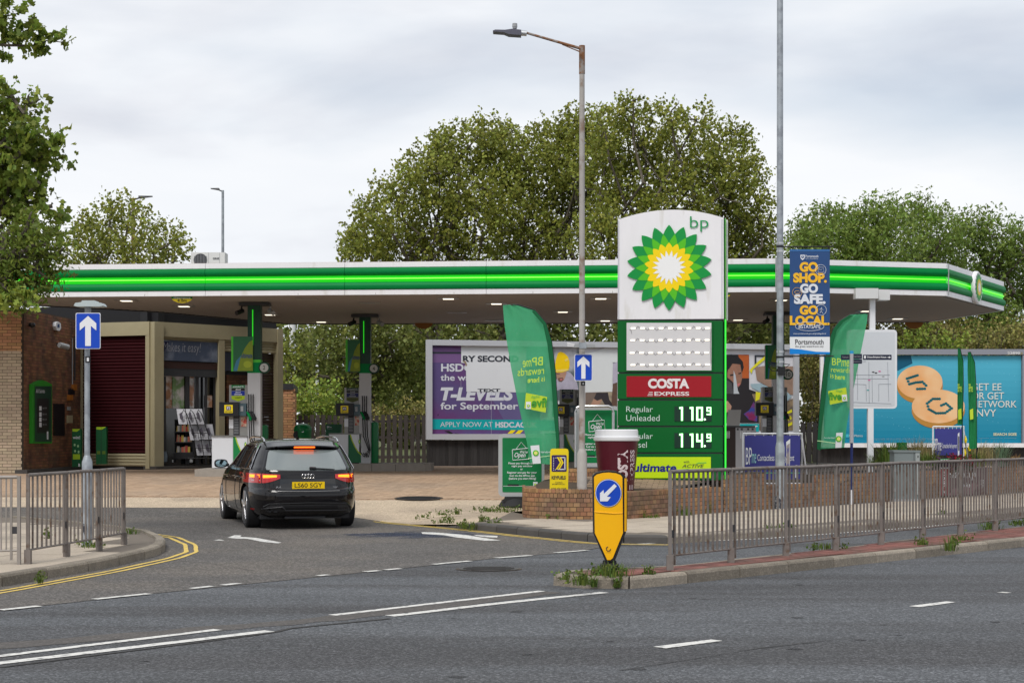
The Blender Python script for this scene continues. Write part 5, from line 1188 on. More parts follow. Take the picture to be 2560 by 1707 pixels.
# --- street lamp with arm
Yl = 28.4
def lampcol():
    b = G(1455, 1298, .1); t = T('street_lamp', b, 'tall weathered street lamp with rusty bracket arm behind the yellow bollard', 'street lamp')
    h = EYE-(110-1072)/F*Yl
    MB().tube([(b.x, b.y, .02), (b.x, b.y, 1.19), (b.x, b.y, 1.27)], [.083, .083, .05], 16).build('base', M_LAMPP, t, smooth=True)
    MB().tube([(b.x, b.y, 1.26), (b.x, b.y, h-.45)], [.05, .044], 16).build('column', M_LAMPP, t, smooth=True)
    MB().tube([(b.x, b.y, h-.47), (b.x, b.y, h)], [.05, .05], 16).build('top_sleeve', M_RUST, t, smooth=True)
    p = PZ(1455, Yl)
    MB().tube([p.at(1452, 122), p.at(1316, 83)], [.024, .02], 10).build('arm', M_RUST, t, smooth=True)
    MB().tube([p.at(1450, 130), p.at(1405, 112)], [.012, .008], 6).build('arm_brace', M_RUST, t)
    MB().tube([p.at(1317, 84.5), p.at(1302, 83)], [.045, .048], 14).build('clamp', M_SILVER, t, smooth=True)
    FP('head', p, [(1232, 77), (1238, 74.5), (1262, 75), (1281, 72.5), (1303, 75), (1303, 88), (1272, 86), (1260, 81), (1233, 79)], mat('lamp_head', (.09, .09, .12), .5), t, off=.11, thick=.22)
    FP('lens', p, [(1238, 79.4), (1259, 81.3), (1272, 86.3), (1288, 87)][::1]+[(1288, 86), (1260, 80)], M_GREY, t, off=.08, thick=.16)
    MB().lathe(p.at(1287, 72.5), [(.035, 0), (.035, .02), (.043, .025), (.04, .085)], 12).build('photocell', M_GREY, t)
    return t
lampcol()
def oneway(px, ptop, pbot, Y, x0, x1, lab, light=None, num='1', numy=(890, 906)):
    """blue arrow plate"""
    p = PZ(px, Y-.12); t = T('one_way_sign', p.at(px, pbot), lab, 'sign')
    FP('plate_rim', p, rrect(x0, ptop, x1, pbot, 4), M_SWHITE, t, off=.0, thick=.012); FP('plate', p, rrect(x0+1.6, ptop+1.6, x1-1.6, pbot-1.6, 3.4), M_BLUE, t, off=.004)
    w = x1-x0; h = pbot-ptop; c = (x0+x1)/2
    FP('arrow', p, [(c, ptop+h*.085), (c+w*.335, ptop+h*.29), (c+w*.335, ptop+h*.49), (c+w*.115, ptop+h*.36), (c+w*.115, ptop+h*.92), (c-w*.115, ptop+h*.92), (c-w*.115, ptop+h*.36), (c-w*.335, ptop+h*.49), (c-w*.335, ptop+h*.29)], M_SWHITE, t, off=.008)
    MB().tube([p.at(c-9, (ptop+pbot)/2-8, -.03), p.at(c+9, (ptop+pbot)/2-8, -.03)], .02, 6).build('bracket', M_GREY, t)
    return t
def numplate(px0, py0, px1, py1, Y, n, lab):
    p = PZ((px0+px1)/2, Y); t = T('number_plate', p.at((px0+px1)/2, py1), lab, 'number plate'); FP('plate', p, rect(px0, py0, px1, py1), M_BLACK, t, thick=.006)
    w = px1-px0; TX(p, n, px0+w*.3, py0+3, px0+w*.72, py1-3, M_SWHITE, t, off=.004, bold=.03)
oneway(1458, 885, 952, Yl, 1436, 1481, 'blue one way arrow sign clamped to the tall street lamp')
numplate(1452.5, 953.5, 1463, 964, Yl-.053, '2', 'small black number 2 plate on the street lamp')
pL = PZ(1460, Yl-.15)
t = T('sign_light', pL.at(1460, 868), 'pale trough light over the one way sign on the street lamp', 'sign light'); FP('trough', pL, [(1437, 860), (1487, 861), (1489, 868), (1434, 868)], M_GREY, t, off=.08, thick=.2); FP('clamp', pL, rect(1448, 856, 1466, 871), M_GALV, t, off=.09, thick=.22)
t = T('broken_tube', PZ(1430, 53.2).at(1430, 860), 'bent white trim hanging off the billboard top edge behind the sign light', 'trim'); FP('trim', PZ(1430, 53.2), [(1418, 856), (1438, 860), (1446, 862), (1438, 863), (1418, 860)], M_WHITE, t, thick=.03); FP('trim', PZ(1430, 53.2), [(1418, 862), (1440, 865), (1438, 866.5), (1418, 865)], M_WHITE, t, thick=.03)
# --- sign pole on the left pavement
b = G(218, 1364, .1); Yp = b.y
t = T('sign_post', b, 'galvanised sign post with flared base behind the left railing', 'post')
MB().tube([(b.x, b.y, .02), (b.x, b.y, EYE-(1154-1072)/F*Yp), (b.x, b.y, EYE-(1138-1072)/F*Yp)], [.068, .068, .037], 14).build('base', M_GALV, t, smooth=True)
MB().tube([(b.x, b.y, EYE-(1140-1072)/F*Yp), (b.x, b.y, EYE-(768-1072)/F*Yp)], [.036, .034], 14).build('pole', M_GALV, t, smooth=True)
pS = PZ(220, Yp)
FP('lamp_unit', pS, [(184, 764), (188, 757), (203, 755), (205, 751), (235, 751), (238, 755), (252, 757), (257, 764), (250, 766), (190, 766)], mat('lamp_unit', (.42, .48, .49), .4), t, off=.12, thick=.24)
MB().tube([pS.at(220, 766), pS.at(220, 782)], .042, 10).build('neck', M_GREY, t)
MB().tube([pS.at(217, 1308), pS.at(217, 1360)], .0695, 14).build('sticker_wrap', mat('scraped_sticker', (.04, .045, .06), .6, col2=(.35, .37, .4), c2s=14), t, smooth=True)
oneway(220, 782, 872, Yp, 189, 251, 'blue one way arrow sign on the galvanised post by the shop')
numplate(213, 890.5, 226, 906, Yp-.04, '1', 'small black number 1 plate on the galvanised sign post')
# --- tall pole with banner
b = G(1950, 1273, .1); Yt = b.y
t = T('tall_pole', b, 'tall galvanised lamp column rising out of the picture beside the council banner', 'lamp post')
def zpx(y, Y): return EYE-(y-1072)/F*Y
MB().tube([(b.x, b.y, .02), (b.x, b.y, zpx(1118, Yt)), (b.x, b.y, zpx(1104, Yt))], [.088, .088, .065], 18).build('base', M_GALV, t, smooth=True)
MB().tube([(b.x, b.y, zpx(1106, Yt)), (b.x, b.y, 10.6), (b.x, b.y, 12)], [.066, .056, .05], 18).build('column', M_GALV, t, smooth=True)
MB().tube([(b.x-.02, b.y-.02, zpx(1240, Yt)), (b.x-.02, b.y-.02, .11)], .0895, 18).build('sticker_wrap', mat('scraped_sticker', (.04, .045, .06), .6, col2=(.35, .37, .4), c2s=14), t, smooth=True)
MB().tube([(b.x, b.y, 11.95), (b.x-1.2, b.y, 12.3)], .03, 8).tube([(b.x-1.2, b.y, 12.3), (b.x-1.8, b.y, 12.36)], [.06, .03], 8).build('lamp_arm', M_GREY, t)
for y in (606, 614, 626, 877, 890, 902, 922): MB().tube([(b.x, b.y, zpx(y, Yt)), (b.x, b.y, zpx(y+5, Yt))], .069, 16).build('strap', M_BLACK if y in (614, 890, 922) else M_SILVER, t)
MB().box(b.x-.05, b.x+.08, b.y-.12, b.y, zpx(938, Yt), zpx(917, Yt)).build('cable_box', M_BLACK, t, fix=False)
for y in (917, 905): MB().tube([(b.x-.0, b.y-.08, zpx(y+12, Yt)), (b.x-.15, b.y-.06, zpx(y+10, Yt)), (b.x-.22, b.y-.02, zpx(y, Yt)), (b.x-.05, b.y+.05, zpx(y+2, Yt)), (b.x+.18, b.y-.02, zpx(y+6, Yt)), (b.x+.1, b.y-.07, zpx(y+14, Yt))], .008, 5).build('cable', M_BLACK, t)
pb2 = PZ(2024, Yt)
t2 = T('banner', pb2.at(2024, 885), 'navy council street banner reading go shop go safe go local on the tall pole', 'banner')
for y in (617, 890): MB().tube([pb2.at(1955, y), pb2.at(2084, y)], .012, 8).build('arm', M_BLACK, t2)
FP('cloth', pb2, rect(1974.5, 623.5, 2074.5, 885), mat('banner_cloth', (.02, .065, .19), .55, var=.1, vs=3), t2, off=.012, thick=.012)
FP('hem', pb2, rect(1974.5, 623.5, 2074.5, 629), mat('banner_hem', (.03, .12, .32), .5), t2, off=.016)
FP('white_field', pb2, rect(1974.5, 842, 2074.5, 885), M_SWHITE, t2, off=.015); FP('blue_wave', pb2, [(1974.5, 871), (2000, 873), (2040, 879), (2074.5, 880), (2074.5, 885), (1974.5, 885)], mat('wave_blue', (.0, .2, .62), .5), t2, off=.018)
YB = mat('banner_yellow', (.82, .45, .02), .5); WB = mat('banner_white', (.66, .68, .74), .5)
FP('crest', pb2, [(2001, 637), (2012, 637), (2012, 644), (2010, 648), (2006.5, 650.5), (2003, 648), (2001, 644)], WB, t2, off=.02); FP('crest_core', pb2, circ(2006.5, 642, 3.5, 3.5, 12), M_NAVY, t2, off=.023); FP('crest_star', pb2, circ(2006.5, 641, 1.5, 1.5, 8), WB, t2, off=.026)
TX(pb2, 'Portsmouth', 2014, 637.5, 2046, 643.5, WB, t2, off=.02, bold=.01); TX(pb2, 'CITY COUNCIL', 2014, 645.5, 2046, 648, WB, t2, off=.02)
for s_, x0, y0, x1, y1, m_ in (('GO', 1999, 655, 2045, 680, YB), ('SHOP.', 1983, 682, 2067, 707, YB), ('GO', 2000, 709, 2045, 733, WB), ('SAFE.', 1985, 735, 2064, 760, WB), ('GO', 1999, 763, 2045, 787, YB), ('LOCAL.', 1974.5, 789, 2074, 813, YB)):
    TX(pb2, s_, x0, y0, x1, y1, m_, t2, off=.022, bold=.055)
def ring(nm, pl, cx, cy, rx, ry, m, par, w=.006, off=.026): return MB().tube([pl.at(cx+rx*math.cos(a), cy+ry*math.sin(a), off) for a in [k*math.pi/14 for k in range(29)]], w, 4).build(nm, m, par)
ring('icon_ring', pb2, 2052, 675, 13, 13, WB, t2, .004); ring('icon_ring', pb2, 1993, 731, 12, 12, YB, t2, .003); ring('icon_ring', pb2, 2053, 775, 13, 13, WB, t2, .004); ring('oval_ring', pb2, 2024, 816, 36, 11, WB, t2, .004)
MB().tube([pb2.at(x, y, .03) for x, y in ((2046, 668), (2058, 668), (2060, 681), (2045, 681), (2046, 668))], .004, 4).tube([pb2.at(x, y, .03) for x, y in ((2049, 671), (2050, 675), (2054, 675), (2055, 671))], .003, 4).build('bag_icon', WB, t2)
MB().tube([pb2.at(x, y, .03) for x, y in ((1986, 730), (1990, 727), (1997, 727), (2001, 730), (1998, 734), (1989, 734), (1986, 730))], .004, 4).build('mask_icon', YB, t2)
MB().tube([pb2.at(x, y, .03) for x, y in ((2050, 783), (2053, 777), (2053, 771), (2055, 768))], .004, 4).tube([pb2.at(x, y, .03) for x, y in ((2057, 784), (2053, 777))], .004, 4).tube([pb2.at(x, y, .03) for x, y in ((2049, 774), (2053, 771), (2058, 775))], .004, 4).build('walker_icon', WB, t2)
TX(pb2, '#STAYSAFE', 1996, 811, 2051, 822, WB, t2, off=.03, bold=.01); TX(pb2, 'www.portsmouth.gov.uk/gosafegolocal', 1983, 832, 2065, 836.5, WB, t2, off=.022)
TX(pb2, 'Portsmouth', 1988, 848, 2059, 861, M_DARK, t2, off=.02, bold=.01); TX(pb2, 'the great waterfront city', 1988, 863, 2059, 869.5, M_DARK, t2, off=.02)
# --- finger post
b = G(2129, 1262, .1); Yf = b.y; pf = PZ(2129, Yf); t = T('finger_post', b, 'slim blue and white finger post with dark direction signs', 'signpost')
for y0, y1, m_ in ((1262, 1224, M_SWHITE), (1224, 1107, flat('post_navy', (.01, .02, .11))), (1107, 884, mat('post_pale', (.42, .42, .45), .4)), (884, 877, flat('post_cyan', (.02, .3, .6)))):
    r_ = .028 if y1 >= 1107 else .038; MB().tube([(b.x, b.y, zpx(y0, Yf)), (b.x, b.y, zpx(y1, Yf))], r_, 14).build('post_section', m_, t, smooth=True)
DB = flat('finger_dark', (.012, .016, .04))
for x0, y0, x1, y1, s_ in ((2103, 886, 2124, 899, 'Portsmouth'), (2130, 884.5, 2155, 897, 'Hotel Centre'), (2130, 898, 2155, 909, 'Station'), (2158, 886.5, 2229, 899.5, 'Dickens Birthplace Museum')):
    f_ = FP('finger', pf, rect(x0, y0, x1, y1), DB, t, off=.01, thick=.03)
    if x0 == 2158: TX(pf, s_, 2168, 890, 2216, 896, M_SWHITE, f_, off=.016, bold=.02); FP('symbol', pf, rect(2160, 889, 2165, 896), M_SWHITE, f_, off=.016); FP('arrow', pf, [(2219, 892), (2223, 892), (2223, 890), (2227, 893), (2223, 896), (2223, 894), (2219, 894)], M_SWHITE, f_, off=.016)
    else: TX(pf, s_, x0+3, y0+4, x1-3, y1-4, M_GREY, f_, off=.016)
# --- map board
Ym = 37.5; pm_ = PZ(2180, Ym); bm_ = pm_.at(2176, 1182); t = T('map_board', bm_, 'white framed street map board on a post behind the finger post', 'map board')
FP('frame', pm_, rrect(2118, 824, 2242.5, 1021, 9), mat('board_white', (.68, .69, .72), .35), t, thick=.12)
FP('map_sheet', pm_, rrect(2124, 830, 2237, 1015, 5), mat('map_paper', (.56, .58, .62), .5, var=.06, vs=2), t, off=.004)
mb = MB()
for (x0, y0, x1, y1) in ((2134, 937, 2225, 937), (2134, 946, 2222, 947), (2172, 905, 2173, 1008), (2180, 937, 2181, 1005), (2134, 960, 2165, 961), (2165, 961, 2166, 1003), (2197, 960, 2228, 960), (2197, 960, 2197, 1003), (2130, 1005, 2228, 1009), (2219, 905, 2222, 1003), (2134, 905, 2165, 903), (2144, 906, 2144, 1000)): mb.tube([pm_.at(x0, y0, .007), pm_.at(x1, y1, .007)], .004, 4)
mb.build('map_streets', flat('map_line', (.28, .3, .34)), t)
for x, y, m_ in ((2183, 930, M_DARK), (2190, 932, M_DARK), (2199, 928, flat('map_pink', (.6, .1, .3))), (2173, 950, flat('map_pink', (.6, .1, .3))), (2208, 941, M_GREY), (2170, 975, flat('map_teal', (.1, .35, .35)))): FP('map_mark', pm_, circ(x, y, 3.5, 1.6, 8), m_, t, off=.009)
FP('post', pm_, rect(2170, 1021, 2184, 1182), M_SWHITE, t, thick=.12); FP('post', pm_, rect(2175, 744, 2188.5, 824), M_SWHITE, t, off=-.02, thick=.12)
FP('lamp_box', pm_, rect(2139.5, 720.5, 2196, 746), mat('lampbox', (.6, .6, .6), .4), t, off=.2, thick=.3); FP('lamp_box', pm_, rect(2197, 724, 2225, 750), mat('lampbox', (.6, .6, .6), .4), t, off=-.1, thick=.4)
# --- grey cabinet
b = G(2268, 1254, .1); t = T('utility_cabinet', b, 'grey metal utility cabinet on the pavement behind the railings', 'cabinet'); Yb = b.y
pc = PZ(2268, Yb); cg = mat('cabinet_grey', (.17, .2, .205), .5, var=.1, vs=4)
FP('body', pc, rect(2236, 1130, 2300, 1254), cg, t, thick=.45); FP('lid', pc, [(2234, 1125), (2302, 1126), (2301, 1130.5), (2234, 1130)], cg, t, off=.02, thick=.5); FP('plinth', pc, rect(2235, 1247, 2301, 1256), M_GREY, t, off=.02, thick=.45)
FP('door_gap', pc, rect(2284.5, 1131, 2285.5, 1247), M_DARK, t, off=.003); FP('side_strip', pc, rect(2289, 1132, 2299, 1236), mat('cabinet_pale', (.28, .31, .31), .5), t, off=.03, thick=.03); FP('lock', pc, circ(2295, 1141, 1.3, 3, 10), M_BLACK, t, off=.034)
for y in (1170, 1220): FP('hinge', pc, rect(2236.5, y, 2238.5, y+9), M_GREY, t, off=.006)
# --- traffic bollard
b = G(1524, 1424, .12); Yb = b.y; p = PZ(1524, Yb-.1); t = T('traffic_bollard', b, 'yellow keep left bollard with blue arrow disc on the traffic island', 'bollard')
MB().lathe((b.x, b.y, .10), [(.125, 0), (.12, .02), (.095, .03), (.11, .04), (.11, .05), (.085, .06), (.1, .07), (.1, .08), (.075, .09), (.07, .12)], 24).build('rubber_base', M_RUBBER, t, smooth=True)
out = [(1482, 1189), (1489, 1182), (1505, 1177.5), (1523, 1176), (1542, 1178), (1556, 1183), (1564, 1190), (1565, 1330), (1537, 1402), (1518, 1404), (1513, 1400), (1484, 1333)]
FP('shell', p, out, M_BLACK, t, off=-.012, thick=.17)
inn = [(1485, 1192), (1492, 1185.5), (1508, 1181.5), (1522, 1180.5), (1540, 1182.5), (1552, 1187), (1556, 1193), (1557.5, 1331), (1532, 1394), (1526, 1399), (1518, 1399), (1487, 1332)]
FP('yellow_face', p, inn, M_AMBER, t, off=.0, thick=.01)
FP('side_face', PL(p.at(1565, 1200).x, Yb-.1, 60), [(1563.6, 1195), (1567.6, 1195), (1567.6, 1326), (1563.6, 1328)], M_AMBER, t, off=.012, thick=.01)
FP('disc_rim', p, circ(1521, 1232, 33.5, 35.5, 36), M_BLACK, t, off=.004); FP('disc_ring', p, circ(1521, 1232, 32.6, 34.6, 36), M_SWHITE, t, off=.007); FP('disc_face', p, circ(1521, 1232, 31, 33, 36), M_BLUE, t, off=.010)
FP('arrow', p, [(1500, 1252.5), (1500, 1232), (1509, 1224), (1509.5, 1234), (1536, 1209), (1542, 1215), (1517, 1241), (1527, 1242), (1519, 1252.5)], M_SWHITE, t, off=.014)
MB().tube([p.at(1521+5.5*math.cos(a), 1371+5.5*math.sin(a), .005) for a in [k*.5 for k in range(10)]], .004, 4).build('recycling_mark', M_DARK, t); TX(p, 'recycle', 1515, 1379.5, 1527, 1381.5, M_DARK, t, off=.004)
MB().tube([p.at(1485.5, 1279, .0), p.at(1510, 1281, .004), p.at(1535, 1283, .003), p.at(1556.5, 1282, .0)], .006, 6).build('crease', M_AMBER, t, smooth=True)
# --- guard rails
def railing(name, pts, lab, m, h=1.0, nb=11, z0=.12, foot=True, bw=.009, solid_feet=True):
    t = T(name, (pts[0][0], pts[0][1], z0), lab, 'railing')
    for i, (x, y) in enumerate(pts):
        MB().box(-.018, .018, -.018, .018, 0, h).build('post', m, t, local=True, fix=False).location = Vector((x-pts[0][0], y-pts[0][1], 0))
        if foot: o = MB().box(-.035, .035, -.035, .035, 0, .16).build('foot', m, t, local=True, fix=False); o.location = Vector((x-pts[0][0], y-pts[0][1], 0))
    base = None
    for (x0, y0), (x1, y1) in zip(pts, pts[1:]):
        a = Vector((x0-pts[0][0], y0-pts[0][1], 0)); b_ = Vector((x1-pts[0][0], y1-pts[0][1], 0)); dd = (b_-a); u = dd.normalized(); ang = math.atan2(u.y, u.x)
        wv = random.uniform(-.006, .006)
        for z, w_ in ((h-.012, .02), (.155, .012)): MB().tube([a+u*.02+Vector((0, 0, z)), (a+b_)/2+Vector((0, 0, z+wv)), b_-u*.02+Vector((0, 0, z))], w_, 8).build('rail', m, t, local=True, smooth=True)
        # second post of each panel, next to the joint
        o = MB().box(-.012, .012, -.012, .012, .05, h-.01).build('post', m, t, local=True, fix=False); o.location = a+u*.085; o.rotation_euler = (0, 0, ang)
        o = MB().box(.02, .075, -.006, .006, .34, .42).build('link_plate', M_DARK, t, local=True, fix=False); o.location = a; o.rotation_euler = (0, 0, ang)
        for k in range(nb):
            if base is None: base = mesh('bar', *(lambda q_: (q_.v, q_.f))(MB().box(-bw, bw, -bw, bw, .155, h-.02)), m)
            o = bpy.data.objects.new('bar', base); o.location = a+u*(.085+(dd.length-.085)*(k+1)/(nb+1)); o.rotation_euler = (random.uniform(-.004, .004), random.uniform(-.004, .004), ang); link(o, t)
    return t
rp = [(1.656+.766*i, 18.03+.994*i) for i in range(12)]
railing('guard_railing', rp, 'long brown guard railing running along the brick traffic island', M_RAIL, h=1.045, nb=11, bw=.0095)
railing('guard_railing', [(-5.03, 22.3), (-5.10, 21.25), (-5.23, 20.2), (-5.38, 19.12)], 'brown grey guard railing at the edge of the left pavement', M_RAIL, h=1.0, z0=.1, nb=7, bw=.009)
railing('guard_railing', [(-5.46, 19.05), (-6.9, 18.95), (-8.4, 18.9), (-9.9, 18.9)], 'pale galvanised guard railing at the left edge behind the kerb', M_RAILG, h=.98, z0=.1, nb=24, foot=False, bw=.007)
# --- coffee cup display
Yk = 29.15; k_ = F/Yk; cx = (1541.5-1280)/k_; zb0 = zpx(1226, Yk); zb1 = zpx(1100, Yk); zt1 = zpx(1073, Yk); r0, r1 = 41.5/k_, 54.5/k_
t = T('cup_display', (cx, Yk, zb0-.06), 'giant maroon takeaway coffee cup with white lid beside the price sign', 'cup display')
MB().lathe((cx, Yk, 0), [(r0, zb0-.06), (r1, zb1)], 48).build('cup', mat('cup_maroon', (.075, .006, .014), .35, var=.1, vs=5), t, smooth=True)
H_ = zt1-zb1
MB().lathe((cx, Yk, 0), [(r1*1.03, zb1-.01), (r1*1.06, zb1+H_*.05), (r1*1.06, zb1+H_*.3), (r1*1.0, zb1+H_*.38), (r1*.985, zb1+H_*.92), (r1*.95, zb1+H_), (r1*.9, zb1+H_), (r1*.88, zb1+H_*.8)], 48).build('lid', mat('lid_white', (.72, .73, .75), .3), t, smooth=True)
def cuptext(s, u0, u1, y0, y1, bold):       # vertical writing bottom to top; u = pixel x on the cup face, y = pixel
    v, f = textgeo(s, bold); vs = []
    for a, b_, _ in v:
        py = y1+(y0-y1)*a; px = u1+(u0-u1)*b_; z = zpx(py, Yk); rr = r0+(r1-r0)*(z-zb0)/(zb1-zb0)+.004; xx = (px-1541.5)/k_; xx = max(-rr*.995, min(rr*.995, xx)); vs.append((cx+xx, Yk-math.sqrt(rr*rr-xx*xx), z))
    O('lettering', vs, f, mat('cup_print', (.62, .52, .54), .45), t)
cuptext('COSTA', 1541, 1567, 1124, 1214, .05); cuptext('EXPRESS', 1573, 1584, 1124, 1204, .02)
for i in range(3):
    o = MB()
    for j in range(8):
        pass
for i, x in enumerate((1571, 1575, 1579)):
    z0, z1 = zpx(1223, Yk), zpx(1211, Yk); rr = r0+.006; xx = (x-1541.5)/k_; O('logo_bar', [(cx+xx, Yk-math.sqrt(max(0, rr*rr-xx*xx))-.004, z0), (cx+xx+.012, Yk-math.sqrt(max(0, rr*rr-(xx+.012)**2))-.004, z0), (cx+xx+.012, Yk-math.sqrt(max(0, (rr+.01)**2-(xx+.012)**2))-.004, z1), (cx+xx, Yk-math.sqrt(max(0, (rr+.01)**2-xx*xx))-.004, z1)], [(0, 1, 2, 3)], mat('cup_print', (.62, .52, .54), .45), t)
# --- KEYFUELS sign
Yq = 29.5; p = PZ(1397, Yq); t = T('fuel_card_sign', p.at(1397, 1232), 'yellow fuel card sign standing in the curved brick planter', 'sign')
FP('panel', p, [(1374, 1240), (1375.5, 1129), (1377, 1123), (1381, 1121), (1415, 1121), (1420, 1123), (1421.5, 1129), (1420, 1240)], mat('keyfuel_yellow', (.80, .62, .01), .4), t, thick=.012)
VI = flat('violet_ink', (.03, .012, .1)); FP('logo_field', p, rrect(1379, 1137, 1416.5, 1178.5, 3), VI, t)
FPM('logo_dots', p, [circ(x, y, 1.1, 1.1, 8) for x, y in [(1384, 1144+i*4.3) for i in range(8)]+[(1388+i*4, 1144) for i in range(3)]+[(1388, 1174)]], M_SWHITE, t, off=.008)
FPM('logo_lines', p, [rect(1394, 1171.5, 1412, 1174), rect(1411, 1143, 1413.5, 1174), rect(1401, 1142, 1413, 1144.4)], M_SWHITE, t, off=.008)
FPM('logo_chevrons', p, [[(1392, 1142), (1396, 1142), (1404, 1156), (1393, 1173), (1389, 1173), (1399.5, 1156)], [(1398, 1142), (1402, 1142), (1409, 1156), (1399, 1173), (1395, 1173), (1405, 1156)]], M_YEL, t, off=.011)
TX(p, 'KEYFUELS', 1379, 1189, 1414, 1197.5, M_DARK, t, bold=.03, off=.006); TX(p, 'FOR MORE', 1388, 1204, 1406, 1206.5, M_DARK, t, off=.006, bold=.01); TX(p, 'INFORMATION CALL', 1380, 1208, 1413, 1210.7, M_DARK, t, off=.006, bold=.01); TX(p, '0330 333 3330', 1378, 1219, 1415, 1224, M_DARK, t, off=.006, bold=.02)
# --- forecourt A-boards
def aboard(dx, dy, sc, Y, lab, yb):
    def q_(x, y): return (1246+dx+(x-1246)*sc, 1083+dy+(y-1083)*sc)
    def Q(pts): return [q_(x, y) for x, y in pts]
    p = PZ(1300, Y); b_ = p.at(*q_(1303, yb)); t = T('pavement_sign', b_, lab, 'sign')
    def fp(nm, pts, m, off=.004, th=0): return FP(nm, p, Q(pts), m, t, off=off, thick=th)
    def tx(s, x0, y0, x1, y1, off=.012, **k): a = q_(x0, y0); c = q_(x1, y1); return TX(p, s, *a, *c, M_SWHITE, t, off=off, **k)
    gf = mat('sign_frame_grey', (.40, .41, .42), .4)
    fp('frame', rrect(1246, 1084, 1361, 1241, 12), gf, .0, .07); fp('poster', rrect(1256, 1094, 1354, 1230, 3), mat('poster_green', (.004, .17, .05), .4, var=.3, vs=2.2), .004)
    fp('poster_line', rect(1258, 1214, 1353, 1215), M_SWHITE, .008)
    mb = MB(); mb.tube([p.at(*q_(x, y), .01) for x, y in ((1281, 1124), (1321, 1120), (1323, 1147), (1282, 1150), (1281, 1124))], .008, 4).tube([p.at(*q_(x, y), .01) for x, y in ((1290, 1123), (1303, 1105), (1316, 1120))], .005, 4).build('drawn_sign', M_SWHITE, t)
    tx("We're", 1300, 1125, 1319, 1133, shear=.3, bold=.01); tx('Open', 1286, 1131, 1314, 1146, shear=.3, bold=.015)
    tx('Please pay through the', 1271, 1155, 1335, 1161, bold=.02); tx('night pay window', 1279, 1162, 1331, 1168, bold=.02); tx('or', 1301, 1171, 1307, 1174.5, bold=.02)
    tx('Register and pay for your', 1268, 1178, 1342, 1184.5, bold=.02); tx('fuel via the BPme app', 1274, 1186, 1337, 1192, bold=.02); tx('(before you start filling)', 1272, 1193, 1340, 1199.5, bold=.02)
    fp('store_badge', rect(1269, 1210, 1297, 1214), M_BLACK, .01); fp('brand_square', rect(1333, 1204, 1344, 1215), M_SWHITE, .012); c = q_(1338.5, 1211); smalllogo(t, p, c[0], c[1], 3.4*sc, .016)
    fp('base_neck', [(1262, 1241), (1312, 1241), (1318, 1255), (1258, 1255)], M_RUBBER, .05, .25)
    c = p.at(*q_(1288, 1272)); w_ = (p.at(*q_(1330, 1272))-c).length
    MB().lathe(c+Vector((0, .15, 0)), [(w_*.97, 0), (w_, .06), (w_*.8, .16), (w_*.45, .24), (w_*.3, .26)], 28).build('base', M_RUBBER, t, smooth=True)
    return t
aboard(0, 0, 1, 32.5, 'green we are open pavement sign with black base left of the brick planter', 1272)
t = aboard(192, -69, .97, 36.5, 'green we are open sign in a chrome tube frame behind the street lamp', 1268)
p = PZ(1300, 36.4); MB().tube([p.at(x, y, .03) for x, y in ((1439, 1168), (1439, 1030), (1442, 1019), (1450, 1015), (1521, 1015), (1530, 1019), (1533, 1030), (1533, 1168))], .03, 8).build('tube_frame', M_SILVER, t, smooth=True)
# --- feather flags
def feather(outline, Y, lab, pole, mats_, prints=None, wave=.05):
    """outline: left edge list and right edge list of pixels from top to bottom"""
    le, re_ = outline; p = PZ(le[0][0], Y); b_ = p.at(*pole[-1]); t = T('feather_flag', b_, lab, 'flag')
    n = 28; k = 12; vs = []; fs = []
    def lerp(lst, f):
        f *= len(lst)-1; i = min(int(f), len(lst)-2); g = f-i; return (lst[i][0]+(lst[i+1][0]-lst[i][0])*g, lst[i][1]+(lst[i+1][1]-lst[i][1])*g)
    for i in range(n+1):
        a = lerp(le, i/n); c = lerp(re_, i/n)
        for j in range(k+1):
            u = j/k; vs.append(p.at(a[0]+(c[0]-a[0])*u, a[1]+(c[1]-a[1])*u, wave*math.sin(u*5+i*.16)*math.sin(math.pi*u)+.02*math.sin(u*17+i*.35)))
    for i in range(n):
        for j in range(k): q0 = i*(k+1)+j; fs.append((q0, q0+k+1, q0+k+2, q0+1))
    O('cloth', vs, fs, mats_, t, smooth=True)
    MB().tube([p.at(x, y, -.02) for x, y in pole], .012, 8).build('pole', M_BLACK, t, smooth=True)
    return t, p
FG = mat('flag_green', (.10, .54, .27), .75, trans=.55, alpha=.78, var=.22, vs=1.8, spec=.15); FGD = mat('flag_sleeve', (.005, .13, .045), .6, trans=.25)
def N2(pts): return [(x*1.0884, y*1.0884) for x, y in pts]
t, p = feather((N2([(1155, 701), (1158, 740), (1165, 790), (1175, 850), (1187, 910), (1199, 965), (1210, 1015), (1218, 1063)]), N2([(1182, 699), (1228, 712), (1254, 742), (1267, 785), (1275, 850), (1281, 940), (1284, 1010), (1283, 1068)])), 31.6, 'big green feather flag with mirrored yellow writing left of the street lamp', N2([(1158, 701), (1190, 700), (1228, 712), (1254, 742), (1267, 785), (1275, 850), (1281, 940), (1284, 1010), (1286, 1120)]), FG)
FY = flat('flag_yellow', (.5, .7, .06)); FYL = mat('flag_lime', (.48, .62, .03), .5)
seg_ = N2([(1228, 712), (1254, 742), (1267, 785), (1275, 850), (1281, 940), (1284, 1010), (1283, 1068)]); seg_i = [(x-7-4*(i in (2, 3, 4)), y+4) for i, (x, y) in enumerate(seg_)]
FP('sleeve', p, seg_+seg_i[::-1], FGD, t, off=.06)
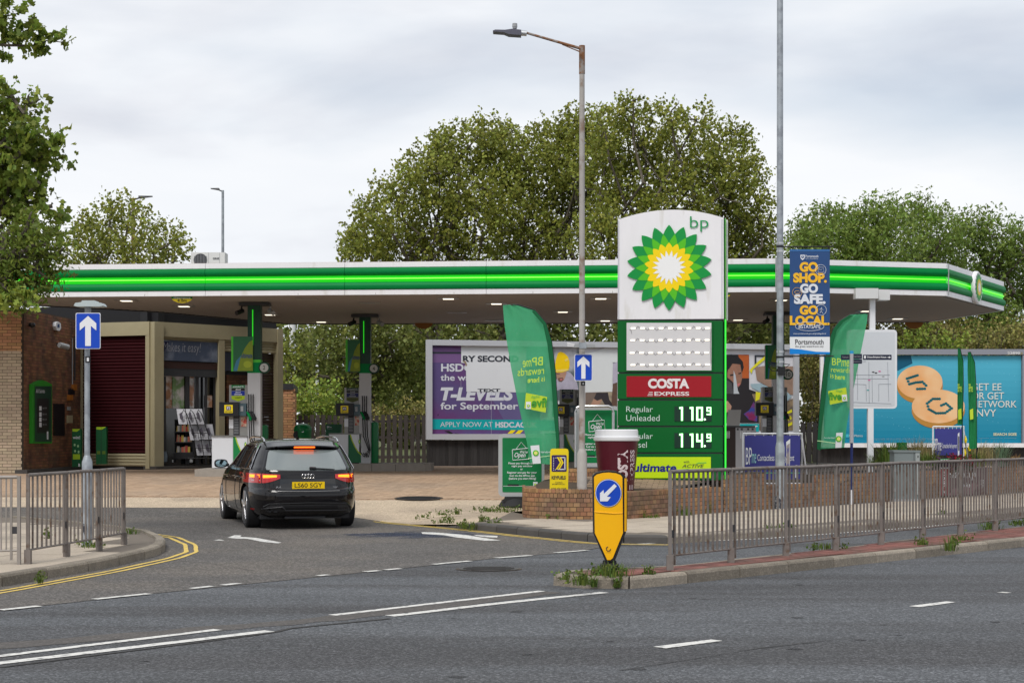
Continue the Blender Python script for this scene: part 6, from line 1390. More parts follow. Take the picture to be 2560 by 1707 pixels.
TX(p, 'BP', 1330, 894, 1357, 915, FY, t, off=.08, mirror=True, slope=-.1); TX(p, 'me', 1307, 902, 1329, 918, FY, t, off=.08, mirror=True, shear=.2, slope=-.1); TX(p, 'rewards', 1294, 921, 1360, 940, FY, t, off=.08, mirror=True, slope=-.08); TX(p, 'is', 1353, 941, 1362, 953, FY, t, off=.08, mirror=True); TX(p, 'here', 1319, 943, 1348, 957, FY, t, off=.08, bold=.02, mirror=True, slope=-.05)
FP('lime_card', p, [(1315, 982), (1368, 992), (1364, 1031), (1311, 1020)], FYL, t, off=.08); TX(p, 'High', 1328, 988, 1348, 997, FG, t, off=.09, mirror=True); TX(p, 'five', 1329, 994, 1368, 1018, mat('five_green', (.05, .3, .03), .5), t, off=.09, mirror=True, bold=.03)
FP('white_card', p, rect(1315, 1004, 1327, 1022), M_SWHITE, t, off=.09); smalllogo(t, p, 1321, 1014, 3.6, .1)
FP('white_square', p, [(1326, 1114), (1348, 1112), (1352, 1158), (1332, 1159)], M_SWHITE, t, off=.08); smalllogo(t, p, 1339.5, 1132, 7.5, .09); FP('white_stripe', p, [(1320, 1144.5), (1375, 1138), (1375, 1139.5), (1320, 1146.5)], flat('stripe_pale', (.5, .75, .4)), t, off=.07); TX(p, 'everyday helpful', 1352, 1127, 1376, 1133, M_SWHITE, t, off=.08, mirror=True)
def C6(pts): return [(1920+x/2.45, 600+y/2.45) for x, y in pts]
t, p = feather((C6([(500, 458), (440, 495), (400, 545), (372, 620), (345, 760), (325, 950), (308, 1150), (300, 1280)]), C6([(610, 450), (606, 500), (588, 590), (566, 700), (540, 830), (512, 970), (485, 1120), (467, 1270)])), 34.9, 'green feather flag with yellow writing right of the tall pole', C6([(608, 450), (560, 448), (500, 458), (440, 495), (400, 545), (372, 620), (345, 760), (325, 950), (308, 1150), (302, 1280), (300, 1420)]), FG)
sl_ = C6([(500, 458), (440, 495), (400, 545), (372, 620), (345, 760), (325, 950), (308, 1150), (300, 1280)]); FP('sleeve', p, sl_+[(x+9+3*(i in (3, 4, 5)), y+3) for i, (x, y) in enumerate(sl_)][::-1], FGD, t, off=.06)
def C6x(s, x0, y0, x1, y1, m, off=.08, **k): a, b_ = C6([(x0, y0), (x1, y1)]); return TX(p, s, *a, *b_, m, t, off=off, **k)
C6x('BP', 392, 722, 447, 765, FY, slope=.05); C6x('me', 449, 738, 497, 774, FY, shear=.2); C6x('rewards', 386, 776, 506, 808, FY, slope=.05); C6x('is', 382, 818, 402, 845, FY); C6x('here', 411, 822, 472, 853, FY, bold=.02, slope=.03)
FP('lime_card', p, C6([(368, 925), (478, 902), (488, 985), (380, 1008)]), FYL, t, off=.08); C6x('High', 418, 916, 455, 934, FG, off=.09); C6x('five', 370, 932, 450, 980, mat('five_green', (.05, .3, .03), .5), off=.09, bold=.03); FP('white_card', p, C6([(452, 948), (482, 945), (486, 985), (456, 987)]), M_SWHITE, t, off=.09); smalllogo(t, p, *C6([(469, 968)])[0], 3.6, .1)
FP('white_square', p, C6([(418, 1180), (458, 1178), (450, 1270), (412, 1272)]), M_SWHITE, t, off=.08); smalllogo(t, p, *C6([(433, 1217)])[0], 7.5, .09); FP('white_stripe', p, C6([(302, 1226), (412, 1240), (412, 1245), (302, 1231)]), flat('stripe_pale', (.5, .75, .4)), t, off=.07); C6x('Everyday helpful', 345, 1206, 412, 1216, M_SWHITE)
for pts, lab in ((([(1162, 662), (1163, 800), (1160, 950), (1160, 1130)], [(1178, 668), (1194, 740), (1196, 900), (1190, 1130)]), 'narrow edge on green feather flag before the orange coins poster'), (([(1224, 688), (1222, 800), (1228, 1000), (1232, 1280)], [(1240, 685), (1265, 750), (1277, 950), (1278, 1275)]), 'narrow green feather flag nearest the network poster wording')):
    f_, p = feather((C6(pts[0]), C6(pts[1])), 37.0 if '662' in str(pts) else 36.5, lab, C6([pts[0][0]]+pts[1]+[(pts[1][-1][0], 1400)]), mat('flag_green_edge', (.015, .22, .07), .6, trans=.3, var=.3, vs=6), wave=.02)
    a, b_ = C6([(pts[0][2][0]+2, 880), (pts[0][2][0]+26, 930)]); TX(p, 'BPme', *a, *b_, FY, f_, off=.06); FP('lime_card', p, C6([(pts[0][3][0]+4, 1040), (pts[0][3][0]+24, 1030), (pts[0][3][0]+26, 1095), (pts[0][3][0]+6, 1100)]), FYL, f_, off=.05)
# --- framed blue banners
def fbanner(x0, y0, x1, y1, Y, lab, words, skew=0.0, ang=0.0, full=True):
    p = PZ((x0+x1)/2, Y, ang); t = T('framed_banner', p.at((x0+x1)/2, y1), lab, 'banner'); sy = skew
    MB().tube([p.at(x0, y0), p.at(x1, y0+sy), p.at(x1, y1+sy), p.at(x0, y1), p.at(x0, y0)], .02, 6).build('frame', M_SWHITE, t)
    MB().tube([p.at(x1, y0+12+sy, -.02), p.at(x1+(14 if full else 10), y1-2, -.4)], .018, 6).build('stay', M_SWHITE, t)
    yb = y1-(9 if full else 12)
    FP('cloth', p, [(x0+4, y0+4), (x1-4, y0+4+sy), (x1-5, yb+sy-2), (x0+5, yb)], mat('banner_indigo', (.042, .045, .23), .5, var=.22, vs=2.2), t, off=.01, thick=.004)
    for i in range(7): x = x0+8+(x1-x0-16)*i/6; MB().tube([p.at(x, y0+1, .01), p.at(x, y0+6, .015)], .006, 4).build('tie', M_SWHITE, t)
    w = x1-x0
    if full:
        TX(p, 'BP', x0+7, y0+35, x0+22, y0+77, M_SWHITE, t, off=.018); TX(p, 'me', x0+22, y0+50, x0+33, y0+74, flat('ban_teal', (.3, .6, .6)), t, off=.018, shear=.2); TX(p, 'Contactless fuel payment', x0+36, y0+52, x0+128, y0+73, M_SWHITE, t, off=.018)
        FP('phone_print', p, [(x0+108, y0+21), (x0+118, y0+13), (x0+117, y0+88), (x0+108, y0+88)], M_SWHITE, t, off=.018); FP('phone_screen', p, [(x0+109, y0+30), (x0+116.5, y0+24), (x0+116, y0+80), (x0+109, y0+80)], mat('screen_print', (.1, .1, .3), .4, col2=(.35, .3, .3), c2s=4), t, off=.022)
        FP('green_stripe', p, rect(x0+55, y0+97, x1-6, y0+99), flat('stripe_green', (.1, .5, .2)), t, off=.018); FP('white_rod', p, [(x1-16, y0+79), (x1-12, y0+79), (x1-13, y1-14), (x1-17, y1-14)], M_SWHITE, t, off=.03)
    else:
        TX(p, 'BPme', x0+4, y0+30, x0+21, y0+60, M_SWHITE, t, off=.018); TX(p, 'Contactless fuel payment', x0+23, y0+42, x0+60, y0+57, M_SWHITE, t, off=.018)
        FP('phone_print', p, [(x0+62, y0+18), (x0+66, y0+14), (x0+66, y0+73), (x0+62, y0+73)], M_SWHITE, t, off=.018); FP('phone_screen', p, rect(x0+63, y0+24, x0+65.5, y0+60), M_DARK, t, off=.022)
        FP('green_stripe', p, [(x0+6, y0+82), (x0+50, y0+79), (x0+72, y0+79), (x0+72, y0+80.5), (x0+50, y0+80.5), (x0+6, y0+83.5)], flat('stripe_green', (.1, .5, .2)), t, off=.018)
    return t
fbanner(1857.5, 1083.5, 2005, 1208, 33.7, 'blue contactless fuel payment banner in a white frame behind the tall pole', 1)
fbanner(2332.5, 1066, 2409.5, 1150, 38.3, 'small blue contactless payment banner standing among the planter flowers', 1, full=False)
# maroon banner tied to the wall
pa_, ta_ = Path([(5.9, 33.65), (7.87, 35.75), (12.2, 41.0)]).at(3.0); angw = math.degrees(math.atan2(41.0-35.75, 12.2-7.87))
p = PL(7.87, 35.75, angw); t = T('wall_banner', p.at(2408, 1238, .03), 'creased maroon coffee banner tied across the brick wall', 'banner')
FP('cloth', p, [(2348, 1170), (2467, 1167), (2468, 1239), (2420, 1241), (2349, 1239)], mat('banner_maroon', (.085, .03, .035), .4, var=.5, vs=3), t, off=.03, thick=.004)
FP('red_strip', p, rect(2349, 1172, 2369, 1238), mat('banner_red', (.2, .02, .02), .4), t, off=.036); FP('top_hem', p, [(2350, 1168), (2462, 1166), (2462, 1169), (2350, 1171.5)], M_GREY, t, off=.038)
TX(p, 'COSTA EXPRESS', 2356, 1176, 2361, 1180, M_SWHITE, t, off=.042); 
for i, c_ in enumerate('COSTA'): TX(p, c_, 2356, 1180+i*11, 2362, 1188+i*11, M_SWHITE, t, off=.042, bold=.03)
TX(p, 'Handcrafted for you', 2372, 1174, 2443, 1200, M_SWHITE, t, off=.042, bold=.02, shear=.2); TX(p, 'coffee', 2402, 1206, 2425, 1217, M_SWHITE, t, off=.042, bold=.02); TX(p, 'to go!', 2452, 1192, 2462, 1218, M_SWHITE, t, off=.042, shear=.3)
FP('picture_swirl', p, [(2372, 1238), (2380, 1222), (2410, 1215), (2436, 1205), (2446, 1212), (2430, 1236)], mat('swirl', (.2, .1, .11), .4, var=.5, vs=3), t, off=.038)
# ================================================================ BILLBOARDS AND FENCES
bl0 = Vector((-2.625, 52.5, 0)); bl1 = Vector((9.23, 55.6, 0)); dd = (bl1-bl0).normalized(); pB = PL(bl0.x, bl0.y, math.degrees(math.atan2(dd.y, dd.x)))
LB = (bl1-bl0).length
t = T('billboard', (bl0.x+5, 53.8, 1.3), 'wide billboard with peeling purple college poster and portrait photographs', 'billboard')
FRM = mat('billboard_frame', (.45, .46, .49), .4, var=.06, vs=2); zt_, zb_2 = 4.32, 1.276
def bframe(pl, L_, zb, zt, par, w=.17, dep=.14, m=FRM):
    c = Vector((pl.p.x, pl.p.y, 0))
    MB().obox(c, pl.r, pl.n, 0, w, -dep, .05, zb, zt).build('frame', m, par, fix=False); MB().obox(c, pl.r, pl.n, L_-w, L_, -dep, .05, zb, zt).build('frame', m, par, fix=False)
    MB().obox(c, pl.r, pl.n, w+.002, L_-w-.002, -dep, .05, zb, zb+w).build('frame', m, par, fix=False); MB().obox(c, pl.r, pl.n, w+.002, L_-w-.002, -dep, .05, zt-w, zt).build('frame', m, par, fix=False)
bframe(pB, LB, zb_2, zt_, t)
MB().obox(Vector((bl0.x, bl0.y, 0)), pB.r, pB.n, .1, LB-.1, 0, .06, zb_2+.1, zt_-.1).build('backing', mat('poster_white', (.62, .62, .66), .55, var=.05, vs=2), t, fix=False)
p = pB
def b3(x, y): return (1040+x/2.904, 780+y/2.904)
def Q3(pts): return [b3(*q_) for q_ in pts]
PUR = mat('poster_purple', (.135, .045, .17), .5, var=.1, vs=1.2, col2=(.10, .07, .2), c2s=.6); PTEAL = mat('poster_teal', (.0, .36, .38), .5); PW = mat('poster_letters', (.62, .64, .7), .5); PB = flat('poster_ink', (.03, .035, .05))
FP('purple_print', p, Q3([(106, 236), (900, 236), (900, 893), (106, 890)]), PUR, t, off=.01)
FP('lilac_print', p, Q3([(330, 236), (900, 236), (900, 893), (700, 893)]), mat('poster_lilac', (.12, .10, .24), .5, var=.1, vs=1.5), t, off=.0125)
FP('lilac_patch', p, Q3([(106, 262), (328, 262), (328, 368), (106, 366)]), mat('poster_lilac2', (.17, .09, .24), .5), t, off=.013)
FP('dark_bar', p, Q3([(106, 288), (328, 289), (328, 303), (106, 302)]), PB, t, off=.015)
def t3(s, x0, y0, x1, y1, m, off=.016, **k): a = b3(x0, y0); c = b3(x1, y1); return TX(p, s, *a, *c, m, t, off=off, **k)
t3('HSDC', 182, 374, 408, 432, PW, bold=.03); t3('the way', 178, 452, 430, 512, PW, bold=.02); t3('T-LEVELS', 178, 545, 710, 643, PW, bold=.05, shear=.2); t3('for September', 178, 655, 742, 722, PW, bold=.02)
FP('white_sheet', p, Q3([(328, 244), (800, 250), (800, 583), (366, 577), (362, 372), (328, 368)]), mat('paper_white', (.68, .70, .73), .6, var=.05, vs=1.5), t, off=.02)
t3('RY SECOND', 340, 316, 745, 362, PB, off=.024, bold=.04); t3('TEXT', 447, 556, 612, 578, PB, off=.024, bold=.03)
FP('curl', p, Q3([(335, 352), (362, 356), (372, 382), (362, 396), (356, 372)]), flat('torn', (.3, .22, .15)), t, off=.026)
FP('teal_band', p, Q3([(106, 776), (1010, 784), (1010, 858), (106, 850)]), PTEAL, t, off=.016); t3('APPLY NOW AT', 176, 797, 556, 833, PW, off=.02); t3('HSDC.AC.UK', 576, 797, 880, 838, PW, off=.02, bold=.04)
FP('yellow_stripe', p, Q3([(690, 856), (725, 856), (700, 880), (665, 880)]), M_YEL, t, off=.018); FP('yellow_stripe', p, Q3([(745, 856), (780, 856), (755, 882), (720, 882)]), M_YEL, t, off=.018)
for pts in (((205, 862), (240, 862), (270, 880), (250, 884)), ((280, 878), (310, 882), (318, 890), (290, 890)), ((158, 742), (164, 738), (163, 750), (156, 750))): FP('torn_spot', p, Q3(pts), M_BLACK, t, off=.018)
FP('sheet_seam', p, Q3([(545, 590), (547, 590), (548, 893), (546, 893)]), flat('seam_grey', (.4, .4, .5)), t, off=.022); FP('sheet_seam', p, Q3([(325, 480), (327, 480), (328, 585), (326, 585)]), flat('seam_grey', (.4, .4, .5)), t, off=.022)
# photo of workman (print)
FP('photo_ground', p, Q3([(905, 250), (1190, 250), (1190, 640), (905, 640)]), mat('photo_grey', (.1, .13, .14), .5, var=.5, vs=1.2, col2=(.45, .46, .5), c2s=1.3), t, off=.018)
def b8(x, y): return (1400+x/5.6, 820+y/5.6)
def Q8(pts): return [b8(*q_) for q_ in pts]
SK = mat('print_skin', (.42, .24, .17), .5, var=.25, vs=6); SHT = mat('print_shirt', (.4, .38, .47), .5, var=.5, vs=5)
FP('shirt_print', p, Q8([(-60, 740), (-40, 700), (20, 740), (90, 600), (150, 630), (200, 690), (240, 770), (265, 900), (200, 910), (150, 870), (-60, 870)]), SHT, t, off=.021)
FP('face_print', p, Q8([(-55, 600), (95, 600), (85, 650), (60, 720), (20, 755), (-20, 745), (-45, 700)]), SK, t, off=.023)
FP('beard_print', p, Q8([(-30, 700), (40, 690), (50, 725), (20, 755), (-20, 745)]), flat('print_beard', (.14, .08, .06)), t, off=.024); FP('lips_print', p, Q8([(-5, 712), (38, 706), (30, 730), (0, 735)]), flat('print_lips', (.5, .15, .15)), t, off=.026)
FP('brow_print', p, Q8([(-50, 632), (-5, 636), (-5, 646), (-50, 644)]), flat('print_beard', (.14, .08, .06)), t, off=.026)
FP('helmet_print', p, Q8([(-75, 600), (-62, 460), (-30, 350), (10, 330), (60, 350), (110, 400), (135, 470), (130, 560), (100, 600), (20, 622), (-60, 620)]), mat('helmet_print', (.86, .58, .0), .45, var=.15, vs=4), t, off=.027)
for pts in (((65, 440), (112, 420), (116, 450), (72, 468)), ((-66, 585), (118, 572), (126, 592), (20, 612), (-62, 606))): FP('helmet_mark', p, Q8(pts), flat('helmet_light', (.80, .62, .14)), t, off=.03)
FP('arm_print', p, Q8([(195, 900), (230, 905), (225, 1060), (190, 1090)]), flat('print_arm', (.15, .08, .06)), t, off=.024)
FP('white_sheet', p, Q8([(360, 360), (480, 330), (640, 270), (805, 265), (805, 480), (740, 480), (735, 890), (355, 900)]), mat('paper_white2', (.66, .69, .70), .6, var=.06, vs=1.5), t, off=.022)
FP('photo_print', p, Q8([(355, 905), (800, 890), (800, 1220), (355, 1200)]), mat('photo_sand', (.38, .32, .22), .5, var=.5, vs=1.8, col2=(.16, .12, .1), c2s=1.8), t, off=.019)
FP('sleeve_print', p, Q8([(510, 905), (670, 900), (690, 1000), (760, 1100), (790, 1230), (690, 1200), (620, 1060), (580, 990), (520, 1015), (475, 985)]), mat('print_dark', (.035, .03, .035), .5, var=.3, vs=4), t, off=.021)
FP('hand_print', p, Q8([(470, 990), (520, 1015), (590, 1000), (560, 1060), (500, 1110), (420, 1100)]), SK, t, off=.0225)
FP('hair_print', p, Q8([(740, 780), (800, 760), (800, 1230), (770, 1150), (720, 1050)]), mat('print_hair', (.12, .07, .05), .5, var=.5, vs=5), t, off=.023)
FP('lilac_strip', p, Q8([(740, 500), (805, 470), (805, 760), (745, 780)]), mat('print_lilac', (.45, .42, .52), .5, var=.3, vs=3), t, off=.023)
FP('white_lower', p, Q8([(745, 1215), (805, 1215), (805, 1410), (745, 1410)]), mat('paper_white2', (.66, .69, .70), .6), t, off=.02); FP('teal_patch', p, Q8([(750, 1325), (780, 1325), (780, 1400), (750, 1400)]), PTEAL, t, off=.023)
# part right of the totem
def b5(x, y): return (1800+x/4.125, 860+y/4.125)
def Q5(pts): return [b5(*q_) for q_ in pts]
FP('portrait_ground', p, Q5([(20, 108), (300, 108), (300, 465), (400, 500), (400, 812), (20, 812)]), mat('portrait_dark', (.02, .017, .02), .5), t, off=.018); FP('orange_print', p, Q5([(190, 110), (299, 112), (299, 352), (220, 352)]), mat('portrait_orange', (.45, .1, .02), .5, var=.4, vs=2), t, off=.020)
FP('hair_print', p, Q5([(40, 250), (40, 112), (120, 106), (190, 130), (235, 180), (245, 240), (225, 300), (210, 210), (130, 200), (90, 260)]), flat('hair_black', (.012, .012, .014)), t, off=.026)
FP('face_print', p, Q5([(75, 300), (90, 230), (140, 195), (195, 200), (225, 250), (230, 340), (215, 410), (190, 445), (160, 420), (110, 370), (75, 345)]), mat('print_skin2', (.30, .15, .10), .5, var=.35, vs=7), t, off=.023)
FP('eye_print', p, Q5([(100, 318), (135, 308), (142, 322), (105, 330)]), flat('hair_black', (.012, .012, .014)), t, off=.027); FP('eye_print', p, Q5([(188, 300), (218, 292), (220, 304), (190, 310)]), flat('hair_black', (.012, .012, .014)), t, off=.027); FP('lips_print', p, Q5([(178, 408), (205, 400), (208, 420), (182, 438)]), flat('print_lips', (.5, .15, .15)), t, off=.027)
FP('tear_print', p, Q5([(140, 270), (160, 320), (185, 480), (200, 512), (140, 512)]), mat('tear_white', (.45, .48, .52), .5), t, off=.028); FP('coat_print', p, Q5([(20, 380), (70, 370), (120, 400), (138, 512), (20, 512)]), mat('print_coat', (.07, .07, .075), .5, var=.5, vs=5), t, off=.025)
FP('hand_print', p, Q5([(40, 590), (80, 585), (120, 640), (110, 680), (60, 710), (40, 700)]), mat('print_skin', (.42, .24, .17), .5), t, off=.025)
FP('magenta_print', p, Q5([(245, 720), (300, 680), (350, 590), (362, 640), (385, 720), (382, 800), (300, 780)]), mat('print_magenta', (.22, .02, .10), .5, var=.6, vs=4, col2=(.03, .05, .25), c2s=4), t, off=.024)
FP('sand_print', p, Q5([(330, 515), (480, 500), (560, 640), (755, 560), (755, 890), (405, 890), (400, 690)]), mat('photo_sand2', (.3, .22, .13), .5, var=.5, vs=2, col2=(.1, .08, .07), c2s=2), t, off=.019)
FP('black_square', p, Q5([(357, 113), (760, 115), (760, 132), (375, 130), (375, 230), (357, 230)]), PB, t, off=.024)
FP('yellow_print', p, Q5([(305, 270), (380, 190), (480, 110), (490, 140), (400, 210), (340, 260), (325, 305)]), flat('print_yellow', (.7, .65, .02)), t, off=.027)
FP('brown_print', p, Q5([(360, 240), (440, 225), (755, 230), (755, 520), (660, 520), (550, 470), (430, 400), (380, 370)]), mat('photo_wood', (.3, .2, .15), .5, var=.4, vs=3), t, off=.021); FP('blue_print', p, Q5([(312, 410), (420, 405), (560, 470), (640, 440), (740, 540), (680, 600), (660, 510), (420, 500), (330, 450)]), mat('print_iceblue', (.3, .42, .48), .5, var=.3, vs=5), t, off=.024)
FP('yellow_print', p, Q5([(370, 490), (420, 500), (405, 570), (365, 590)]), flat('print_yellow', (.7, .65, .02)), t, off=.027)
for q_ in (((690, 700), (740, 670), (745, 700), (700, 720)), ((680, 760), (730, 740), (740, 770), (690, 790)), ((700, 820), (745, 800), (745, 830), (705, 850))): FP('tape_print', p, Q5(q_), flat('print_yellow', (.7, .65, .02)), t, off=.027)
FP('teal_band', p, Q5([(205, 822), (405, 822), (400, 902), (205, 902)]), PTEAL, t, off=.027); a = b5(330, 840); c = b5(388, 888); TX(p, 'IT', *a, *c, PW, t, off=.03, bold=.03)
# dark boarding under it
def boards(name, pl, u0, u1, z0f, z1, w, gap, m, lab, thick=.02, rails=(), jit=.0, off=0.0, cat='fence'):
    c = Vector((pl.p.x, pl.p.y, 0)); o0 = c+pl.r*u0; t = T(name, (o0.x, o0.y, z0f), lab, cat); k = int((u1-u0)/(w+gap)); base = None; ang = math.atan2(pl.r.y, pl.r.x)
    me = mesh('board', *(lambda q_: (q_.v, q_.f))(MB().box(-w/2, w/2, -thick/2, thick/2, 0, 1)), m)
    for i in range(k):
        o = bpy.data.objects.new('board', me); pos = c+pl.r*(u0+w/2+i*(w+gap))+pl.n*(off+random.uniform(-.003, .003)); o.location = pos+Vector((0, 0, z0f))-Vector(t.location); o.rotation_euler = (0, random.uniform(-jit, jit), ang); o.scale = (1, 1, z1-z0f+random.uniform(-jit*1.2, jit*1.2)); link(o, t)
    for z in rails: MB().obox(c, pl.r, pl.n, u0, u1, .02-off, .06-off, z, z+.08).build('rail', m, t, fix=False)
    return t
boards('board_fence', pB, .02, LB+.3, .45, 1.262, .095, .004, M_WOODD, 'black vertical boarding beneath the purple billboard', rails=(.7, 1.1), off=-.03)
pF = PL(-6.85, 53.6, 0)
tf = boards('picket_fence', pF, 0, 4.25, .46, 2.03, .122, .062, M_WOOD, 'weathered grey wooden picket fence left of the purple billboard', rails=(.68, 1.3, 1.8), jit=.012)
pF2 = PL(9.1, 54.2, 0); boards('picket_fence', pF2, 0, 1.7, .46, 1.8, .14, .05, M_WOODD, 'dark picket fence between the two billboards', rails=(.8, 1.5), jit=.01)
# second billboard
p = PL(9.56, 53.4, 0); L2 = 6.38; t = T('billboard', (12.7, 53.4, 1.03), 'turquoise billboard with orange coins reading 5G at the right', 'billboard')
FR2 = mat('billboard_frame2', (.24, .25, .29), .4); zt2, zb2 = 4.07, 1.03; c = Vector((p.p.x, p.p.y, 0))
MB().obox(c, p.r, p.n, 0, L2, -.14, .05, zt2-.17, zt2).build('frame', FR2, t, fix=False); MB().obox(c, p.r, p.n, 0, L2, -.14, .05, zb2, zb2+.13).build('frame', M_WHITE, t, fix=False)
MB().obox(c, p.r, p.n, 0, .1, -.12, .05, zb2+.132, zt2-.172).build('frame', M_WHITE, t, fix=False); MB().obox(c, p.r, p.n, L2-.12, L2, -.12, .05, zb2+.132, zt2-.172).build('frame', FR2, t, fix=False)
# turquoise print in graded bands (the print itself fades from pale to deep)
n_ = 14
for i in range(n_):
    f = i/(n_-1); col = [a_+(b_-a_)*f for a_, b_ in zip((.075, .42, .58), (.0, .20, .33))]; y0 = 889+(1107-889)*i/n_; y1 = 889+(1107-889)*(i+1)/n_
    FP('sky_print', p, rect(2054, y0, 2553, y1), mat('print_turq_%d' % i, col, .45), t, off=.01)
def C6q(pts): return [(1920+x/2.45, 600+y/2.45) for x, y in pts]
CO = mat('coin_top', (.84, .55, .3), .45, var=.2, vs=.9, col2=(.72, .34, .12), c2s=.9, c2p=(.4, .62)); CE = mat('coin_edge', (.45, .22, .04), .4)
def ell(cx, cy, rx, ry, k=36): return C6q([(cx+rx*math.cos(2*math.pi*i/k), cy+ry*math.sin(2*math.pi*i/k)) for i in range(k)])
FP('ribbon_print', p, C6q([(780, 706), (875, 706), (885, 755), (795, 800), (780, 790)]), mat('ribbon', (.0, .09, .17), .5), t, off=.014)
FP('coin_edge', p, ell(930, 893, 141, 108), CE, t, off=.016); FP('coin_face', p, ell(930, 870, 139, 102), CO, t, off=.019)
FP('coin_edge', p, ell(1043, 1042, 163, 112), CE, t, off=.022); FP('coin_face', p, ell(1043, 1018, 162, 103), CO, t, off=.025)
def beads(pts, off):
    path = [Vector((x, y, 0)) for x, y in C6q(pts)]; out = []
    for a, b_ in zip(path, path[1:]):
        L_ = (b_-a).length; k = max(1, int(L_/5.2))
        for i in range(k): q_ = a+(b_-a)*i/k; out.append(circ(q_.x, q_.y, 4.0, 3.3, 10))
    FPM('bead_lettering', p, out, mat('bead_teal', (.0, .13, .16), .5), t, off=off)
beads([(915, 828), (852, 848), (866, 882), (905, 872), (945, 868), (968, 890), (960, 910), (900, 912)], .024)
beads([(1050, 972), (1010, 972), (975, 1000), (985, 1035), (1030, 1060), (1085, 1058), (1125, 1030), (1090, 1000), (1048, 1018)], .03)
EEW = mat('poster_white_ink', (.62, .66, .62), .5)
for s_, y0, y1, x1 in (('GET EE', 877, 921, 1430), ('OR GET', 932, 975, 1446), ('NETWORK', 983, 1025, 1523), ('ENVY', 1036, 1080, 1398)):
    a, b_ = C6q([(1246, y0), (x1, y1)]); TX(p, s_, *a, *b_, EEW, t, off=.03, bold=.005)
a, b_ = C6q([(1380, 1180), (1523, 1197)]); TX(p, 'SEARCH 5GEE', *a, *b_, flat('print_cream', (.6, .6, .4)), t, off=.03, bold=.03)
for y in (1213, 1219): a, b_ = C6q([(650, y), (1008, y+4)]); TX(p, 'terms apply see ee.co.uk for coverage speeds and plan details', *a, *b_, M_GREY, t, off=.03)
a, b_ = C6q([(1290, 1211), (1523, 1215)]); TX(p, 'network subject to availability', *a, *b_, M_GREY, t, off=.03)
a, b_ = C6q([(497, 1190), (580, 1204)]); TX(p, 'RootMetrics', *a, *b_, EEW, t, off=.03); FP('small_logo', p, C6q([(478, 1188), (494, 1188), (494, 1208), (478, 1208)]), flat('rm', (.05, .45, .55)), t, off=.028)
a, b_ = C6q([(1466, 684), (1545, 700)]); TX(p, '22890', *a, *b_, flat('frame_number', (.6, .6, .6)), t, off=.15, bold=.04); a, b_ = C6q([(1548, 686), (1560, 700)]); TX(p, '2', *a, *b_, flat('frame_number2', (.3, .25, .1)), t, off=.15, bold=.04)
a, b_ = (1974, 880), (1984, 889)
for k in range(60): pass
dots = [circ(2054+((i*97) % 499), 895+((i*53) % 205), .7, .7, 6) for i in range(120)]; FPM('print_sparkles', p, dots, flat('sparkle', (.25, .6, .7)), t, off=.0135)
boards('board_fence', PL(9.5, 53.55, 0), .0, 9.0, .46, 1.02, .1, .004, M_WOODD, 'black vertical boarding beneath the turquoise billboard', rails=(.7,))
# far things behind
def farlamp(px, ptop, pbot, Y, arm, lab, m=M_GALV, r_=.07):
    x = (px-1280)/F*Y; z1 = EYE-(ptop-1072)/F*Y; t = T('street_lamp', (x, Y, .5), lab, 'street lamp')
    MB().tube([(x, Y, .5), (x, Y, z1)], [r_*1.2, r_*.8], 10).build('column', m, t, smooth=True)
    s_ = 1 if arm > 0 else -1; L_ = abs(arm)/F*Y
    MB().tube([(x, Y, z1-.06), (x+s_*L_*.35, Y, z1+.02)], .03, 6).build('arm', M_DARK, t)
    MB().hull8([(x+s_*L_*.3, Y-.13, z1), (x+s_*L_, Y-.08, z1+.06), (x+s_*L_, Y+.08, z1+.06), (x+s_*L_*.3, Y+.13, z1)], [(x+s_*L_*.3, Y-.1, z1+.09), (x+s_*L_, Y-.05, z1+.09), (x+s_*L_, Y+.05, z1+.09), (x+s_*L_*.3, Y+.1, z1+.09)]).build('head', M_DARK, t)
    return t
farlamp(557, 476, 0, 75, -30, 'distant grey street lamp rising behind the air conditioning unit')
farlamp(333, 496, 0, 66, 48, 'distant brown street lamp standing among the small tree crown', M_RUST, .09)
for px, Y, r_, z1, lab in ((731, 70, .13, 6.3, 'thick white mast behind the picket fence'), (793, 85, .08, 6, 'thin pale mast behind the fence bushes')):
    x = (px-1280)/F*Y; t = T('mast', (x, Y, .5), lab, 'mast'); MB().tube([(x, Y, .5), (x, Y, z1)], r_, 12).build('pole', M_SWHITE, t, smooth=True); MB().lathe((x, Y, .5), [(r_*1.8, 0), (r_*1.8, .3), (r_, .4)], 12).build('foot', M_GREY, t)
t = T('parked_van', (1000*0-6.2, 95, .5), 'white vehicle glimpsed through the leaves beyond the fence', 'van'); x0 = (985-1280)/F*95
MB().hull8([(x0, 95, .9), (x0+3.2, 95, .9), (x0+3.2, 97, .9), (x0, 97, .9)], [(x0+.2, 95, 3.6), (x0+3.0, 95, 3.6), (x0+3.0, 97, 3.6), (x0+.2, 97, 3.6)]).build('body', M_WHITE, t); MB().box(x0+1.4, x0+3.2, 94.97, 94.99, 2.3, 2.7).build('blue_stripe', flat('van_blue', (.02, .15, .6)), t)
for xx in (.7, 2.5): MB().tube([(x0+xx, 94.95, .85), (x0+xx, 95.2, .85)], .36, 18).build('wheel', M_RUBBER, t)
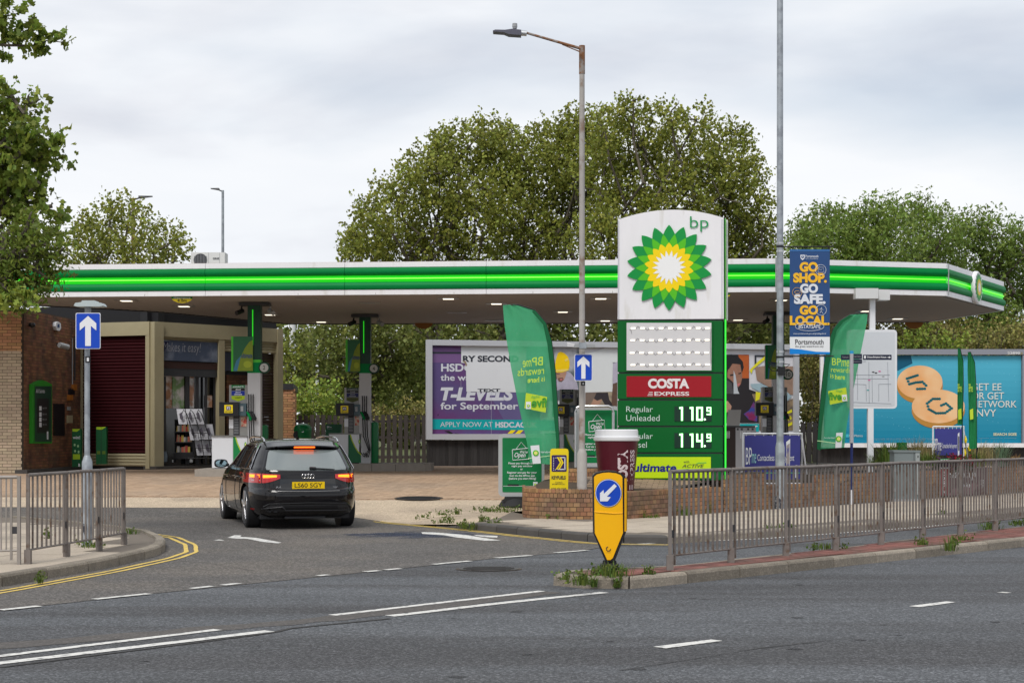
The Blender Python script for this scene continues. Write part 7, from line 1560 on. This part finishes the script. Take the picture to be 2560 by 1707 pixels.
# ================================================================ TREES
def leafmat(nm, c, hue=.03, pieces=.42, tr=.35): return mat(nm, c, .55, pieces=pieces, hue=hue, trans=tr, spec=.3)
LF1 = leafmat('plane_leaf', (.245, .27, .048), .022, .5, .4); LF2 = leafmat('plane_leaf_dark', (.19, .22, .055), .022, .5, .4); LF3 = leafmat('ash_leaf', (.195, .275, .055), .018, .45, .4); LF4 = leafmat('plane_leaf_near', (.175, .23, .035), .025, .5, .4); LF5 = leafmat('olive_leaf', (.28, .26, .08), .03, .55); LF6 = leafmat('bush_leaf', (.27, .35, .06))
def leaves(name, centers, radii, counts, size, m, parent, shape='leaf', clump=.35, flatz=1.0):
    V = []; sizes = []
    for c, r_, n in zip(centers, radii, counts):
        nc = max(3, int(n/11)); u = rng.normal(size=(nc, 3)); u /= np.linalg.norm(u, axis=1)[:, None]; rad = r_*rng.uniform(.1, 1, nc)**.4*1.04
        rad *= 1+.10*rng.normal(size=nc)*(rng.random(nc) < .3); cc = np.array(c)+u*rad[:, None]*np.array([1, 1, flatz])
        k = rng.integers(0, nc, n); cl = clump*.42; dirv = u+np.array([0, 0, .9])+.5*rng.normal(size=(nc, 3)); dirv /= np.linalg.norm(dirv, axis=1)[:, None]
        V.append(cc[k]+rng.normal(size=(n, 3))*cl*rng.uniform(.45, 1.1, (nc, 1))[k]+dirv[k]*(rng.uniform(-1, 1.6, (n, 1))*cl*1.9))
        if r_ > .55 and shape in ('leaf', 'willow', 'maple') and size < .2:      # loose shoots that break the outline
            for _ in range(int(4+r_*4)):
                dv = rng.normal(size=3)+np.array([0, 0, .9]); dv /= np.linalg.norm(dv); ln = rng.uniform(.25, .75)*min(1.0, r_*.8); m_ = int(ln*26*(.125/size)+4)
                tt_ = rng.uniform(0, 1, (m_, 1)); V.append(np.array(c)+dv*r_*.9+(dv+np.array([0, 0, .35]))*tt_*ln+rng.normal(size=(m_, 3))*.085*(1.15-tt_))
    V = np.concatenate(V); n = len(V)
    a = rng.normal(size=(n, 3)); a[:, 2] -= .5; a /= np.linalg.norm(a, axis=1)[:, None]; b = rng.normal(size=(n, 3)); b -= a*(a*b).sum(1)[:, None]; b /= np.linalg.norm(b, axis=1)[:, None]; nn_ = np.cross(a, b)
    s = size*rng.uniform(.6, 1.35, n)[:, None]; w = .42 if shape == 'leaf' else .2
    p0 = V-a*s*.5; p1 = V+b*s*w+nn_*s*.12; p2 = V+a*s*.5; p3 = V-b*s*w+nn_*s*.12
    if shape == 'maple':
        q = [V-a*s*.5, V+b*s*.5-a*s*.12+nn_*s*.1, V+b*s*.2+a*s*.05, V+b*s*.34+a*s*.36+nn_*s*.06, V+a*s*.55-nn_*s*.08, V-b*s*.34+a*s*.36+nn_*s*.06, V-b*s*.2+a*s*.05, V-b*s*.5-a*s*.12+nn_*s*.1]; K = 8
    else: q = [p0, p1, p2, p3]; K = 4
    co = np.stack(q, 1).reshape(-1, 3)
    if parent is not None: co = co-np.array(rootloc(parent))
    me = bpy.data.meshes.new(name); me.vertices.add(n*K); me.vertices.foreach_set('co', co.ravel()); me.loops.add(n*K); me.loops.foreach_set('vertex_index', np.arange(n*K, dtype=np.int32)); me.polygons.add(n)
    me.polygons.foreach_set('loop_start', np.arange(0, n*K, K, dtype=np.int32)); me.polygons.foreach_set('loop_total', np.full(n, K, dtype=np.int32)); me.materials.append(m); me.update(calc_edges=True)
    return link(bpy.data.objects.new(name, me), parent)
def limb(mb, a, b, ra, rb, wob=.12, k=7, seg=6):
    a = Vector(a); b = Vector(b); L_ = (b-a).length; pts = []
    for i in range(seg+1):
        f = i/seg; p = a.lerp(b, f); 
        if 0 < i < seg: p += Vector((random.gauss(0, wob), random.gauss(0, wob), random.gauss(0, wob*.5)))*L_*.12
        pts.append(p)
    mb.tube(pts, [ra+(rb-ra)*i/seg for i in range(seg+1)], k); return pts
def tree(lab, lobes, Y, trunk_px, m, dens=1.0, size=.2, shape='leaf', gz0=.5, dep=1.0, name='tree', tr=.22, disp=True, twigs=5, clump=.35, flatz=1.0, jit=1.3):
    k = 1.0884 if disp else 1.0; x = (trunk_px*k-1280)/F*Y; t = T(name, (x, Y, gz0), lab, 'tree')
    cs = []; rs = []; ns = []
    for px, py, r_ in lobes:
        Yl_ = Y+random.uniform(-jit, jit)*dep; c = P(px*k, py*k, Yl_); rr = r_*k/F*Yl_; cs.append(tuple(c)); rs.append(rr); ns.append(int(dens*rr*rr*3.1416*5.2/(size*size*.42)))
    mb = MB(); zmin = min(c[2] for c in cs); fork = Vector((x, Y, max(gz0+1.2, min(zmin+.3, gz0+4)))); limb(mb, (x, Y, gz0-.1), fork, tr, tr*.75, .05)
    for c, r_ in zip(cs, rs):
        pts = limb(mb, fork+Vector((random.uniform(-.1, .1), random.uniform(-.1, .1), random.uniform(-.3, .2))), Vector(c)+Vector((0, 0, r_*.3)), tr*.42, .03, .5)
        for _ in range(twigs):
            q_ = pts[random.randint(2, len(pts)-1)]; d_ = Vector((random.gauss(0, 1), random.gauss(0, 1), random.gauss(.5, .7))).normalized(); limb(mb, q_, q_+d_*r_*random.uniform(.7, 1.15), .035, .008, .5, 4, 4)
    mb.build('trunk', M_TRUNK, t, smooth=True, fix=False)
    leaves('crown', cs, rs, ns, size, m, t, shape, clump, flatz)
    return t
tree('broad olive green plane tree rising left of the street lamp behind the canopy', [(880, 510, 75), (850, 570, 65), (930, 580, 80), (985, 510, 85), (940, 440, 60), (1010, 420, 70), (1070, 340, 62), (1030, 340, 40), (1110, 310, 40), (1080, 430, 80), (1130, 370, 55), (1090, 520, 90), (1010, 590, 80), (820, 560, 35), (1140, 460, 70), (960, 390, 46), (810, 540, 24), (800, 590, 30), (850, 500, 34), (900, 440, 36), (1010, 330, 30), (1000, 370, 40)], 60, 1010, LF1, dens=.44, size=.115, clump=.24)
tree('dense plane tree directly behind the street lamp', [(1200, 380, 62), (1180, 330, 38), (1240, 330, 48), (1250, 430, 80), (1190, 480, 75), (1220, 560, 90), (1300, 380, 65), (1300, 480, 80), (1310, 290, 40), (1330, 320, 45), (1310, 580, 80), (1150, 590, 70), (1170, 400, 50), (1360, 300, 48), (1350, 360, 60), (1280, 330, 50), (1360, 450, 70), (1150, 330, 36), (1160, 300, 20)], 62, 1235, LF1, dens=.44, size=.115, clump=.24)
tree('tallest plane tree behind the price sign', [(1430, 270, 42), (1455, 240, 26), (1390, 310, 50), (1440, 340, 75), (1500, 290, 50), (1540, 270, 32), (1390, 410, 80), (1480, 410, 85), (1560, 360, 75), (1550, 470, 90), (1440, 510, 90), (1380, 560, 80), (1600, 290, 45), (1620, 400, 70), (1500, 570, 90)], 58, 1480, LF1, dens=.44, size=.115, clump=.24)
tree('wide plane tree between the price sign and the tall pole', [(1660, 330, 50), (1700, 320, 36), (1650, 420, 75), (1700, 400, 50), (1740, 400, 34), (1720, 480, 55), (1640, 510, 85), (1720, 560, 70), (1765, 520, 26), (1620, 600, 80), (1755, 590, 45), (1700, 620, 60), (1580, 560, 70)], 59.5, 1660, LF1, dens=.43, size=.115, clump=.24)
# lower crowns seen under the canopy
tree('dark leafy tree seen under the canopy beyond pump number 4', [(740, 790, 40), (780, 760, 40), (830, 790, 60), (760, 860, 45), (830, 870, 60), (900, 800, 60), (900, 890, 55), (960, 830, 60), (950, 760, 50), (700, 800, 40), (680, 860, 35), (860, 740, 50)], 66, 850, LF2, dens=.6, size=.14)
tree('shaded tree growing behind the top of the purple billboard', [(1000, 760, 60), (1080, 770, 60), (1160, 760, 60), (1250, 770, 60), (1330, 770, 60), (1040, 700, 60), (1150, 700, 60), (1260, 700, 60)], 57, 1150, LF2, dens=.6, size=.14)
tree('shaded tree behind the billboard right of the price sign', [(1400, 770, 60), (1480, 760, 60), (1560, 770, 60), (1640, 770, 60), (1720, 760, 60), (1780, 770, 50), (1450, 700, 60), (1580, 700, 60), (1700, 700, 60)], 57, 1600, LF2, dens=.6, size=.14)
tree('small plane tree above the shop roof at the left', [(240, 530, 45), (260, 480, 30), (300, 500, 45), (200, 560, 50), (250, 600, 60), (320, 570, 60), (380, 550, 40), (400, 580, 35), (340, 620, 50), (190, 510, 28), (170, 600, 45), (410, 555, 22)], 64, 290, LF1, dens=.42, size=.125, clump=.26)
tree('low hazel green tree between the shop and the white mast', [(660, 820, 26), (655, 870, 28), (690, 900, 26), (660, 920, 26)], 64, 660, LF1, dens=.6, size=.13)
# right-hand trees, finer foliage
tree('rounded bright green tree behind the council banner', [(1870, 540, 50), (1900, 580, 70), (1940, 520, 45), (1990, 540, 70), (1960, 620, 80), (2040, 590, 85), (2020, 500, 45), (2060, 500, 40), (1840, 600, 50), (1850, 560, 40), (1900, 500, 25)], 56, 1960, LF3, dens=1.15, size=.15, shape='willow', clump=.30)
tree('bright green rounded tree at the right of the canopy', [(2110, 510, 40), (2120, 480, 28), (2150, 540, 55), (2100, 600, 70), (2160, 620, 60), (2190, 560, 40), (2060, 640, 60)], 58, 2110, LF3, dens=1.15, size=.15, shape='willow', clump=.30)
tree('dark green tree at the right edge above the canopy end', [(2230, 540, 45), (2260, 520, 35), (2300, 560, 55), (2350, 570, 60), (2250, 600, 55), (2310, 640, 70), (2360, 660, 60), (2220, 670, 60), (2260, 730, 70), (2330, 750, 80), (2200, 740, 50), (2400, 600, 60)], 60, 2300, LF3, dens=1.0, size=.15, shape='willow', clump=.30)
tree('shaded overgrown tree behind the turquoise billboard', [(2080, 760, 45), (2130, 770, 50), (2190, 780, 50), (2250, 790, 50), (2310, 790, 50), (2360, 800, 50), (1900, 780, 60), (1950, 780, 60), (2010, 770, 60), (1880, 850, 45), (1880, 920, 40), (1850, 780, 50)], 58, 2120, LF5, dens=.6, size=.12)
def hedge(lab, lobes, Y, m, size, dens, shape='leaf', cat='bush', name='bush', gz0=.5):
    x = (lobes[0][0]*1.0884-1280)/F*Y; t = T(name, (x, Y, gz0), lab, cat); cs = []; rs = []; ns = []
    for px, py, r_ in lobes: c = P(px*1.0884, py*1.0884, Y+random.uniform(-.5, .5)); rr = r_*1.0884/F*Y; cs.append(tuple(c)); rs.append(rr); ns.append(int(dens*rr*rr*3.14*4/(size*size*.42)))
    mb = MB()
    for c, r_ in zip(cs, rs):
        for _ in range(4): limb(mb, (c[0]+random.uniform(-.2, .2), c[1], gz0), Vector(c)+Vector((random.gauss(0, r_*.6), 0, r_*random.uniform(.2, 1))), .02, .006, .3, 4, 4)
    mb.build('stems', M_TRUNK, t, fix=False); leaves('foliage', cs, rs, ns, size, m, t, shape, .25); return t
hedge('light green bush behind the picket fence by the green bin', [(720, 920, 34), (750, 900, 26), (700, 940, 26), (690, 905, 22), (760, 945, 24)], 56, LF6, .11, 1.0)
hedge('low scrub behind the fence beneath the far trees', [(850, 950, 26), (900, 955, 24), (950, 950, 26), (980, 940, 22), (800, 960, 20)], 57, LF5, .1, .8)
hedge('overgrown dark ivy between the two billboards', [(1880, 830, 30), (1860, 880, 30), (1885, 930, 28), (1860, 960, 26), (1875, 780, 30), (1910, 800, 30)], 56.5, LF5, .1, .9)
hedge('green bramble rising above the turquoise billboard at the left', [(2090, 780, 22), (2130, 770, 24), (2160, 790, 20), (2200, 785, 22)], 54.8, LF6, .1, .7)
hedge('dry twiggy scrub above the turquoise billboard at the right', [(2250, 780, 26), (2290, 770, 26), (2330, 775, 26), (2360, 760, 24)], 54.8, LF5, .09, .45)
sheet('treeline_floor', [(-45, 70), (45, 70), (45, 71), (-45, 71)], lambda x, y: .5, M_SOIL, kind='structure')
# distant dark belt of trees so that no horizon shows beneath the crowns
bc = [(x+random.uniform(-1, 1), 92+random.uniform(-4, 4), random.uniform(1.5, 5.5)) for x in np.arange(-26, 34, 2.0) for _ in (0, 1)]
o = leaves('tree_belt', bc, [2.3]*len(bc), [900]*len(bc), .34, LF2, None, 'leaf', .5); o['kind'] = 'stuff'; o['label'] = 'dark belt of far trees behind everything'
# near tree at the left: plane leaves above, finer leaves below
tn = tree('near plane tree with large lobed leaves at the left edge', [(-10, 265, 50), (25, 225, 26), (60, 260, 45), (20, 330, 60), (90, 320, 45), (50, 380, 60), (110, 360, 34), (20, 440, 60), (90, 430, 30), (60, 480, 45), (-40, 400, 80), (120, 480, 22), (70, 530, 50), (130, 540, 25)], 25, -90, LF4, dens=.62, size=.105, shape='maple', gz0=.1, dep=.35, tr=.13, clump=.2, twigs=4)
leaves('hanging_branch_leaves', [tuple(P(x*1.0884, y*1.0884, 22)) for x, y in ((0, 70), (30, 60), (40, 100), (70, 80), (100, 90), (130, 85), (70, 105), (10, 30), (40, 25), (145, 95))], [.22, .2, .2, .2, .14, .12, .15, .2, .12, .07], [70, 70, 50, 55, 34, 24, 24, 50, 22, 8], .10, LF4, tn, 'maple', .10)
mb = MB(); limb(mb, P(-90*1.0884, 120, 22), P(145*1.0884, 98*1.0884, 22), .03, .006, .2, 5, 8); limb(mb, P(-60, 60, 22), P(50*1.0884, 28*1.0884, 22), .02, .005, .2, 5, 6); mb.build('branch', M_TRUNK, tn, smooth=True, fix=False)
tree('near feathery green tree with fine leaves at the lower left edge', [(60, 540, 45), (20, 580, 60), (100, 570, 40), (60, 620, 60), (10, 660, 60), (110, 620, 36), (90, 660, 30), (130, 590, 22), (40, 690, 26), (-20, 620, 60)], 23, -60, leafmat('fine_leaf', (.15, .2, .03), .02, .4), dens=1.0, size=.085, shape='willow', gz0=.1, dep=.2, tr=.1, clump=.2, twigs=6)
hb = T('hanging_leaves', P(40*1.0884, 700*1.0884, 22.6), 'yellow green leaf spray hanging below the feathery tree at the left', 'branch')
leaves('leaves', [tuple(P(x*1.0884, y*1.0884, 22.6)) for x, y in ((20, 690), (45, 685), (70, 700), (60, 680), (5, 700))], [.12, .1, .08, .1, .1], [26, 22, 14, 16, 20], .11, LF6, hb, 'maple', .09)
mb = MB(); limb(mb, P(-10, 690*1.0884, 22.6), P(75*1.0884, 695*1.0884, 22.6), .012, .004, .2, 5, 6); mb.build('twig', M_TRUNK, hb, fix=False)
# ================================================================ SMALL PLANTS
GR = [leafmat('grass_blade', (.11, .16, .03), .03, .4, .3), leafmat('dry_blade', (.32, .27, .12), .02, .4, .3), leafmat('blue_blade', (.13, .2, .12), .02, .3, .3), leafmat('rust_blade', (.3, .17, .06), .02, .4, .3)]
def tuft(lab, c, n, h, sp, m, name='weed', cat='weed', lean=.5, w=.008, group=None):
    c = Vector(c); t = T(name, c, lab, cat, group); mb = MB()
    for _ in range(n):
        a = random.uniform(0, 6.283); r_ = random.uniform(0, sp); b_ = Vector((r_*math.cos(a), r_*math.sin(a), 0)); hh = h*random.uniform(.4, 1.1); l_ = Vector((math.cos(a), math.sin(a), 0))*hh*lean*random.uniform(.2, 1); s_ = Vector((-math.sin(a), math.cos(a), 0))*w
        p1 = b_+l_*.35+Vector((0, 0, hh*.6)); p2 = b_+l_+Vector((0, 0, hh*random.uniform(.75, 1)))
        mb.add([b_-s_, b_+s_, p1+s_*.8, p1-s_*.8], [(0, 1, 2, 3)]); mb.add([p1-s_*.8, p1+s_*.8, p2], [(0, 1, 2)])
    mb.build('blades', m, t, fix=False, local=True, kind='stuff'); return t
def weed(px, py, z, n, h, sp, lab, m=None, leafy=True, gpx=None):
    c = G(px, py, z); t = tuft(lab, c, n, h, sp, m or GR[0], w=.006)
    if leafy:
        k = max(3, int(sp/.04)); cs = [(c.x+random.uniform(-sp, sp), c.y+random.uniform(-.05, .05), c.z+h*random.uniform(.2, .6)) for _ in range(k)]
        leaves('leaves', cs, [.04]*k, [14]*k, .035, GR[0], t, 'leaf', .045)
weed(1535, 1440, .12, 70, .17, .22, 'lush weeds around the foot of the yellow bollard'); weed(1505, 1436, .12, 40, .12, .13, 'small weed patch left of the yellow bollard foot'); weed(1455, 1462, .1, 60, .16, .09, 'leafy weed growing over the island kerb nose'); weed(1484, 1467, .02, 26, .13, .04, 'slim weed in the kerb gutter under the bollard'); weed(1543, 1467, .02, 26, .12, .04, 'thin weed at the kerb joint right of the bollard'); weed(1412, 1448, .1, 24, .09, .08, 'tiny weed at the very tip of the traffic island'); weed(1624, 1434, .12, 26, .1, .06, 'small weed by the first railing post')
for px, py, z, n, h, sp, lab in ((1058, 1293, .05, 20, .07, .12, 'weed tuft in the concrete crack near the car'), (1105, 1287, .08, 26, .08, .15, 'weed tuft on the concrete midway to the sign base'), (1140, 1285, .1, 34, .12, .12, 'leafy weed tuft on the concrete apron'), (1100, 1311, .02, 30, .14, .12, 'upright weed by the dropped kerb'), (1127, 1314, .02, 26, .2, .06, 'tallest thin weed by the dropped kerb'), (1158, 1319, .03, 36, .14, .16, 'weed clump before the dark kerb end'), (1180, 1322, .03, 40, .15, .16, 'weed clump against the rising dark kerb'), (1206, 1304, .1, 20, .14, .05, 'single weed between slabs left of the lamp'), (1238, 1308, .1, 22, .07, .16, 'low weed on the slabs near the lamp'), (1216, 1278, .12, 50, .12, .25, 'weeds along the crack beside the sign base'), (1262, 1279, .12, 50, .14, .25, 'weeds in front of the black sign base'), (1330, 1292, .1, 40, .12, .2, 'grass at the curved planter foot'), (1385, 1298, .1, 40, .10, .25, 'grass along the planter wall left of the lamp'), (1620, 1296, .1, 40, .10, .2, 'weeds at the planter corner behind the bollard'), (1715, 1290, .1, 60, .22, .14, 'tall weeds against the planter wall behind the railing'), (1762, 1284, .1, 60, .3, .12, 'tall yellow flowering weed against the planter wall'), (1815, 1279, .1, 40, .22, .08, 'weed in the corner of the brick pier'), (1950, 1322, .1, 40, .1, .25, 'weeds at the far kerb edge behind the railing'), (2065, 1372, .12, 50, .1, .2, 'weed patch at the railing foot near the tall pole'), (2305, 1362, .12, 40, .1, .14, 'weeds on the island beneath the utility cabinet'), (2375, 1376, .08, 50, .22, .12, 'broad leaved weed hanging over the island kerb'), (2405, 1350, .12, 36, .1, .14, 'small weeds beside the sixth railing post'), (2478, 1322, .12, 60, .16, .2, 'dense weeds at the far railing posts'), (2548, 1312, .12, 60, .12, .25, 'weeds at the right edge under the railing'), (325, 1334, .1, 40, .09, .15, 'weeds on the tip of the left pavement'), (232, 1368, .1, 50, .10, .22, 'weeds round the sign post base'), (98, 1457, .02, 24, .12, .04, 'small weed in the gutter below the left kerb'), (120, 1346, .1, 20, .18, .04, 'thin weed behind the left railing'), (2350, 1286, .1, 20, .1, .1, 'tiny weed on the pavement before the cabinet')):
    weed(px, py, z, n, h, sp, lab)
# planting in the raised bed
def bed(px, py, Y, n, h, sp, m, lab, w=.01, lean=.5): c = P(px, py, Y); tuft(lab, c, n, h, sp, m, 'ornamental_grass', 'grass', lean, w)
bed(2226, 1160, 37, 260, .55, .3, GR[0], 'green ornamental grass left of the utility cabinet'); bed(2200, 1165, 37.2, 120, .32, .3, GR[0], 'low green planting by the map board post')
bed(2316, 1160, 38.5, 240, .62, .35, GR[1], 'pale feathery grass behind the utility cabinet', .006, .8); bed(2290, 1150, 39, 160, .6, .3, GR[1], 'dry arching grass over the top of the cabinet', .006, .9); bed(2320, 1165, 37.8, 150, .35, .25, GR[0], 'yellow green sedge beside the cabinet')
bed(2450, 1163, 39, 300, .62, .4, GR[1], 'tawny grass clump right of the small blue banner', .006, .6); bed(2435, 1166, 38.6, 150, .4, .3, GR[0], 'green grass under the tawny clump'); bed(2500, 1165, 40.0, 200, .6, .22, GR[2], 'blue green grass tuft near the right edge', .01, .6); bed(2525, 1168, 40.2, 160, .34, .25, GR[3], 'rusty orange sedge at the right edge')
t = T('flower_planting', P(2370, 1165, 37.9), 'dark red and purple flowers beneath the small blue banner', 'flowers')
for i, (nm, c_, xs_) in enumerate((('red_flowers', (.3, .02, .03), (2395, 2405, 2415, 2388)), ('purple_flowers', (.12, .05, .11), (2352, 2365, 2376, 2384)), ('dark_leaves', (.03, .06, .015), (2340, 2355, 2370, 2385, 2400, 2415, 2425)))):
    leaves(nm, [tuple(P(x, 1156+i*4, 37.9)) for x in xs_], [.12]*len(xs_), [90]*len(xs_), .05, leafmat(nm, c_), t, 'leaf', .1)
for px, py, wh in ((2414, 1100, 'tallest yellow torch lily right of the small blue banner'), (2424, 1120, 'yellow torch lily closest to the narrow green flag'), (2412, 1132, 'lowest yellow torch lily beside the small blue banner'), (2430, 1104, 'yellow torch lily against the narrow green flag')):
    c = P(px, py, 38.4); t = T('yellow_flower', (c.x, c.y, .7), wh, 'flower', 'yellow torch lilies in the planter'); MB().tube([(c.x+.03, c.y, .7), c], .006, 5).build('stem', GR[0], t); MB().tube([c-Vector((0, 0, .06)), c, c+Vector((0, 0, .1))], [.02, .035, .008], 8).build('flower_head', M_YEL, t)
t = T('planter_pot', P(2255, 1125, 40), 'dark green bin top showing above the utility cabinet', 'bin'); c = P(2255, 1125, 40); MB().tube([c+Vector((0, 0, -.5)), c+Vector((0, 0, .18))], .12, 16).build('body', M_GREEN, t)
